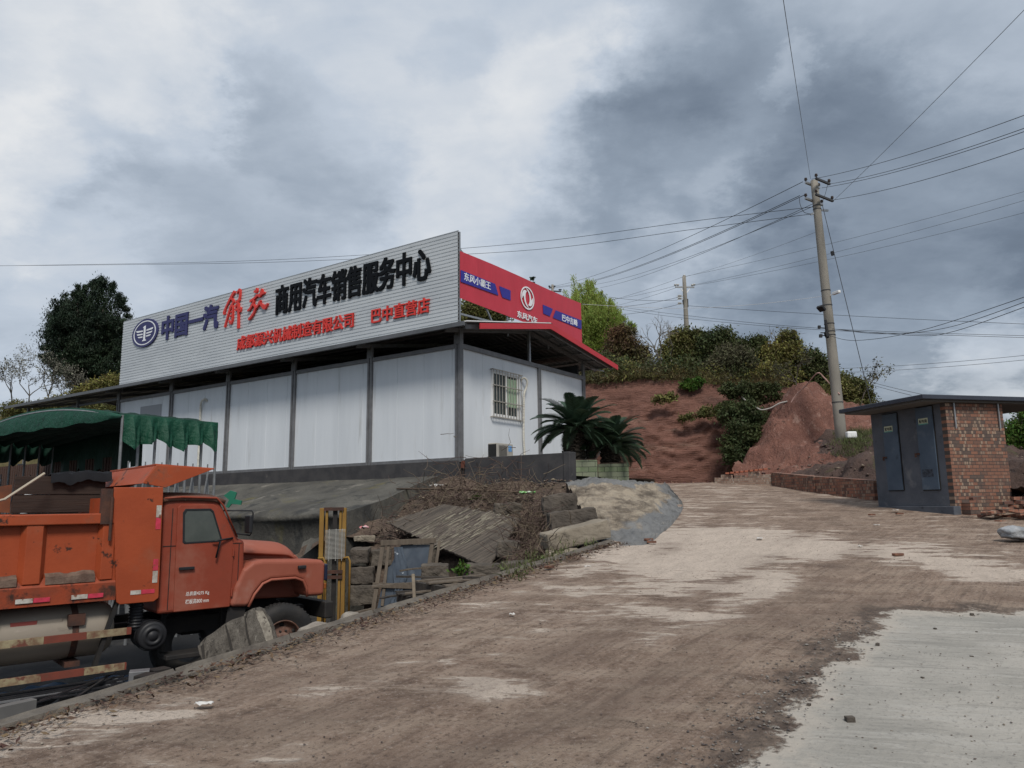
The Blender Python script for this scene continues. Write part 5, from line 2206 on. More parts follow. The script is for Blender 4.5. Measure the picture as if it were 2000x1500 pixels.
mb.obox(LP(1603, 653, -.3), LP(1603, 659, -.3), .09, .09)
mb.obox(LP(1612, 625, -.22), LP(1617, 660, -.22), .09, .06)
mb.obox(LP(1613, 648, -.26), LP(1616, 658, -.26), .14, .1)
mb.build("service_terminals", BLKP, p1)

b2, t2 = P(1344, 700, 52), P(1336, 540, 52)
p2_ = thing("utility_pole", "distant concrete utility pole with one white-braced crossarm on the hilltop", "utility pole", b2, 0)
tv = t2 - b2
mb = MB()
mb.tube([tv * (i / 6) for i in range(7)], [.20 - .07 * i / 6 for i in range(7)], 12)
mb.build("pole", CONC, p2_, True)
L2 = lambda px, py: P(px, py, 52) - b2
mb = MB()
mb.obox(L2(1319, 560.5), L2(1356, 561), .10, .10)
ca = mb.build("crossarm", GALV, p2_)
mb = MB()
for q in ((1319, 558), (1324, 558), (1352, 558.5), (1355.5, 557.5), (1336.5, 540)):
    insul(mb, L2(*q), 2.0)
mb.build("insulator", PORC, ca)
mb = MB()
mb.obox(L2(1330, 564), L2(1337, 573), .06, .06)
mb.obox(L2(1347, 564), L2(1340, 573), .06, .06)
mb.build("brace", WHITEP, p2_)
mb = MB()
for y, x in ((580, 1322), (585, 1323), (594.5, 1323)):
    mb.obox(L2(x, y), L2(1337, y - 2), .05, .05)
    for k in range(2):
        insul(mb, L2(1326 + 3 * k, y - 1), 1.6)
mb.build("dead_end_insulators", PORC, p2_)
mb = MB()
mb.obox(L2(1335.5, 586), L2(1337, 594), .14, .2)
mb.obox(L2(1342.5, 584), L2(1343, 600), .10, .1)
mb.build("service_box", BLKP, p2_)
b3, t3 = P(1080, 640, 78), P(1079, 556, 78)
p3_ = thing("utility_pole", "faint far utility pole just showing over the red roof sign", "utility pole", b3, 0)
L3 = lambda px, py: P(px, py, 78) - b3
mb = MB()
mb.tube([(0, 0, -6), t3 - b3], [.2, .13], 8)
mb.build("pole", CONC, p3_, True)
mb = MB()
mb.obox(L3(1072, 562), L3(1083, 562), .12, .12)
mb.obox(L3(1078, 568.5), L3(1096, 569.5), .12, .12)
for q in ((1073, 560), (1083, 560), (1093, 567), (1095, 567)):
    insul(mb, L3(*q), 2.6)
mb.build("crossarm", DARKST, p3_)


def wire(a, b, sag=.3, r=.011, mat=WIRE, label=None, group=None, name="power_line", mids=()):
    a, b = Vector(a), Vector(b)
    if mids:
        pl = [a] + [Vector(q) for q in mids] + [b]
        pts = [polyl(pl, i / 48) for i in range(49)]
    else:
        pts = [a.lerp(b, i / 28) - Vector((0, 0, sag * 4 * (i / 28) * (1 - i / 28))) for i in range(29)]
    m_ = MB()
    m_.tube(pts, r * (.78 if name == 'power_line' else 1), 5)
    o_ = m_.build(name, mat, None)
    return tag(o_, label, "power line", group)


W = wire
G1 = "lines from the tall pole to the far pole"
W(P(1568, 355, 25), P(1075, 560, 78), .6, .015, WIRE, "topmost of the wires running from the tall pole down behind the willow")
for k, (q, e) in enumerate((((1562, 382), (1084, 560)), ((1575, 379), (1084, 562)))):
    W(P(*q, 25), P(*e, 78), .7, .016, WIRE, "one of two close wires from the lower crossarm running down behind the willow", G1)
for k, (q, e) in enumerate((((1588, 403), (1160, 556)), ((1592, 396), (1172, 562)))):
    W(P(*q, 25), P(*e, 70), .4, .013, WIRE, "one of two lines from below the crossarms to behind the willow's right side", "lower lines to behind the willow")
W(P(1583, 349, 25), P(1521, -60, 10), .05, .008, WIREG, "thin wire climbing steeply from the pole top out of the picture")
W(P(1585, 350, 25), P(2060, 203, 13), .15, .010, WIRE, "upper wire from the pole top to the right edge of the picture")
for q, e in (((1616, 360), (2060, 229)), ((1605, 367), (2060, 236))):
    W(P(*q, 25), P(*e, 13), .15, .010, WIRE, "one of two parallel wires from the upper crossarm to the right edge", "pair of wires right of the pole")
W(P(1624, 391, 25), P(2060, 269, 13), .15, .010, WIRE, "lowest of the wires from the tall pole's crossarms to the right edge")
W(P(1627, 393, 25), P(2060, -42, 12), .05, .008, WIREG, "thin wire rising diagonally from the lower crossarm to the upper right corner")
W(P(1588, 404, 25), P(-120, 521, 48), 0, .013, WIRE, "upper of two long lines passing behind the white roof sign to the left", None, "power_line", [P(1360, 431, 28), P(1040, 473, 33), P(725, 497, 38), P(400, 512, 43)])
W(P(1584, 418, 25), P(-120, 520, 47), 0, .013, WIRE, "lower of two long lines passing behind the white roof sign to the left", None, "power_line", [P(1360, 447, 28), P(1040, 488, 33), P(690, 506, 38), P(400, 515, 43)])
W(P(1561, 385, 24.9), P(1583, 418, 24.9), 0, .012, WIRE, "black jumper cable looping down beside the pole crossarms", None, "power_line", [P(1563, 400, 24.9), P(1570, 414, 24.9)])
W(P(1617, 358, 25), P(1606, 395, 25), 0, .010, WIRE, "short jumper wire between the two right ends of the crossarms", None, "power_line", [P(1612, 378, 25)])
W(P(1606, 400, 25), P(1704, 800, 21.5), .0, .011, WIRE, "guy wire with a black insulator slanting down right of the tall pole", None, "guy_wire")
gi = MB()
gi.tube([P(1624.5, 491, 24.1), P(1626.5, 499, 24.1)], .05, 8)
o = gi.build("guy_insulator", BLKP, None)
o.parent = bpy.data.objects["guy_wire"]
for k, (q, e) in enumerate((((1337, 540), (2060, 357)), ((1352, 557), (2060, 374)), ((1356, 557.5), (2060, 400)))):
    W(P(*q, 52), P(*e, 34), .25, .012, WIREG, ["upper faint line from the distant pole top to the right edge", "middle faint line from the distant pole to the right edge", "lowest faint line from the distant pole's crossarm to the right edge"][k])
W(P(1337, 541, 52), P(1597, 452, 25), .1, .008, WIREG, "faint wire from the distant pole top up to the tall pole")
for k, (q, e) in enumerate((((1336, 540), (1180, 590)), ((1320, 558), (1190, 586)), ((1326, 560), (1190, 600)))):
    W(P(*q, 52), P(*e, 66), .1, .013, WIREG, "thin line from the distant pole's crossarm leftward to the willow", "thin lines left of the distant pole")
for k, (q, e) in enumerate((((1323, 581), (1190, 600)), ((1323, 586), (1190, 580)), ((1323, 595), (1190, 616)))):
    W(P(*q, 52), P(*e, 62), .15, .017, WIRE, "thick service line from the distant pole's side leftward to the willow", "service lines left of the distant pole")
W(P(1342, 597, 52), P(2080, 636, 38), .1, .016, WIRE, "dark cable running level from the distant pole past the tall pole")
for k, (q, e) in enumerate((((1200, 598), (2080, 658)), ((1200, 602), (2080, 662)))):
    W(P(*q, 60), P(*e, 34), 0, .014, WIRE, "one of two dark cables sloping from the willow to the right edge", "sloping cable pair", "power_line", [P(1330 + 4 * k, 615 + 6 * k, 52), P(1600, 641 + 3 * k, 38)])
W(P(1137, 594, 24.5), P(1620, 577, 25), 0, .008, WIREW, "white cable from the red sign's corner to the camera on the pole", None, "power_line", [P(1226, 599, 25), P(1340, 602, 25.5), P(1480, 594, 25.3)])
for k, (q, m1, m2, e) in enumerate((((1618, 655), (1672, 665), (1800, 645), (2060, 560)), ((1618, 641), (1720, 652), (1850, 640), (2060, 568)), ((1620, 642), (1780, 655), (1860, 648), (2060, 578)))):
    W(P(*q, 25), P(*e, 14), 0, .010, WIRE, ["slack cable drooping lowest from the tall pole's terminals to the right", "slack cable from the pole terminals rising to the right edge", "lower slack cable from the pole terminals rising to the right edge"][k], None, "power_line", [P(*m1, 23), P(*m2, 19)])
for k, (q, e) in enumerate((((1630, 720), (2060, 688)), ((1630, 728), (2060, 697)))):
    W(P(*q, 40), P(*e, 30), .1, .012, WIREG, "one of two faint lines just above the switch house roof", "faint lines over the switch house")
for k, (q, e) in enumerate((((1640, 728), (1800, 770)), ((1640, 731), (1780, 772)))):
    W(P(*q, 36), P(*e, 28), .05, .012, WIREG, "one of two lines sloping down behind the switch house roof", "lines sloping behind the switch house")
W(P(1640, 770, 24.8), P(1545, 786, 26.5), 0, .022, M("pale_pink_hose", (.45, .28, .24), .6), "pinkish pipe bent over in the air left of the tall pole", None, "hose", [P(1610, 738, 25.2), P(1596, 729, 25.3), P(1575, 752, 26), P(1556, 770, 26.4)])
W(P(1436, 755, 30.2), P(1538, 784, 27.2), 0, .028, M("dirty_white_hose", (.45, .42, .38), .6), "dirty white hose sagging across the dark gully of the red cutting", None, "hose", [P(1452, 778, 29), P(1470, 790, 28.4), P(1486, 800, 27.8), P(1505, 797, 27.5), P(1522, 788, 27.3)])
for o in bpy.data.objects:
    if o.name.startswith("hose"):
        o['category'] = "hose"
mb = MB()
mb.box(-.16, .16, -.1, .1, 0, .22)
o = mb.build("plastic_jug", WHITEP, None, bevel=.04)
o.location = P(1663, 856, 24.6)
tag(o, "white plastic container lying in the grass beside the tall pole's foot", "container")

# ------------------------------------------------------------------ plants
def leafmat(name, c1, c2, vs=.9, tr=.25, isl=.35):
    return M(name, c1, .65, var=c2, vscale=vs, island=isl, trans=tr, spec=.25)


def leaf_cloud(blobs, n, size, asp=.45, sub=14, sig=.22, rng=RNG, upb=.35, shell=.55, drop=0.0, vert=0.0):
    """blobs: (centre, radii, weight); leaves gather round random sub-clumps so gaps stay between them"""
    ws = np.array([b[2] for b in blobs], float)
    ws /= ws.sum()
    cl = []
    for b, w_ in zip(blobs, ws):
        m_ = max(3, int(sub * len(blobs) * w_))
        d = rng.normal(size=(m_, 3))
        d /= np.linalg.norm(d, axis=1)[:, None]
        r = shell + (1 - shell) * rng.random(m_) ** .6
        r *= np.where(rng.random(m_) < .28, rng.random(m_), 1)
        cl.append(np.array(b[0]) + d * r[:, None] * np.array(b[1]))
        cl[-1] = np.c_[cl[-1], np.full(m_, np.mean(b[1]))]
    cl = np.concatenate(cl)
    k = rng.integers(0, len(cl), n)
    g = rng.normal(size=(n, 3))
    g[:, 2] *= .8
    c = cl[k, :3] + g * (cl[k, 3] * sig)[:, None]
    c[:, 2] -= drop * rng.random(n) * cl[k, 3]
    nrm = rng.normal(size=(n, 3)) + np.array([0, 0, upb])
    nrm /= np.linalg.norm(nrm, axis=1)[:, None]
    t = rng.normal(size=(n, 3)) - np.array([0, 0, drop * 2])
    t[:, 2] += vert * 3 * np.sign(rng.random(n) - .2)
    t -= nrm * (t * nrm).sum(1)[:, None]
    t /= np.linalg.norm(t, axis=1)[:, None]
    s = np.cross(nrm, t)
    ln = size * (.6 + .8 * rng.random(n))[:, None]
    V = np.stack([c - t * ln * .5, c + s * ln * asp * .5, c + t * ln * .5, c - s * ln * asp * .5], 1).reshape(-1, 3)
    F = np.arange(4 * n).reshape(n, 4)
    return V, F


def limbs(base, blobs, r0, rng, n_extra=2):
    mb_ = MB()
    base = Vector(base)
    ctr = sum((Vector(b[0]) for b in blobs), Vector()) / len(blobs)
    fork = base.lerp(Vector((ctr.x, ctr.y, min(b[0][2] for b in blobs))), .5)
    mb_.tube([base - Vector((0, 0, .3)), base.lerp(fork, .5) + Vector((rng.normal() * .04, rng.normal() * .04, 0)), fork], [r0 * 1.2, r0, r0 * .85], 8)
    for b in blobs:
        for _ in range(n_extra):
            e = Vector(b[0]) + Vector(rng.normal(size=3) * np.array(b[1]) * .45)
            m_ = fork.lerp(e, .5) + Vector(rng.normal(size=3) * .12)
            mb_.tube([fork, m_, e], [r0 * .6, r0 * .35, r0 * .1], 6)
    return mb_


BARK = M("grey_brown_bark", (.10, .085, .07), .9, var=(.06, .05, .042), vscale=6, bump=.6, bscale=20, stretch=(1, 1, .3))


def tree(name, label, cat, base, blobs, n, size, mat, r0=.08, group=None, seed=1, **kw):
    rng = np.random.default_rng(seed)
    base = Vector(base)
    t = thing(name, label, cat, base, 0, group)
    bl_ = [((Vector(b[0]) - base)[:], b[1], b[2]) for b in blobs]
    limbs((0, 0, 0), bl_[:13], r0, rng).build("trunk", BARK, t, True)
    V_, F_ = leaf_cloud(bl_, n, size, rng=rng, **kw)
    obj("crown", npmesh("crown", V_, F_), mat, t)
    if cat == "bush":
        tw = MB()
        for b in bl_:
            for _ in range(16):
                d = rng.normal(size=3)
                d[2] = abs(d[2]) + .35
                d /= np.linalg.norm(d)
                c = Vector(b[0])
                e = c + Vector(d * np.array(b[1]) * rng.uniform(.95, 1.38))
                s_ = c + Vector(d * np.array(b[1]) * .3)
                m_ = s_.lerp(e, .55) + Vector(rng.normal(size=3) * .05)
                tw.tube([s_, m_, e], [.010, .008, .004], 4, False)
                for _k in range(2):
                    tw.tube([m_.lerp(e, .3 + .3 * _k), e + Vector(rng.normal(size=3) * .12)], [.006, .003], 3, False)
        tw.build("twigs", BARK, t)
    return t


def pxblobs(spec, d, depth=.8):
    """(px, py, half width px, half height px[, depth offset]) -> crown masses at distance d"""
    o_ = []
    for s in spec:
        dd = d + (s[4] if len(s) > 4 else 0)
        k = dd / FPX
        rx, rz_ = s[2] * k, s[3] * k
        o_.append((P(s[0], s[1], dd)[:], (rx, (rx + rz_) * .5 * depth, rz_), rx * rz_))
    return o_


WIL = leafmat("fresh_willow_leaf", (.38, .44, .12), (.25, .31, .065), .5, .5)
OLV = leafmat("olive_leaf", (.18, .165, .055), (.085, .092, .030), .9)
DKG = leafmat("dark_green_leaf", (.048, .065, .026), (.085, .095, .034), .8)
BRN = leafmat("red_brown_leaf", (.15, .075, .045), (.085, .075, .032), .8)
GRB = leafmat("grey_green_leaf", (.125, .115, .065), (.075, .075, .040), .9)
YEL = leafmat("yellow_green_leaf", (.24, .205, .065), (.12, .12, .038), .9)
CYP = leafmat("cypress_leaf", (.014, .026, .016), (.028, .045, .022), .35, .1, .4)
FRS = leafmat("fresh_green_leaf", (.10, .17, .03), (.06, .11, .02), .8, .35)

# willow: upright plumes fanning from low forks
wb = P(1172, 735, 37)


def willow():
    rng = np.random.default_rng(3)
    t = thing("willow_tree", "tall bright green willow rising behind the red sign and roof edge", "tree", wb)
    tips = [(1146, 532), (1138, 545), (1155, 548), (1128, 560), (1165, 566), (1118, 575), (1176, 575), (1188, 580), (1108, 590), (1200, 588), (1210, 600), (1218, 615), (1222, 630), (1205, 640), (1100, 605), (1222, 650), (1212, 668), (1150, 570), (1140, 590), (1170, 600), (1185, 610), (1125, 600), (1160, 630), (1110, 625), (1198, 625), (1140, 640), (1180, 650), (1200, 680), (1120, 660), (1160, 675), (1215, 690), (1185, 700), (1140, 700), (1205, 715)]
    V_, limb = [], MB()
    fork = Vector((0, 0, 1.0))
    for (px, py) in tips:
        for r_ in range(7):
            dd = 37 + rng.normal() * .9
            e = P(px + rng.normal() * 11, py + abs(rng.normal()) * 14 + r_ * 3, dd) - wb
            base_ = fork + Vector((e.x * .25, e.y * .25, (e.z - 1) * .22))
            m_ = base_.lerp(e, .55) + Vector((e.x * .10, e.y * .1, -.05))
            if r_ < 2:
                limb.tube([fork, base_, m_, e], [.09, .05, .028, .008], 5, False)
            n = 330
            tt = rng.random(n) ** .75 * .72 + .28
            pts = np.array([[(base_.x * (1 - q) ** 2 + 2 * q * (1 - q) * m_.x + q * q * e.x), (base_.y * (1 - q) ** 2 + 2 * q * (1 - q) * m_.y + q * q * e.y), (base_.z * (1 - q) ** 2 + 2 * q * (1 - q) * m_.z + q * q * e.z)] for q in tt])
            pts += rng.normal(size=(n, 3)) * (.30 * (1.2 - tt))[:, None]
            ax = np.array((e - m_).normalized()[:])
            d = ax * .9 + rng.normal(size=(n, 3)) * .55
            d /= np.linalg.norm(d, axis=1)[:, None]
            s_ = np.cross(d, rng.normal(size=(n, 3)))
            s_ /= np.linalg.norm(s_, axis=1)[:, None]
            ln = (.09 + .11 * rng.random(n))[:, None]
            V_.append(np.stack([pts - d * ln * .5, pts + s_ * ln * .12, pts + d * ln * .5, pts - s_ * ln * .12], 1).reshape(-1, 3))
    limb.tube([(0, 0, -.5), (0, 0, .5), fork], [.2, .17, .15], 9)
    limb.build("trunk", BARK, t, True)
    V_ = np.concatenate(V_)
    obj("crown", npmesh("crown", V_, np.arange(len(V_)).reshape(-1, 4)), WIL, t)


willow()
# bushes along the hilltop
BS = [
    ("shrub", "red-brown leaved bush at the left end of the hilltop beside the willow", (1213, 740), [(1215, 665, 26, 26), (1200, 690, 24, 22), (1235, 688, 26, 24), (1255, 700, 18, 22), (1228, 650, 14, 12)], 34, 5200, .17, BRN),
    ("shrub", "dark low bush between the roof corner and the bare tree", (1195, 745), [(1180, 715, 24, 20), (1215, 722, 30, 18), (1250, 728, 24, 14)], 32.5, 5000, .15, DKG),
    ("shrub", "olive bush right in front of the distant pole's foot", (1335, 740), [(1330, 672, 24, 26), (1350, 668, 22, 26), (1312, 695, 22, 26), (1350, 705, 26, 28), (1300, 715, 16, 18), (1362, 655, 12, 12)], 33.5, 7000, .16, OLV),
    ("shrub", "tallest dark green bush with a rounded top in the middle of the hilltop", (1405, 745), [(1405, 662, 32, 22), (1388, 680, 24, 24), (1425, 678, 22, 22), (1400, 712, 34, 26)], 33, 7500, .15, DKG),
    ("shrub", "grey-green twiggy bush overhanging the gully", (1430, 750), [(1420, 705, 26, 28), (1448, 705, 24, 30), (1400, 722, 24, 22), (1440, 735, 30, 18)], 31.6, 5000, .14, GRB),
    ("shrub", "green bush between the grey-green bush and the tall olive bush", (1475, 745), [(1465, 682, 22, 22), (1485, 672, 14, 16), (1478, 705, 24, 24), (1492, 725, 20, 22)], 32.8, 5500, .15, DKG),
    ("shrub", "tall yellowish olive bush above the red spur", (1525, 755), [(1538, 668, 18, 24), (1520, 690, 24, 24), (1548, 700, 22, 28), (1510, 722, 28, 26), (1540, 735, 28, 20), (1552, 662, 10, 14)], 32, 8000, .15, YEL),
    ("shrub", "dark bush left of the tall pole behind the red spur", (1595, 780), [(1590, 705, 22, 20), (1605, 728, 22, 24), (1575, 735, 20, 24), (1612, 752, 18, 24), (1595, 765, 22, 20)], 32, 7000, .15, DKG),
    ("shrub", "green bush behind the tall pole with branches reaching right", (1655, 850), [(1640, 760, 26, 26), (1672, 765, 22, 22), (1650, 800, 30, 28), (1685, 800, 16, 22), (1695, 775, 12, 12), (1660, 838, 28, 18)], 29.5, 8000, .14, OLV),
    ("shrub", "yellow-green scrub at the left behind the end of the white sign", (215, 800), [(190, 760, 24, 18), (225, 755, 26, 20), (160, 772, 22, 14), (255, 765, 22, 22), (120, 785, 22, 10)], 41, 6000, .17, YEL),
    ("shrub", "olive scrub on the hill under the lean-to roof edge", (80, 815), [(30, 800, 30, 12), (90, 802, 34, 12), (150, 798, 30, 10), (215, 800, 30, 12)], 41, 5000, .16, OLV),
    ("shrub", "dark foliage seen through the gap under the red sign", (940, 690), [(930, 610, 34, 26), (970, 625, 28, 20), (910, 640, 20, 24)], 38, 5000, .18, OLV),
    ("shrub", "bright green leafy bush at the right edge beside the switch house", (1995, 900), [(1990, 845, 22, 28), (2015, 830, 28, 36), (1985, 875, 18, 18), (2040, 860, 30, 40)], 22, 9000, .12, FRS),
]
for i, (nm, lab, bq, sp_, d, n, sz, mt) in enumerate(BS):
    b_ = P(bq[0], bq[1], d)
    tree(nm, lab, "bush", b_, pxblobs(sp_, d), int(n * 2.3), sz * .85, mt, .05, "bushes on the hill" if i != 12 else None, 20 + i, sub=22, sig=.34)
# scrub hanging in the gully and on the cutting's face
for i, (lab, spec, d, n, mt) in enumerate((("dark creeping scrub filling the gully of the red cutting", [(1465, 770, 34, 20, .8), (1425, 765, 24, 14, 1.0), (1500, 765, 22, 18, .6), (1440, 810, 30, 28, .2), (1475, 815, 26, 30, -.1), (1450, 855, 30, 32, -.5), (1482, 850, 18, 28, -.7), (1435, 892, 22, 24, -.7), (1420, 790, 18, 14, .8), (1462, 900, 18, 18, -1)], 28.4, 26000, DKG),
                                     ("olive patch of scrub halfway up the red cut face", [(1292, 780, 20, 9, .4), (1310, 775, 12, 8, .4), (1340, 815, 18, 8, 0), (1375, 805, 26, 10, 0), (1410, 800, 16, 10, 0)], 29.3, 2600, OLV),
                                     ("bright green tuft of leaves at the edge above the red cut face", [(1345, 752, 18, 10), (1362, 747, 14, 9)], 30.4, 1800, FRS))):
    rng = np.random.default_rng(60 + i)
    V_, F_ = leaf_cloud(pxblobs(spec, d, .4), n, .12, rng=rng, sub=18, sig=.3)
    o = obj("hanging_scrub", npmesh("hanging_scrub", V_, F_), mt)
    tag(o, lab, "scrub", None, "stuff" if i == 0 else None)
    if i == 0:
        del o['category']
# cypress on the left
cb = P(165, 800, 46)
_r = np.random.default_rng(8)
CYX = []
for (a_, b_) in ((250, 640), (246, 610), (238, 590), (226, 574), (214, 560), (202, 552), (190, 556), (178, 566), (166, 560), (154, 572), (143, 585), (130, 594), (118, 606), (106, 622), (98, 640), (90, 660), (84, 680), (88, 698), (248, 670), (100, 706), (120, 724), (136, 738)):
    for _ in range(2):
        CYX.append((a_ + _r.normal() * 4, b_ + _r.normal() * 5, 5 + 3 * _r.random(), 11 + 9 * _r.random(), _r.normal() * 1.5))
for _ in range(70):
    CYX.append((_r.uniform(105, 240), _r.uniform(590, 740), 9 + 6 * _r.random(), 16 + 10 * _r.random(), -_r.uniform(.5, 2.5)))
tree("cypress_tree", "big dark conifer with a broad rounded crown left of the white sign", "tree", cb,
     pxblobs([(195, 580, 24, 34), (160, 592, 30, 34), (130, 620, 34, 36), (205, 630, 34, 44), (165, 640, 46, 50), (112, 655, 30, 34), (225, 660, 24, 46), (150, 690, 48, 40), (205, 700, 40, 44), (115, 690, 26, 26), (185, 735, 40, 32), (235, 700, 20, 40), (140, 722, 24, 20), (199, 556, 8, 12), (166, 562, 8, 10)] + CYX, 46),
     120000, .17, CYP, .28, None, 5, asp=.28, sub=9, sig=.30, shell=.35, vert=.9)
tree("conifer_tree", "pointed tip of a far conifer poking over the red sign", "tree", P(1041, 740, 62), pxblobs([(1041, 556, 4, 14), (1043, 574, 9, 12), (1043, 590, 14, 14), (1043, 615, 18, 18), (1043, 650, 22, 22), (1043, 690, 24, 24)], 62), 6000, .3, CYP, .12, None, 6)


def bare_tree(name, label, base, h, spread, seed, mat=BARK, buds=None, r0=.05, depth=6, group=None, lean=(0, 0)):
    rng = np.random.default_rng(seed)
    t = thing(name, label, "tree", base, 0, group)
    mt_, mbr = MB(), MB()
    tips = []

    def grow(p, d, ln, r, lv):
        q = p + d * ln
        m_ = p.lerp(q, .5) + Vector(rng.normal(size=3) * ln * .05)
        (mt_ if lv == 0 else mbr).tube([p, m_, q], [r, r * .85, r * .68], 5 if lv > 1 else 7, False)
        tips.append(q)
        if lv >= depth:
            return
        for _ in range(2 if lv else 3):
            a = rng.normal(size=3) * spread
            nd = (d + Vector(a) + Vector((0, 0, .12))).normalized()
            grow(q, nd, ln * rng.uniform(.62, .88), r * .66, lv + 1)
    grow(Vector((0, 0, -.2)), Vector((lean[0], lean[1], 1)).normalized(), h * .27, r0, 0)
    mt_.build("trunk", mat, t, True)
    mbr.build("branches", mat, t, True)
    if buds:
        pts = np.array([q[:] for q in tips if q.z > h * .4])
        k = rng.integers(0, len(pts), buds[0])
        c = pts[k] + rng.normal(size=(buds[0], 3)) * buds[2]
        V_ = np.stack([c + rng.normal(size=(buds[0], 3)) * .03, c + rng.normal(size=(buds[0], 3)) * .03, c + rng.normal(size=(buds[0], 3)) * .03, c + rng.normal(size=(buds[0], 3)) * .03], 1).reshape(-1, 3)
        obj("buds", npmesh("buds", V_, np.arange(4 * buds[0]).reshape(-1, 4)), buds[1], t)['kind'] = 'stuff'
    return t


PBARK = M("pale_grey_bark", (.24, .215, .18), .9, var=(.15, .13, .11), vscale=5)
bare_tree("bare_tree", "leafless pale tree on the hill edge right of the willow", P(1294, 738, 31.4), 3.1, .42, 11, PBARK, None, .05, 6, None, (-.05, 0))
bare_tree("bare_tree", "leafless twiggy tree standing close left of the distant pole", P(1312, 720, 33), 2.9, .40, 12, PBARK, None, .04, 6)
bare_tree("bare_tree", "small leafless tree above the yellowish bush left of the tall pole", P(1518, 720, 33), 2.6, .40, 13, BARK, None, .035, 5)
BUD = M("pale_bud", (.17, .165, .13), .8, island=.4)
for i, (px, py, h, lab) in enumerate(((20, 790, 3.0, "budding bare bush at the far left edge of the hill"), (55, 800, 3.6, "pale budding bush left of the big conifer, second from the edge"), (92, 800, 3.4, "budding bush with brown stems directly left of the conifer"), (122, 805, 2.5, "shorter budding bush in front of the conifer's left side"))):
    bare_tree("bare_bush", lab, P(px, py, 41 + i * .4), h, .45, 30 + i, BARK, (900, BUD, .10), .045, 6, "budding bushes on the left")
for i, (px, py, h, ln_) in enumerate(((1670, 800, 3.0, .5), (1560, 760, 1.8, -.2))):
    bare_tree("bare_tree", ["bare branches arching right over the switch house roof", "thin dry shrub on top of the red spur"][i], P(px, py, 29), h, .5, 44 + i, BARK, (300, GRB, .1), .03, 5, None, (ln_, 0))
# undergrowth crowding the hill's edge
for k_, (lab, mt, n_, px0, px1) in enumerate((("undergrowth", DKG, 9000, 1120, 1500), ("undergrowth", YEL, 7000, 1180, 1640), ("undergrowth", GRB, 9000, 1140, 1720), ("undergrowth", OLV, 9000, -100, 260))):
    rng = np.random.default_rng(90 + k_)
    bb = []
    for t0, o_ in tops:
        pxx = 1000 + FPX * t0.x / t0.y
        if px0 < pxx < px1 and rng.random() < .5:
            q = t0 + o_ * rng.uniform(-.25, 1.1)
            hh = rng.uniform(.25, .75)
            bb.append(((q.x, q.y, q.z + hh * .45), (.5, .4, hh), 1))
    V_, F_ = leaf_cloud(bb, n_, .12, rng=rng, sub=5, sig=.4)
    obj("undergrowth", npmesh("undergrowth", V_, F_), mt)['kind'] = 'stuff'
# dry grass along the hill's lip
GRS = M("dry_grass", (.17, .125, .06), .8, var=(.10, .095, .035), vscale=1.5, island=.4)
GRN2 = M("green_grass", (.10, .105, .04), .8, var=(.06, .075, .025), vscale=2, island=.4)


def grass(name, pts, n, h, mat, rng, spread=.2, hang=0.0):
    pts = np.array([p[:] for p in pts])
    k = rng.integers(0, len(pts), n)
    b_ = pts[k] + rng.normal(size=(n, 3)) * np.array([spread, spread, .03])
    d = rng.normal(size=(n, 3)) * .45 + np.array([0, 0, 1.0 - hang])
    d /= np.linalg.norm(d, axis=1)[:, None]
    s = np.cross(d, rng.normal(size=(n, 3)))
    s /= np.linalg.norm(s, axis=1)[:, None]
    ln = h * (.4 + .9 * rng.random(n))[:, None]
    V_ = np.stack([b_ - s * .008, b_ + s * .008, b_ + d * ln + np.array([0, 0, -.15]) * ln * rng.random(n)[:, None]], 1).reshape(-1, 3)
    o_ = obj(name, npmesh(name, V_, np.arange(3 * n).reshape(n, 3)), mat)
    o_['kind'] = 'stuff'
    return o_


rng = np.random.default_rng(77)
lip = []
for t0, o_ in tops:
    for k in range(10):
        dd = rng.uniform(-.35, 1.4)
        lip.append(Vector((t0.x, t0.y, t0.z + (.15 if dd > 0 else .4 * dd))) + o_ * dd)
grass("hill_grass", lip, 60000, .42, GRS, rng, .15, .55)
bank = [Vector((p.x, p.y, fB(p.x, p.y) + .02)) for p in [P(random.uniform(1640, 1760), 860, random.uniform(23.5, 26.5)) for _ in range(80)]]
grass("bank_grass", bank, 5000, .22, GRN2, rng, .2)


# cycads in green brick planters
FRM = M("cycad_frond", (.030, .062, .035), .45, var=(.055, .095, .052), vscale=2, island=.3, spec=.4)
TRKM = M("cycad_trunk", (.030, .025, .02), .95, var=(.055, .045, .035), vscale=9, bump=1.0, bscale=25, bdist=.05)


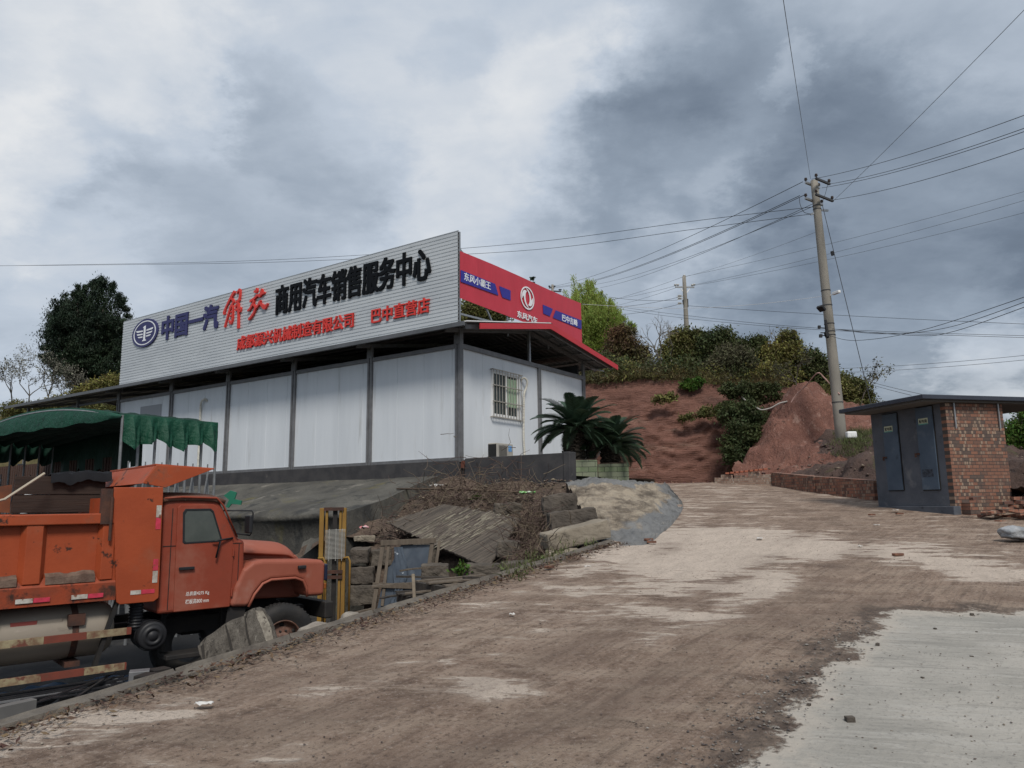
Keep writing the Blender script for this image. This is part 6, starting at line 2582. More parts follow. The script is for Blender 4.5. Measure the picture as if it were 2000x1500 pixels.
def cycad(label, base, h, r, nf, fl, seed, lean=(0, 0)):
    rng = np.random.default_rng(seed)
    t = thing("cycad", label, "palm", base, 0, "cycads in planters")
    mb_ = MB()
    tp_ = Vector((lean[0], lean[1], h))
    n = 16
    mb_.tube([tp_ * (i / n) for i in range(n + 1)], [r * (1 + .16 * (i % 2) + .08 * rng.random()) for i in range(n + 1)], 14)
    for i in range(170):
        a, z_ = rng.uniform(0, 6.28), rng.uniform(.05, .98)
        c = tp_ * z_ + Vector((math.cos(a), math.sin(a), 0)) * r
        mb_.obox(c, c + Vector((math.cos(a) * .07, math.sin(a) * .07, .05)), .05, .03)
    mb_.build("trunk", TRKM, t)
    V_, F_ = [], []
    for i in range(nf):
        a = i * 2.39996 + rng.normal() * .1
        el = rad(78) - rad(95) * (i / nf) ** .8 + rng.normal() * .07
        L_ = fl * (.8 + .3 * rng.random())
        dirh = Vector((math.cos(a), math.sin(a), 0))
        p = tp_.copy()
        ang = el
        ns = 42
        stp = L_ / ns
        side = Vector((-dirh.y, dirh.x, 0))
        pr = None
        for k in range(ns + 1):
            d = dirh * math.cos(ang) + Vector((0, 0, math.sin(ang)))
            up = side.cross(d).normalized() * -1
            up = up if up.z > 0 else -up
            q = p + d * stp
            w_ = .006
            b0 = len(V_)
            V_ += [(p - side * w_)[:], (p + side * w_)[:], (q + side * w_)[:], (q - side * w_)[:]]
            F_.append((b0, b0 + 1, b0 + 2, b0 + 3))
            ll = .25 * math.sin(math.pi * min(1, (k / ns) * .88 + .10)) ** .6 if k > 3 else .03
            for s in (-1, 1):
                for off in (0, .5):
                    pp = p + d * stp * off
                    e = (side * s * .82 + up * .32 + d * .5).normalized() * ll * (.9 + .2 * rng.random())
                    e2 = pp + e - Vector((0, 0, .02))
                    ww = d * .0058
                    b0 = len(V_)
                    V_ += [(pp - ww)[:], (pp + ww)[:], (pp + e * .6 + ww * .9)[:], e2[:]]
                    F_.append((b0, b0 + 1, b0 + 2, b0 + 3))
            p = q
            ang -= rad(50) / ns * (.4 + 1.1 * k / ns)
    obj("fronds", npmesh("fronds", V_, F_), FRM, t)
    return t


# planters
PLM = brick_mat("green_tile_planter", 0, (.20, .22, .15), (.165, .19, .13), (.05, .06, .045), 1.9, dark=(.14, .18, .10), pale=(.21, .25, .15))
PLS = brick_mat("green_tile_planter_side", 1, (.20, .22, .15), (.165, .19, .13), (.05, .06, .045), 1.9, dark=(.14, .18, .10), pale=(.21, .25, .15))
for m_ in (PLM, PLS):
    for n in m_.node_tree.nodes:
        if n.type == 'TEX_BRICK' and abs(n.inputs['Brick Width'].default_value - .24 * 1.9) < .01:
            n.inputs['Brick Width'].default_value = .33


def planter(label, px0, px1, ptop, pbot, d, dep):
    a, b = P(px0, pbot, d), P(px1, pbot, d)
    zt = P((px0 + px1) / 2, ptop, d).z
    z0 = min(a.z, b.z) - .08
    t = thing("planter", label, "planter", (a.x, a.y, z0), -rad(7), "green planters")
    wd, h = (b - a).length, zt - z0
    m_ = MB()
    m_.box(0, wd, 0, dep, 0, h)
    m_.build("planter_wall", PLM, t, bevel=.008)
    m_ = MB()
    m_.box(.05, wd - .05, .05, dep - .05, h + .001, h + .03)
    m_.build("soil", SOIL, t)
    return (a + b) / 2, zt, wd


c1, zt1, w1 = planter("taller green tiled planter next to the black parapet wall", 1112, 1167, 899, 936, 18.2, .75)
c2, zt2, w2 = planter("lower green tiled planter right of the taller one", 1168.5, 1228, 906, 935, 18.6, .7)
cycad("larger cycad palm with a broad crown in the left green planter", (c1.x - .20, c1.y + .35, zt1), .80, .23, 66, 1.12, 3, (.08, 0))
cycad("smaller cycad palm in the right green planter leaning over the road", (c2.x - .02, c2.y + .35, zt2), .48, .19, 48, 1.0, 9, (.02, 0))
cycad("young thin cycad stem between the two planted palms", (c1.x + .23, c1.y + .30, zt1), .42, .05, 8, .28, 12, (0, 0))

# ------------------------------------------------------------------ rubble below the terrace
def rock(name, label, c, sz, rot, mat, seed, rough=.10, group=None, cuts=14):
    bm = bmesh.new()
    bmesh.ops.create_cube(bm, size=1)
    bmesh.ops.subdivide_edges(bm, edges=bm.edges[:], cuts=cuts, use_grid_fill=True)
    for v in bm.verts:
        p = v.co
        m_ = max(abs(p.x), abs(p.y), abs(p.z))
        e = sorted((abs(p.x), abs(p.y), abs(p.z)))
        k = 1 - .035 * max(0, (e[1] - .38) / .12) * max(0, (e[2] - .38) / .12)
        q = Vector((p.x * sz[0], p.y * sz[1], p.z * sz[2])) * k
        s = mnoise.fractal(Vector((q.x * 5 + seed, q.y * 5, q.z * 5)), .8, 2, 6)
        s2 = mnoise.fractal(Vector((q.x * 1.2 + seed, q.y * 1.2 + 4, q.z * 1.2)), 1, 2, 2)
        v.co = q + p.normalized() * (s * rough * .45 + s2 * rough * .8)
    me_ = bpy.data.meshes.new(name)
    bm.to_mesh(me_)
    bm.free()
    o_ = obj(name, me_, mat, None, False)
    o_.location = c
    o_.rotation_euler = rot
    return tag(o_, label, "stone block" if name == "stone_block" else "rock", group)


STN = M("grey_brown_stone", (.13, .11, .088), .92, var=(.075, .064, .053), vscale=2.5, bump=.9, bscale=12, bdist=.04, stains=[((.05, .043, .037), 3, .52, .68), ((.2, .175, .145), 4, .62, .74)])
STP = M("pale_concrete_block", (.29, .25, .195), .9, var=(.20, .17, .13), vscale=2, bump=.7, bscale=14, bdist=.03, stains=[((.08, .068, .055), 2, .56, .7)])
STD = M("dark_wet_stone", (.065, .055, .046), .9, var=(.11, .092, .075), vscale=3, bump=.9, bscale=12, bdist=.04)
RKS = [
    ("stone_block", "long pale concrete block lying lowest of three beside the concrete slope", (1122, 1044), 11.7, (1.00, .45, .26), (.05, -.20, .22), STP, .03),
    ("stone_block", "dark stone block in the middle of three stacked beside the concrete slope", (1116, 1014), 12.7, (.78, .5, .28), (.0, -.12, .15), STD, .07),
    ("stone_block", "uppermost dark stone block beside the concrete slope under the litter", (1090, 984), 13.6, (.58, .5, .30), (.0, -.08, .1), STD, .07),
    ("boulder", "pale flat stone in the soil under the long concrete block", (1118, 1084), 11.3, (.66, .30, .12), (.1, -.12, .2), STP, .10),
    ("boulder", "rounded pale boulder above the weathered board", (992, 995), 15.3, (.52, .36, .22), (0, 0, .1), STN, .12),
    ("stone_block", "grey block lying behind the pallets below the board's lower corner", (935, 1116), 11.8, (.66, .35, .26), (0, .02, .1), STN, .07),
    ("stone_block", "small grey block right of the others at the end of the pallets", (1004, 1114), 10.9, (.38, .3, .24), (0, 0, .15), STN, .06),
    ("stone_block", "brown block half hidden beneath the right edge of the board", (990, 1074), 12.9, (.34, .3, .26), (0, .1, .1), STN, .07),
    ("stone_block", "top dark block of the stack right of the yellow mast", (703, 1086), 14.6, (.34, .4, .27), (0, 0, .1), STD, .06),
    ("stone_block", "middle dark block of the stack right of the yellow mast", (707, 1122), 14.5, (.46, .4, .30), (0, 0, .1), STD, .05),
    ("stone_block", "bottom brown block of the stack right of the yellow mast", (710, 1160), 14.4, (.48, .4, .34), (0, 0, .05), STN, .05),
    ("stone_block", "block behind the top of the leaning wooden frame", (745, 1088), 14.8, (.40, .4, .30), (0, 0, .2), STN, .07),
    ("stone_block", "grey block at the upper right corner of the leaning frame", (828, 1080), 14.0, (.42, .4, .36), (0, .1, .2), STN, .08),
    ("stone_block", "split round timber end right of the leaning frame", (850, 1120), 12.6, (.44, .4, .30), (0, 0, .1), STN, .07),
    ("boulder", "pale stone on the ledge above the dark block stack", (712, 1052), 15.4, (.40, .3, .10), (0, 0, .1), STP, .08),
    ("boulder", "dark clods of earth at the end of the pallet pile", (985, 1143), 9.6, (.6, .3, .14), (0, -.12, .5), STN, .10),
]
for i, (nm, lab, (px, py), d, sz, rot, mt, rg) in enumerate(RKS):
    rock(nm, lab, P(px, py, d), sz, rot, mt, i * 7.3, rg, "rubble blocks on the slope")

# weathered board sheet
BRD = M("weathered_ply", (.16, .132, .105), .9, var=(.060, .05, .042), vscale=2.6, bump=1.0, bscale=10, bdist=.05, stretch=(8, .5, 1), stains=[((.27, .235, .19), 2.0, .60, .74), ((.035, .03, .026), 2.4, .57, .70)])
A_, B_, C_, D_ = P(755, 1026, 15.4), P(868, 984, 15.8), P(1018, 1012, 14.3), P(952, 1108, 12.5)
A2 = P(838, 1062, 14.0)
cen = (B_ + C_ + D_ + A_) / 4
ux = (C_ - B_).normalized()
nn = ux.cross((D_ - C_)).normalized()
nn = nn if nn.z > 0 else -nn
uy = nn.cross(ux).normalized()
tob = lambda p: ((p - cen).dot(ux), (p - cen).dot(uy))
out2 = [tob(A_), tob(B_), tob(C_), tob(D_), tob(A2)]
edge2 = []
for i in range(5):
    a, b = Vector((*out2[i], 0)), Vector((*out2[(i + 1) % 5], 0))
    n = max(2, int((b - a).length / .04))
    for k in range(n):
        p = a.lerp(b, k / n)
        edge2.append((p.x + random.uniform(-.012, .012), p.y + random.uniform(-.012, .012)))
mb = MB()
mb.plate(edge2, [], -.016, .016, 'xy')
o = mb.build("weathered_board", BRD, None)
mat_ = Matrix((ux, uy, nn)).transposed().to_4x4()
mat_.translation = cen
o.matrix_world = mat_
tag(o, "large delaminating sheet of weathered plywood lying askew on the rubble slope", "board")
xs2 = [p[0] for p in out2]
SPL = M("lifted_ply_splinter", (.20, .17, .135), .9, var=(.09, .075, .06), vscale=5, stretch=(5, 1, 1), island=.4)
mb = MB()
for i in range(420):
    px_2 = random.uniform(-.75, .80)
    py_2 = random.uniform(-.85, .85)
    l_ = random.uniform(.06, .32)
    q0 = tob(C_.lerp(D_, .5))
    p0 = Vector((px_2, py_2))
    # inside test against the convex-ish outline
    inside = True
    sgn = None
    for a, b in zip([out2[0], out2[1], out2[2], out2[3]], [out2[1], out2[2], out2[3], out2[0]]):
        cr_ = (b[0] - a[0]) * (p0.y - a[1]) - (b[1] - a[1]) * (p0.x - a[0])
        if sgn is None:
            sgn = cr_ > 0
        elif (cr_ > 0) != sgn:
            inside = False
    if inside:
        h_ = random.uniform(.001, .014)
        mb.obox((px_2, py_2 - l_ / 2, .016 + h_ * .3), (px_2 + random.uniform(-.008, .008), py_2 + l_ / 2, .017 + h_), random.uniform(.008, .035), .004)
o2 = mb.build("splinters", SPL, None)
o2.parent = o
o2['kind'] = 'stuff'

# leaning wooden frame with blue film
WD = M("weathered_grey_wood", (.155, .125, .095), .85, var=(.10, .08, .062), vscale=3, stretch=(4, 4, .5), bump=.5, bscale=14, stains=[((.05, .04, .033), 3, .58, .72)])
fr = thing("crate_panel", "leaning weathered wooden crate panel filled with blue-grey plastic film", "crate panel", P(722, 1222, 12.9), rad(4))
fw, fh = .98, 1.36
R_ = lambda x, z_, o_=0: (x + .16 * z_ / fh, .30 * z_ / fh + o_, z_)
for nm, a, b, wd in (("upright", (0.02, 0), (.02, fh), .07), ("upright", (.16, .3), (.12, fh - .08), .05), ("upright", (fw - .12, .35), (fw - .12, fh), .06), ("upright", (fw - .02, .35), (fw - .0, fh - .02), .05), ("cross_rail", (-.02, fh - .04), (fw - .06, fh - .01), .09), ("cross_rail", (-.05, .64), (fw - .25, .60), .08), ("cross_rail", (.0, .03), (fw * .5, .04), .08)):
    mb = MB()
    of = -.03 if nm == "cross_rail" else 0
    mb.obox(R_(*a, of), R_(*b, of), wd, .045, (0, -1, 0))
    mb.build(nm, WD, fr, bevel=.004)
mb = MB()
rows = []
for i in range(20):
    z_ = .04 + (fh - .12) * i / 19
    x0 = .06 + (.30 * (z_ / fh) ** 2 if z_ > .7 * fh else .10 * z_ / fh)
    rows.append([R_(x0 + (fw - .16 - x0) * j / 18, z_, .03 + .012 * nz(j * .5, i * .3, 0, 1, 3)) for j in range(19)])
mb.grid(rows)
mb.build("film", M("blue_grey_film", (.05, .065, .085), .3, var=(.035, .045, .062), vscale=3, spec=.5, stains=[((.085, .105, .13), 3, .58, .7)]), fr, True)
mb = MB()
rows = []
for i in range(26):
    z_ = .05 + (fh - .16) * i / 25
    cxx = .30 + .13 * math.sin(z_ * 2.2) - .05 * z_
    rows.append([R_(cxx + (j / 8 - .5) * (.20 + .05 * math.sin(z_ * 9)), z_, -.005 - .03 * math.sin(j * 1.1 + z_ * 6) ** 2) for j in range(9)])
mb.grid(rows)
PLAS = M("clear_crumpled_plastic", (.06, .075, .095), .12, var=(.035, .045, .06), vscale=5, stains=[((.42, .45, .48), 9, .60, .66)], spec=.7)  # pale flecks are highlights painted into the colour
mb.build("torn_plastic", PLAS, fr, True)

# pallets
DWD = M("dark_rotten_wood", (.062, .052, .043), .9, var=(.035, .03, .026), vscale=3, bump=.6, bscale=15, stretch=(1, 4, 1), stains=[((.14, .12, .10), 4, .60, .74)])
pz = -.65
p0 = P(862, 1205, 10.6)
PLAB = ["lowest pallet of the dark pile, mostly hidden by the kerb", "second lowest pallet of the dark pile beyond the kerb", "third pallet up in the dark pile beyond the kerb", "fourth pallet up, in the middle of the dark pile",
        "fifth pallet up in the dark pile, black with a pale edge", "sixth pallet up, pushed to the right of the pile", "seventh pallet, just beneath the broken top one", "topmost weathered pallet of the pile, with broken boards"]
for i, lab in enumerate(PLAB):
    dz, rz, dx = .158 * i, .50 + random.uniform(-.1, .12), random.uniform(-.06, .10)
    if i >= 5:
        dx += .10 * (i - 4)
    i = 3 if i == 7 else (0 if i % 2 else 1)
    t = thing("pallet", lab, "pallet", (p0.x + dx, p0.y + .0, pz + dz), rz, "pallets piled beyond the kerb")
    wd2, dp2 = 1.25, .95
    for k in range(7):
        if i == 3 and k in (2, 5):
            continue
        mb = MB()
        y = -dp2 / 2 + dp2 * k / 6
        mb.obox((-wd2 / 2 + random.uniform(-.05, .12), y, .125 + random.uniform(-.006, .012)), (wd2 / 2 + random.uniform(-.12, .06), y + random.uniform(-.02, .02), .125 + random.uniform(0, .02)), .10, .018)
        mb.build("deck_board", WD if i == 3 else DWD, t)
    for x in (-wd2 / 2 + .05, 0, wd2 / 2 - .05):
        mb = MB()
        mb.box(x - .045, x + .045, -dp2 / 2, dp2 / 2, .0, .112)
        mb.build("bearer", DWD, t)
a_, b_ = P(807, 1121, 9.0), P(815, 1215, 8.9)
mb = MB()
mb.obox(b_ - Vector((0, 0, .3)), a_, .045, .035)
o = mb.build("wooden_stake", M("pale_split_wood", (.30, .25, .18), .8, var=(.2, .16, .12), vscale=6), None, bevel=.004)
tag(o, "pale upright wooden stake just behind the kerb in front of the pallets", "stake")

# splintered offcuts on and around the pallet pile and over the slope
OFF = [(790, 1140, 10.9, .9, .10), (850, 1128, 11.0, 1.1, .2), (905, 1138, 10.6, .9, -.1), (930, 1150, 10.2, .7, .35), (880, 1148, 10.3, 1.2, .12), (760, 1165, 11.5, .5, 1.2), (820, 1110, 12.2, .7, -.4), (945, 1128, 10.4, .6, .5), (700, 1195, 13.5, .5, .6), (735, 1050, 15.4, .6, .2), (800, 1045, 15.6, .5, -.5), (1015, 1085, 12.6, .5, .9)]
for i, (px, py, d, l_, a) in enumerate(OFF):
    c = P(px, py, d)
    v = Vector((math.cos(a), math.sin(a), random.uniform(-.12, .12))) * l_ / 2
    mb = MB()
    n_ = 6
    for k in range(n_):
        q0, q1 = c - v + v * 2 * k / n_, c - v + v * 2 * (k + 1) / n_
        mb.obox(q0 + Vector((0, 0, random.uniform(-.006, .006))), q1, random.uniform(.06, .10), random.uniform(.018, .03))
    o = mb.build("timber_offcut", [WD, DWD][i % 2], None)
    tag(o, "grey splintered timber offcut lying among the rubble and pallets", "offcut", "timber offcuts in the rubble")

# yellow lifting mast
YELP = M("rusty_yellow_paint", (.30, .175, .035), .65, var=(.22, .12, .03), vscale=3, bump=.2, stretch=(1, 1, .5), stains=[((.09, .05, .025), 3, .58, .72)])
mt0 = P(645, 1235, 14.2)
ms = thing("lift_mast", "rusty yellow forklift mast with a wire guard standing behind the truck's bonnet", "lift mast", (mt0.x, mt0.y, YARD), rad(8))
mh = P(645, 990, 14.2).z - YARD
for x, w2 in ((-.20, .08), (-.11, .045), (.14, .045), (.21, .07)):
    mb = MB()
    mb.box(x - w2 / 2, x + w2 / 2, -.05, .06, 0, mh - abs(x) * .1)
    mb.build("upright", YELP, ms, bevel=.006)
mb = MB()
mb.box(.0, .08, -.02, .05, .02, mh * .97)
mb.build("lift_cylinder", UNDER, ms)
mb = MB()
for z_ in (mh - .04, mh * .5, mh * .46):
    mb.box(-.16, .20, -.085, -.052, z_ - .03, z_ + .03)
mb.build("cross_bar", RUST, ms)
mb = MB()
for k in range(24):
    z_ = mh * .60 + k * mh * .0095
    mb.tube([(-.12, -.10, z_), (.24, -.10, z_ + .01)], .006, 5)
for x in (-.05, .07, .18):
    mb.tube([(x, -.094, mh * .585), (x, -.094, mh * .83)], .008, 5)
mb.build("wire_guard", M("galvanised_wire", (.33, .32, .29), .5), ms)
for x in (-.12, .33):
    mb = MB()
    mb.tube([(x - .12, -.09, mh * .605), (x - .03, -.10, mh * .61), (x, -.10, mh * .58), (x, -.10, .2)], .02, 8)
    mb.build("guard_hoop", YELP, ms, True)
mb = MB()
mb.box(-.28, .34, -.12, .3, .0, .12)
mb.lathe([(.001, -.06), (.09, -.06), (.10, 0), (.09, .06), (.001, .06)], (.34, -.1, .12), 'x', 16)
mb.build("base", RUST, ms, bevel=.01)


def sack(name, label, c, sz, rot, mat, seed, cat="sack"):
    bm = bmesh.new()
    bmesh.ops.create_uvsphere(bm, u_segments=28, v_segments=18, radius=1)
    for v in bm.verts:
        p = v.co.copy()
        s = mnoise.fractal(Vector((p.x * 1.6 + seed, p.y * 1.6, p.z * 1.6)), 1, 2, 4)
        f_ = 1 + .22 * s
        v.co = Vector((math.copysign(abs(p.x) ** .8, p.x) * sz[0] * f_, math.copysign(abs(p.y) ** .8, p.y) * sz[1] * f_, max(p.z, -.55) * sz[2] * f_))
    me_ = bpy.data.meshes.new(name)
    bm.to_mesh(me_)
    bm.free()
    o_ = obj(name, me_, mat, None, True)
    o_.location = c
    o_.rotation_euler = rot
    return tag(o_, label, cat)


SKW = M("dirty_white_sacking", (.33, .30, .26), .85, var=(.22, .195, .165), vscale=6, bump=.7, bscale=18, bdist=.03)
SKG = M("green_woven_plastic", (.05, .24, .155), .6, var=(.035, .17, .11), vscale=6, bump=.5, bscale=18)
sack("sack", "dirty white sack lying between the truck's front wheel and the kerb", P(618, 1234, 10.6), (.26, .2, .11), (0, -.1, .3), SKW, 1)
sack("sack", "green plastic sack tucked against the kerb below the white sack", P(640, 1247, 9.6), (.24, .16, .11), (0, -.1, .5), SKG, 5)
sack("sack", "crumpled cream sacking heap at the foot of the yellow mast", P(692, 1215, 13.2), (.26, .22, .16), (0, .1, .2), SKW, 9)
sack("plastic_bag", "crumpled clear plastic at the bottom corner of the wooden frame", P(768, 1214, 11.4), (.13, .1, .09), (0, 0, .2), PLAS, 13, "plastic bag")
sack("plastic_bag", "grey-white plastic sheet heap on the road at the right edge", P(1985, 1043, 11.0), (.24, .16, .12), (0, .1, .3), M("grey_white_plastic", (.42, .43, .44), .35, var=(.2, .21, .22), vscale=5, bump=.8, bscale=7, bdist=.08), 17, "plastic sheet")
bpy.data.objects["plastic_bag.001"].name = "plastic_sheet"


def scrap(name, label, c, w_, h_, rz, mat, cat="litter", amp=.03, seed=0):
    m_ = MB()
    rows_ = []
    for i in range(9):
        rows_.append([((i / 8 - .5) * w_, (j / 7 - .5) * h_ * (1 - .3 * abs(i / 8 - .5)), amp * (.6 + nz(i * .5 + seed, j * .5, seed, 1, 3))) for j in range(8)])
    m_.grid(rows_)
    o_ = m_.build(name, mat, None, True)
    o_.location = c
    o_.rotation_euler = (0, 0, rz)
    s_2 = o_.modifiers.new("thickness", 'SOLIDIFY')
    s_2.thickness = .003
    return tag(o_, label, cat)


PAPW = M("white_paper", (.6, .58, .55), .7)
scrap("plastic_packet", "bright green and white packet on top of the rubble slope", P(1030, 965, 15.9), .34, .13, .1, M("green_packet", (.10, .42, .05), .4, var=(.5, .55, .45), vscale=9), "packet", .06, 1)
scrap("plastic_packet", "white plastic scrap on the slope left of the dead twigs", P(852, 952, 18), .30, .16, .4, PAPW, "packet", .08, 3)
scrap("plastic_packet", "red and white packet on the ledge right of the yellow mast", P(711, 1033, 15.8), .19, .12, .1, M("red_white_packet", (.45, .05, .06), .4, var=(.55, .5, .5), vscale=12), "packet", .06, 5)
for i, (px, py, s_, lab) in enumerate(((398, 1386, .10, "white paper scrap on the road just beyond the truck's kerb"), (1750, 1000, .2, "white paper sheet on the road in front of the switch house"), (1712, 1030, .10, "small white cup fragment on the road below the switch house"), (1148, 1112, .07, "tiny white scrap at the edge of the road near the grass"), (1484, 1056, .14, "flat white scrap in the middle of the pale road patch"), (1000, 1208, .05, "white speck of litter on the left half of the road"), (1680, 1072, .06, "small white scrap right of the pale road patch"))):
    p = roadpt(px, py)
    scrap("paper_scrap", lab, (p.x, p.y, zr(p.y) + .03), s_, s_ * .6, i * 1.1, PAPW, "litter", .015, i)
# green rag on the shoulder wall
pr_ = P(455, 975, 19.6)
mb = MB()
for q in ([(437, 968), (450, 958), (462, 962), (458, 975), (472, 978), (470, 986), (452, 984), (446, 992), (441, 990), (447, 976)],):
    pts_ = [P(a, b, 10.9) for a, b in q]
    mb.add([p[:] for p in pts_] + [(p + Vector((.0, .03, .0)))[:] for p in pts_], [tuple(range(len(pts_)))] + [(i, (i + 1) % len(pts_), len(pts_) + (i + 1) % len(pts_), len(pts_) + i) for i in range(len(pts_))])
o = mb.build("green_rag", M("green_rag_cloth", (.02, .16, .10), .7), None)
tag(o, "torn green rag caught behind the truck's mirror against the grey wall", "rag")

# broken board leaning on the kerb before the front wheel
bq = [(386, 1262), (401, 1245), (416, 1236), (438, 1219), (452, 1211), (470, 1205), (476, 1203), (479, 1196), (492, 1189), (505, 1186), (516, 1190), (520, 1200), (526, 1206), (533, 1222), (538, 1240), (546, 1262), (549, 1280), (470, 1300), (404, 1318), (398, 1306), (396, 1290), (389, 1276)]
pts_ = [P(a, b, 6.9 - .25 * (b - 1186) / 130) for a, b in bq]
ce = sum(pts_, Vector()) / len(pts_)
nv = (pts_[0] - ce).cross(pts_[10] - ce).normalized()
mb = MB()
n_ = len(pts_)
mb.add([(p - ce)[:] for p in pts_] + [(p - ce + Vector((0, .028, .0)))[:] for p in pts_], [tuple(range(n_)), tuple(range(n_, 2 * n_))[::-1]] + [(i, (i + 1) % n_, n_ + (i + 1) % n_, n_ + i) for i in range(n_)])
o = mb.build("broken_board", M("split_grey_plywood", (.17, .15, .125), .85, var=(.095, .082, .068), vscale=2, stretch=(9, 9, 1.2), bump=1.0, bscale=9, bdist=.04, stains=[((.36, .33, .275), 1.3, .60, .68), ((.04, .034, .028), 1.5, .57, .66), ((.03, .026, .022), 5, .62, .68)]), None)
o.location = ce
tag(o, "broken grey plywood board leaning on the kerb in front of the truck's wheel", "board")
brk = o
fpt = lambda a, b, k: P(a, b, 6.9 - .25 * (b - 1186) / 130) - ce + Vector((0, -.004 - .003 * k, 0))
PLYP = M("peeled_pale_ply", (.30, .27, .22), .85, var=(.15, .13, .105), vscale=5, stretch=(3, 3, 3), bump=.6, bscale=12, stains=[((.06, .05, .042), 9, .54, .62)])
PLYD = M("dark_split", (.03, .026, .022), .9)
for k, (nm, mt, q) in enumerate((("peeled_layer", PLYP, [(499, 1192), (513, 1193), (521, 1206), (530, 1226), (534, 1250), (541, 1276), (528, 1282), (524, 1262), (517, 1244), (511, 1226), (503, 1208)]),
                                 ("split", PLYD, [(440, 1221), (442, 1220), (451, 1250), (456, 1272), (462, 1296), (460, 1297), (450, 1268)]),
                                 ("split", PLYD, [(478, 1204), (480, 1203), (484, 1232), (491, 1262), (495, 1286), (493, 1287), (488, 1262), (481, 1236)]),
                                 ("split", PLYD, [(393, 1262), (398, 1256), (401, 1284), (408, 1308), (404, 1310), (398, 1290)]))):
    vv = [fpt(a, b, k) for a, b in q]
    n_ = len(vv)
    mb = MB()
    mb.add([p[:] for p in vv] + [(p + Vector((0, .006, 0)))[:] for p in vv], [tuple(range(n_)), tuple(range(n_, 2 * n_))[::-1]] + [(i, (i + 1) % n_, n_ + (i + 1) % n_, n_ + i) for i in range(n_)])
    mb.build(nm, mt, brk)
# things on the yard floor below the tank
DKP = M("black_rubber_sheet", (.014, .014, .016), .4, var=(.03, .03, .033), vscale=4, spec=.4)
rows = []
for i in range(50):
    rows.append([])
    for j in range(26):
        x, y = -4.6 + 4.3 * i / 49, -1.05 + 1.35 * j / 25
        h_ = .02 + max(0, .11 + .20 * nz(x, y, 2, 1.6, 4)) * math.sin(math.pi * i / 49) ** .5 * math.sin(math.pi * j / 25) ** .5
        rows[-1].append(local(trk, x, y, h_))
mb = MB()
mb.grid(rows)
o = mb.build("rubber_sheeting", DKP, None)
tag(o, "crumpled black rubber sheeting spread on the yard floor beside the truck", "sheeting")
for i in range(9):
    mb = MB()
    y = -.15 + .05 * i
    mb.obox(local(trk, -3.9 + .1 * (i % 3), y, .21 + .012 * (i % 2)), local(trk, -2.25 + .08 * (i % 4), y + .02, .21 + .012 * (i % 2)), .035, .02)
    o = mb.build("steel_strip", DKP if i % 2 else STEEL, None)
    tag(o, "dark steel strip in the flat bundle lying under the beige tank", "steel strip", "steel strips under the tank")
for i in range(14):
    mb = MB()
    x, y = -2.9 + random.random() * 1.0, -.55 + random.random() * .5
    a = random.uniform(-.3, .9)
    l_ = random.uniform(.3, .8)
    mb.obox(local(trk, x - l_ / 2 * math.cos(a), y - l_ / 2 * math.sin(a), .20 + .08 * random.random()), local(trk, x + l_ / 2 * math.cos(a), y + l_ / 2 * math.sin(a), .20 + .10 * random.random()), .03, .015)
    o = mb.build("scrap_lath", DKP, None)
    tag(o, "black scrap lath strewn on the rubber sheeting below the tank", "lath", "black laths on the sheeting")
a_, b_ = P(-40, 1405, 7.2), P(66, 1381, 7.6)
mb = MB()
mb.obox(a_, b_, .10, .16)
o = mb.build("grey_beam", M("grey_painted_beam", (.17, .165, .155), .7, var=(.13, .125, .12), vscale=3), None, bevel=.006)
tag(o, "short grey beam lying just inside the kerb in the bottom left corner", "beam")
for i, (px, py, d) in enumerate(((272, 1322, 8.6), (310, 1318, 8.8), (285, 1330, 8.4))):
    mb = MB()
    mb.box(-.10, .10, -.08, .08, -.06, .07)
    o = mb.build("scrap_block", [STEEL, UNDER, UNDER][i], None, bevel=.006)
    o.location = P(px, py, d)
    o.rotation_euler = (0, 0, .4 + i * .5)
    tag(o, ["grey square block on the yard floor under the air cleaner", "black block nearest the loose tyre on the yard floor", "black block in front of the grey square block"][i], "block")
mb = MB()
rows = []
for i in range(30):
    rows.append([local(trk, -3.6 + 2.0 * i / 29, .75 + .5 * j / 7 + .1 * math.sin(i * .6), .03 + .06 * max(0, nz(i * .3, j * .4, 0, 1, 3) + .3)) for j in range(8)])
mb.grid(rows)
o = mb.build("blue_tarp", M("blue_tarpaulin", (.035, .14, .30), .45, var=(.02, .08, .2), vscale=4), None, True)
tag(o, "strip of bright blue tarpaulin on the ground beneath the truck", "tarpaulin")

# ------------------------------------------------------------------ dead twigs, leaf litter, grit
TWG = M("dead_twig", (.085, .058, .045), .9, var=(.13, .095, .072), vscale=4, island=.35)


def twigs(name, centers, n, ln, r, rng, flat=.5, mat=TWG):
    m_ = MB()
    for i in range(n):
        c = centers[rng.integers(0, len(centers))]
        p = Vector(c[0]) + Vector(rng.normal(size=3)) * c[1]
        p.z = max(p.z, fE(p.x, p.y) + .0)
        d = Vector(rng.normal(size=3))
        d.z *= flat
        d = d.normalized()
        l_ = ln * rng.uniform(.4, 1.3)
        pts = [p]
        for k in range(4):
            d = (d + Vector(rng.normal(size=3)) * .22).normalized()
            pts.append(pts[-1] + d * l_ / 4)
        m_.tube(pts, [r, r * .9, r * .75, r * .6, r * .4], 4, False)
    o_ = m_.build(name, mat, None)
    o_['kind'] = 'stuff'
    return o_


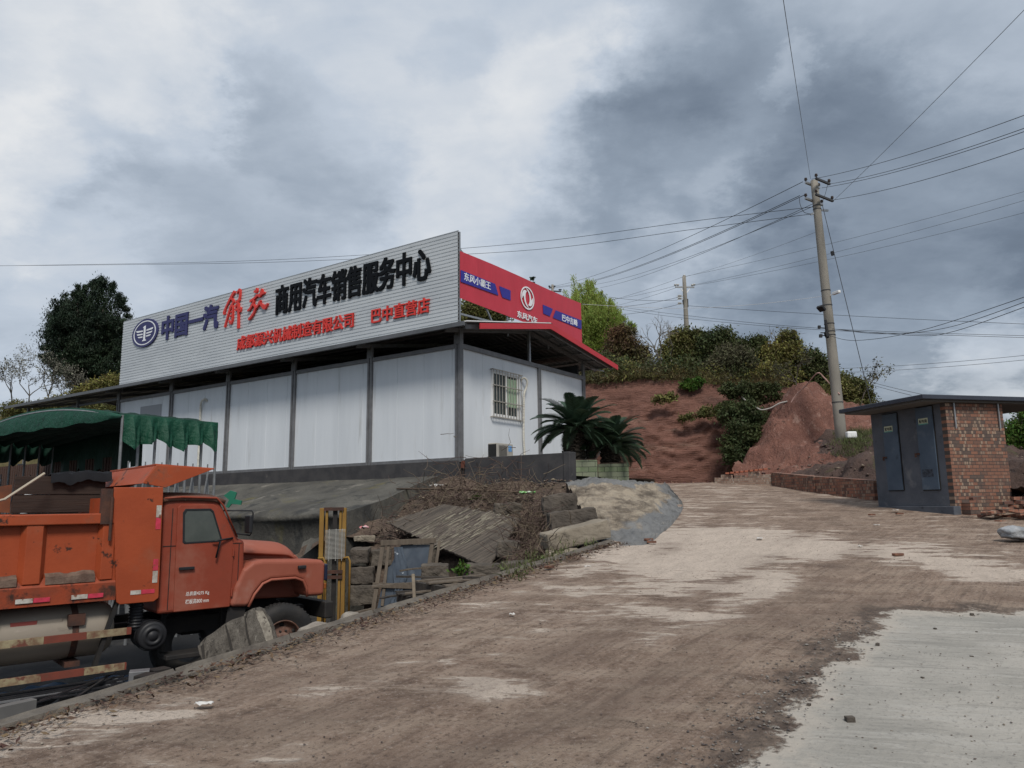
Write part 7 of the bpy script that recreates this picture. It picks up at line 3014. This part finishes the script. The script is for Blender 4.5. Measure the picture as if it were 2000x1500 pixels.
rng = np.random.default_rng(5)
cs = [(P(px, py, d), s_) for px, py, d, s_ in ((860, 975, 17.5, .35), (910, 965, 17, .4), (960, 960, 16.6, .4), (1000, 965, 16.4, .35), (930, 985, 16.4, .4), (830, 1000, 16.8, .35), (880, 1000, 16, .35), (980, 1000, 15.6, .35), (1035, 1000, 15.2, .3), (1050, 1040, 14.2, .3), (1030, 1080, 13.2, .25), (1055, 1065, 13.2, .25), (760, 1055, 15.5, .25), (800, 1060, 15.2, .25), (1060, 1095, 11.6, .2))]
twigs("dead_brushwood", cs, 1300, .55, .007, rng, .6)
twigs("dead_brushwood", [(P(px, py, d), s_) for px, py, d, s_ in ((1035, 1050, 13.8, .2), (1050, 1080, 13, .2), (1040, 1110, 11.6, .12), (1060, 1030, 14.4, .2))], 900, .4, .006, rng, 1.0)
# a few tall dead stems
mb = MB()
for (a, b) in (((1010, 975), (1018, 890)), ((930, 965), (948, 925)), ((905, 965), (890, 900)), ((1005, 1000), (1030, 930)), ((860, 985), (900, 915)), ((950, 960), (905, 935)), ((880, 975), (940, 940))):
    a_, b_ = P(*a, 16.5), P(*b, 16.6)
    mb.tube([a_, a_.lerp(b_, .5) + Vector((random.uniform(-.1, .1), 0, .04)), b_], [.014, .010, .005], 5)
o = mb.build("dead_stems", TWG, None)
o['kind'] = 'stuff'
a_, b_ = P(775, 957, 18.3), P(1022, 965, 16.0)
mb = MB()
mb.tube([a_ + Vector((0, 0, .03)), a_.lerp(b_, .5) + Vector((0, 0, .06)), b_ + Vector((0, 0, .04))], [.022, .026, .02], 7)
o = mb.build("bamboo_pole", M("brown_cane", (.12, .085, .06), .8), None, True)
tag(o, "long thin brown cane lying across the top of the dead brushwood", "cane")


def scatter(name, pts, size, mat, rng, flat=.5, n_side=6):
    """irregular grit: one low-poly pebble per point"""
    V_, F_ = [], []
    ico = [(0, 0, 1), (.9, 0, .2), (.28, .85, .2), (-.72, .53, .2), (-.72, -.53, .2), (.28, -.85, .2), (0, 0, -.5)]
    fc = [(0, 1, 2), (0, 2, 3), (0, 3, 4), (0, 4, 5), (0, 5, 1), (6, 2, 1), (6, 3, 2), (6, 4, 3), (6, 5, 4), (6, 1, 5)]
    for p in pts:
        s = size * (rng.random() ** 2.5 * 2.2 + .35)
        a = rng.uniform(0, 6.28)
        ca, sa = math.cos(a), math.sin(a)
        j = rng.uniform(.7, 1.3, (7, 3))
        b0 = len(V_)
        for v, jj in zip(ico, j):
            x, y, z_ = v[0] * s * jj[0], v[1] * s * .75 * jj[1], v[2] * s * flat * jj[2]
            V_.append((p[0] + x * ca - y * sa, p[1] + x * sa + y * ca, p[2] + z_))
        F_ += [tuple(b0 + k for k in f) for f in fc]
    o_ = obj(name, npmesh(name, V_, F_), mat)
    o_['kind'] = 'stuff'
    return o_


GRV = M("road_grit", (.20, .165, .14), .9, var=(.12, .095, .08), vscale=3, island=.5)
LEAFL = M("leaf_litter", (.12, .07, .045), .9, var=(.07, .045, .032), vscale=5, island=.5)
rng = np.random.default_rng(11)
gp2 = []
while len(gp2) < 7000:
    y = 3.2 + 9 * rng.random() ** 1.7
    x = rng.uniform(-4, 6)
    if x > kx(y) + .1:
        gp2.append((x, y, zr(y) + .035 * nz(x, y, 3, .35, 3) + .012 * nz(x, y, 8, 2.2, 3) + .002))
scatter("road_grit", gp2, .0045, GRV, rng)
gp2 = []
ekeys = [roadpt(*q) for q in edge[:9]]
for _ in range(1500):
    i = rng.integers(0, len(ekeys) - 1)
    p = ekeys[i].lerp(ekeys[i + 1], rng.random())
    x, y = p.x - abs(rng.normal()) * .22 + .06, p.y + rng.normal() * .12
    gp2.append((x, y, zr(y) + .035 * nz(x, y, 3, .35, 3) + .012 * nz(x, y, 8, 2.2, 3) + .004))
scatter("edge_gravel", gp2, .0065, M("dark_gravel", (.10, .085, .075), .9, var=(.22, .2, .185), vscale=6, island=.5), rng)
for i, (px, py, s_) in enumerate(((1660, 1410, .03), (1714, 1259, .02), (1826, 1224, .014), (1898, 1196, .02), (1580, 1378, .016), (1802, 1328, .012), (1898, 1284, .014), (1907, 1231, .01))):
    p = roadpt(px, py)
    o = rock("stone", ["dark stone on the concrete apron, largest and lowest of those there", "dark stone on the apron's upper left part near its edge", "small stone below the apron's upper edge", "dark stone on the road edge at the apron's top", "small dark stone at the apron's ragged left edge", "pebble in the middle of the concrete apron", "tiny stone on the apron's right half", "tiny stone near the apron's upper right edge"][i], (p.x, p.y, zr(p.y) + .03 * nz(p.x, p.y, 3, .35, 3) + s_ * .25), (s_ * 1.6, s_ * 1.3, s_), (0, 0, i), STD, i * 3.1, s_ * .3, "loose stones on the apron", 4)
    o['category'] = "stone"
# leaf litter and debris along the kerb
lp2 = []
for _ in range(3800):
    t = rng.uniform(-.5, 8.2)
    p = K0 + KD * t
    off = -abs(rng.normal()) * .16 - .02
    q = p + Vector((-KD.y, KD.x, 0)) * off
    lp2.append(q)
V_, F_ = [], []
for q in lp2:
    a, l_ = rng.uniform(0, 6.28), rng.uniform(.006, .03)
    c = Vector((q.x, q.y, zr(q.y) + .03 + rng.random() * .018))
    d = Vector((math.cos(a), math.sin(a), rng.normal() * .3)) * l_
    s = Vector((-math.sin(a), math.cos(a), rng.normal() * .4)) * l_ * rng.uniform(.15, .5)
    b0 = len(V_)
    V_ += [(c - d)[:], (c + s)[:], (c + d)[:], (c - s)[:]]
    F_.append((b0, b0 + 1, b0 + 2, b0 + 3))
o = obj("leaf_litter", npmesh("leaf_litter", V_, F_), LEAFL)
o['kind'] = 'stuff'
# grass at the end of the kerb
gpts = [Vector((p.x, p.y, max(fE(p.x, p.y), zr(p.y)) + .02)) for p in [roadpt(a, b) + Vector((random.uniform(-.3, .05), random.uniform(-.2, .3), 0)) for a, b in ((1030, 1120), (1050, 1110), (1080, 1100), (1095, 1090), (1160, 1070), (1010, 1130), (1065, 1095), (1110, 1085)) for _ in range(6)]]
grass("kerb_grass", gpts, 420, .10, GRN2, rng, .06)
for i, (px, py, d) in enumerate(((905, 1110, 11.6), (930, 975, 16.8), (1068, 1100, 10.8))):
    V_, F_ = leaf_cloud([(P(px, py, d)[:], (.09, .09, .09), 1)], 160, .06, .5, 6, .5, np.random.default_rng(i))
    o = obj("weed", npmesh("weed", V_, F_), FRS)
    tag(o, ["green weed growing by the block under the board's lower corner", "green weed among the dead twigs at the slope's top", "leafy weed at the kerb end beside the grass", "second weed in the brushwood right below the cane"][i], "weed")
# litter flecks over the slope's top
sp2 = []
for _ in range(1500):
    p = P(rng.uniform(760, 1120), rng.uniform(942, 1000), rng.uniform(15.2, 18.5))
    sp2.append((p.x, p.y, fE(p.x, p.y) + .05 + .07 * nz(p.x, p.y, 2, 1.7, 5)))
scatter("slope_rubble", sp2, .03, M("pale_rubble", (.20, .155, .12), .9, var=(.10, .075, .06), vscale=2, island=.5), rng)
sp2 = []
for j_ in range(HN):
    b0 = polyl([c_[0] for c_ in HC], j_ / (HN - 1))
    if b0.x > 1.5:
        for _ in range(7):
            sp2.append((b0.x + rng.normal() * .15, b0.y - abs(rng.normal()) * .45, 2.25 + .03))
scatter("fallen_clods", sp2, .055, M("red_clods", (.17, .085, .065), .95, var=(.11, .058, .046), vscale=3, island=.4), rng, .7)
sp2 = []
for _ in range(1600):
    p = P(rng.uniform(1580, 2050), rng.uniform(870, 1000), 1)
    x, y = rng.uniform(7.5, 15), rng.uniform(13, 25)
    if inbank(x, y, fB(x, y)):
        sp2.append((x, y, fB(x, y) + .02 + .16 * nz(x, y, 2, 1.1, 5)))
scatter("bank_rubble", sp2, .045, M("spoil_clods", (.10, .07, .058), .95, var=(.17, .12, .10), vscale=2, island=.4), rng)
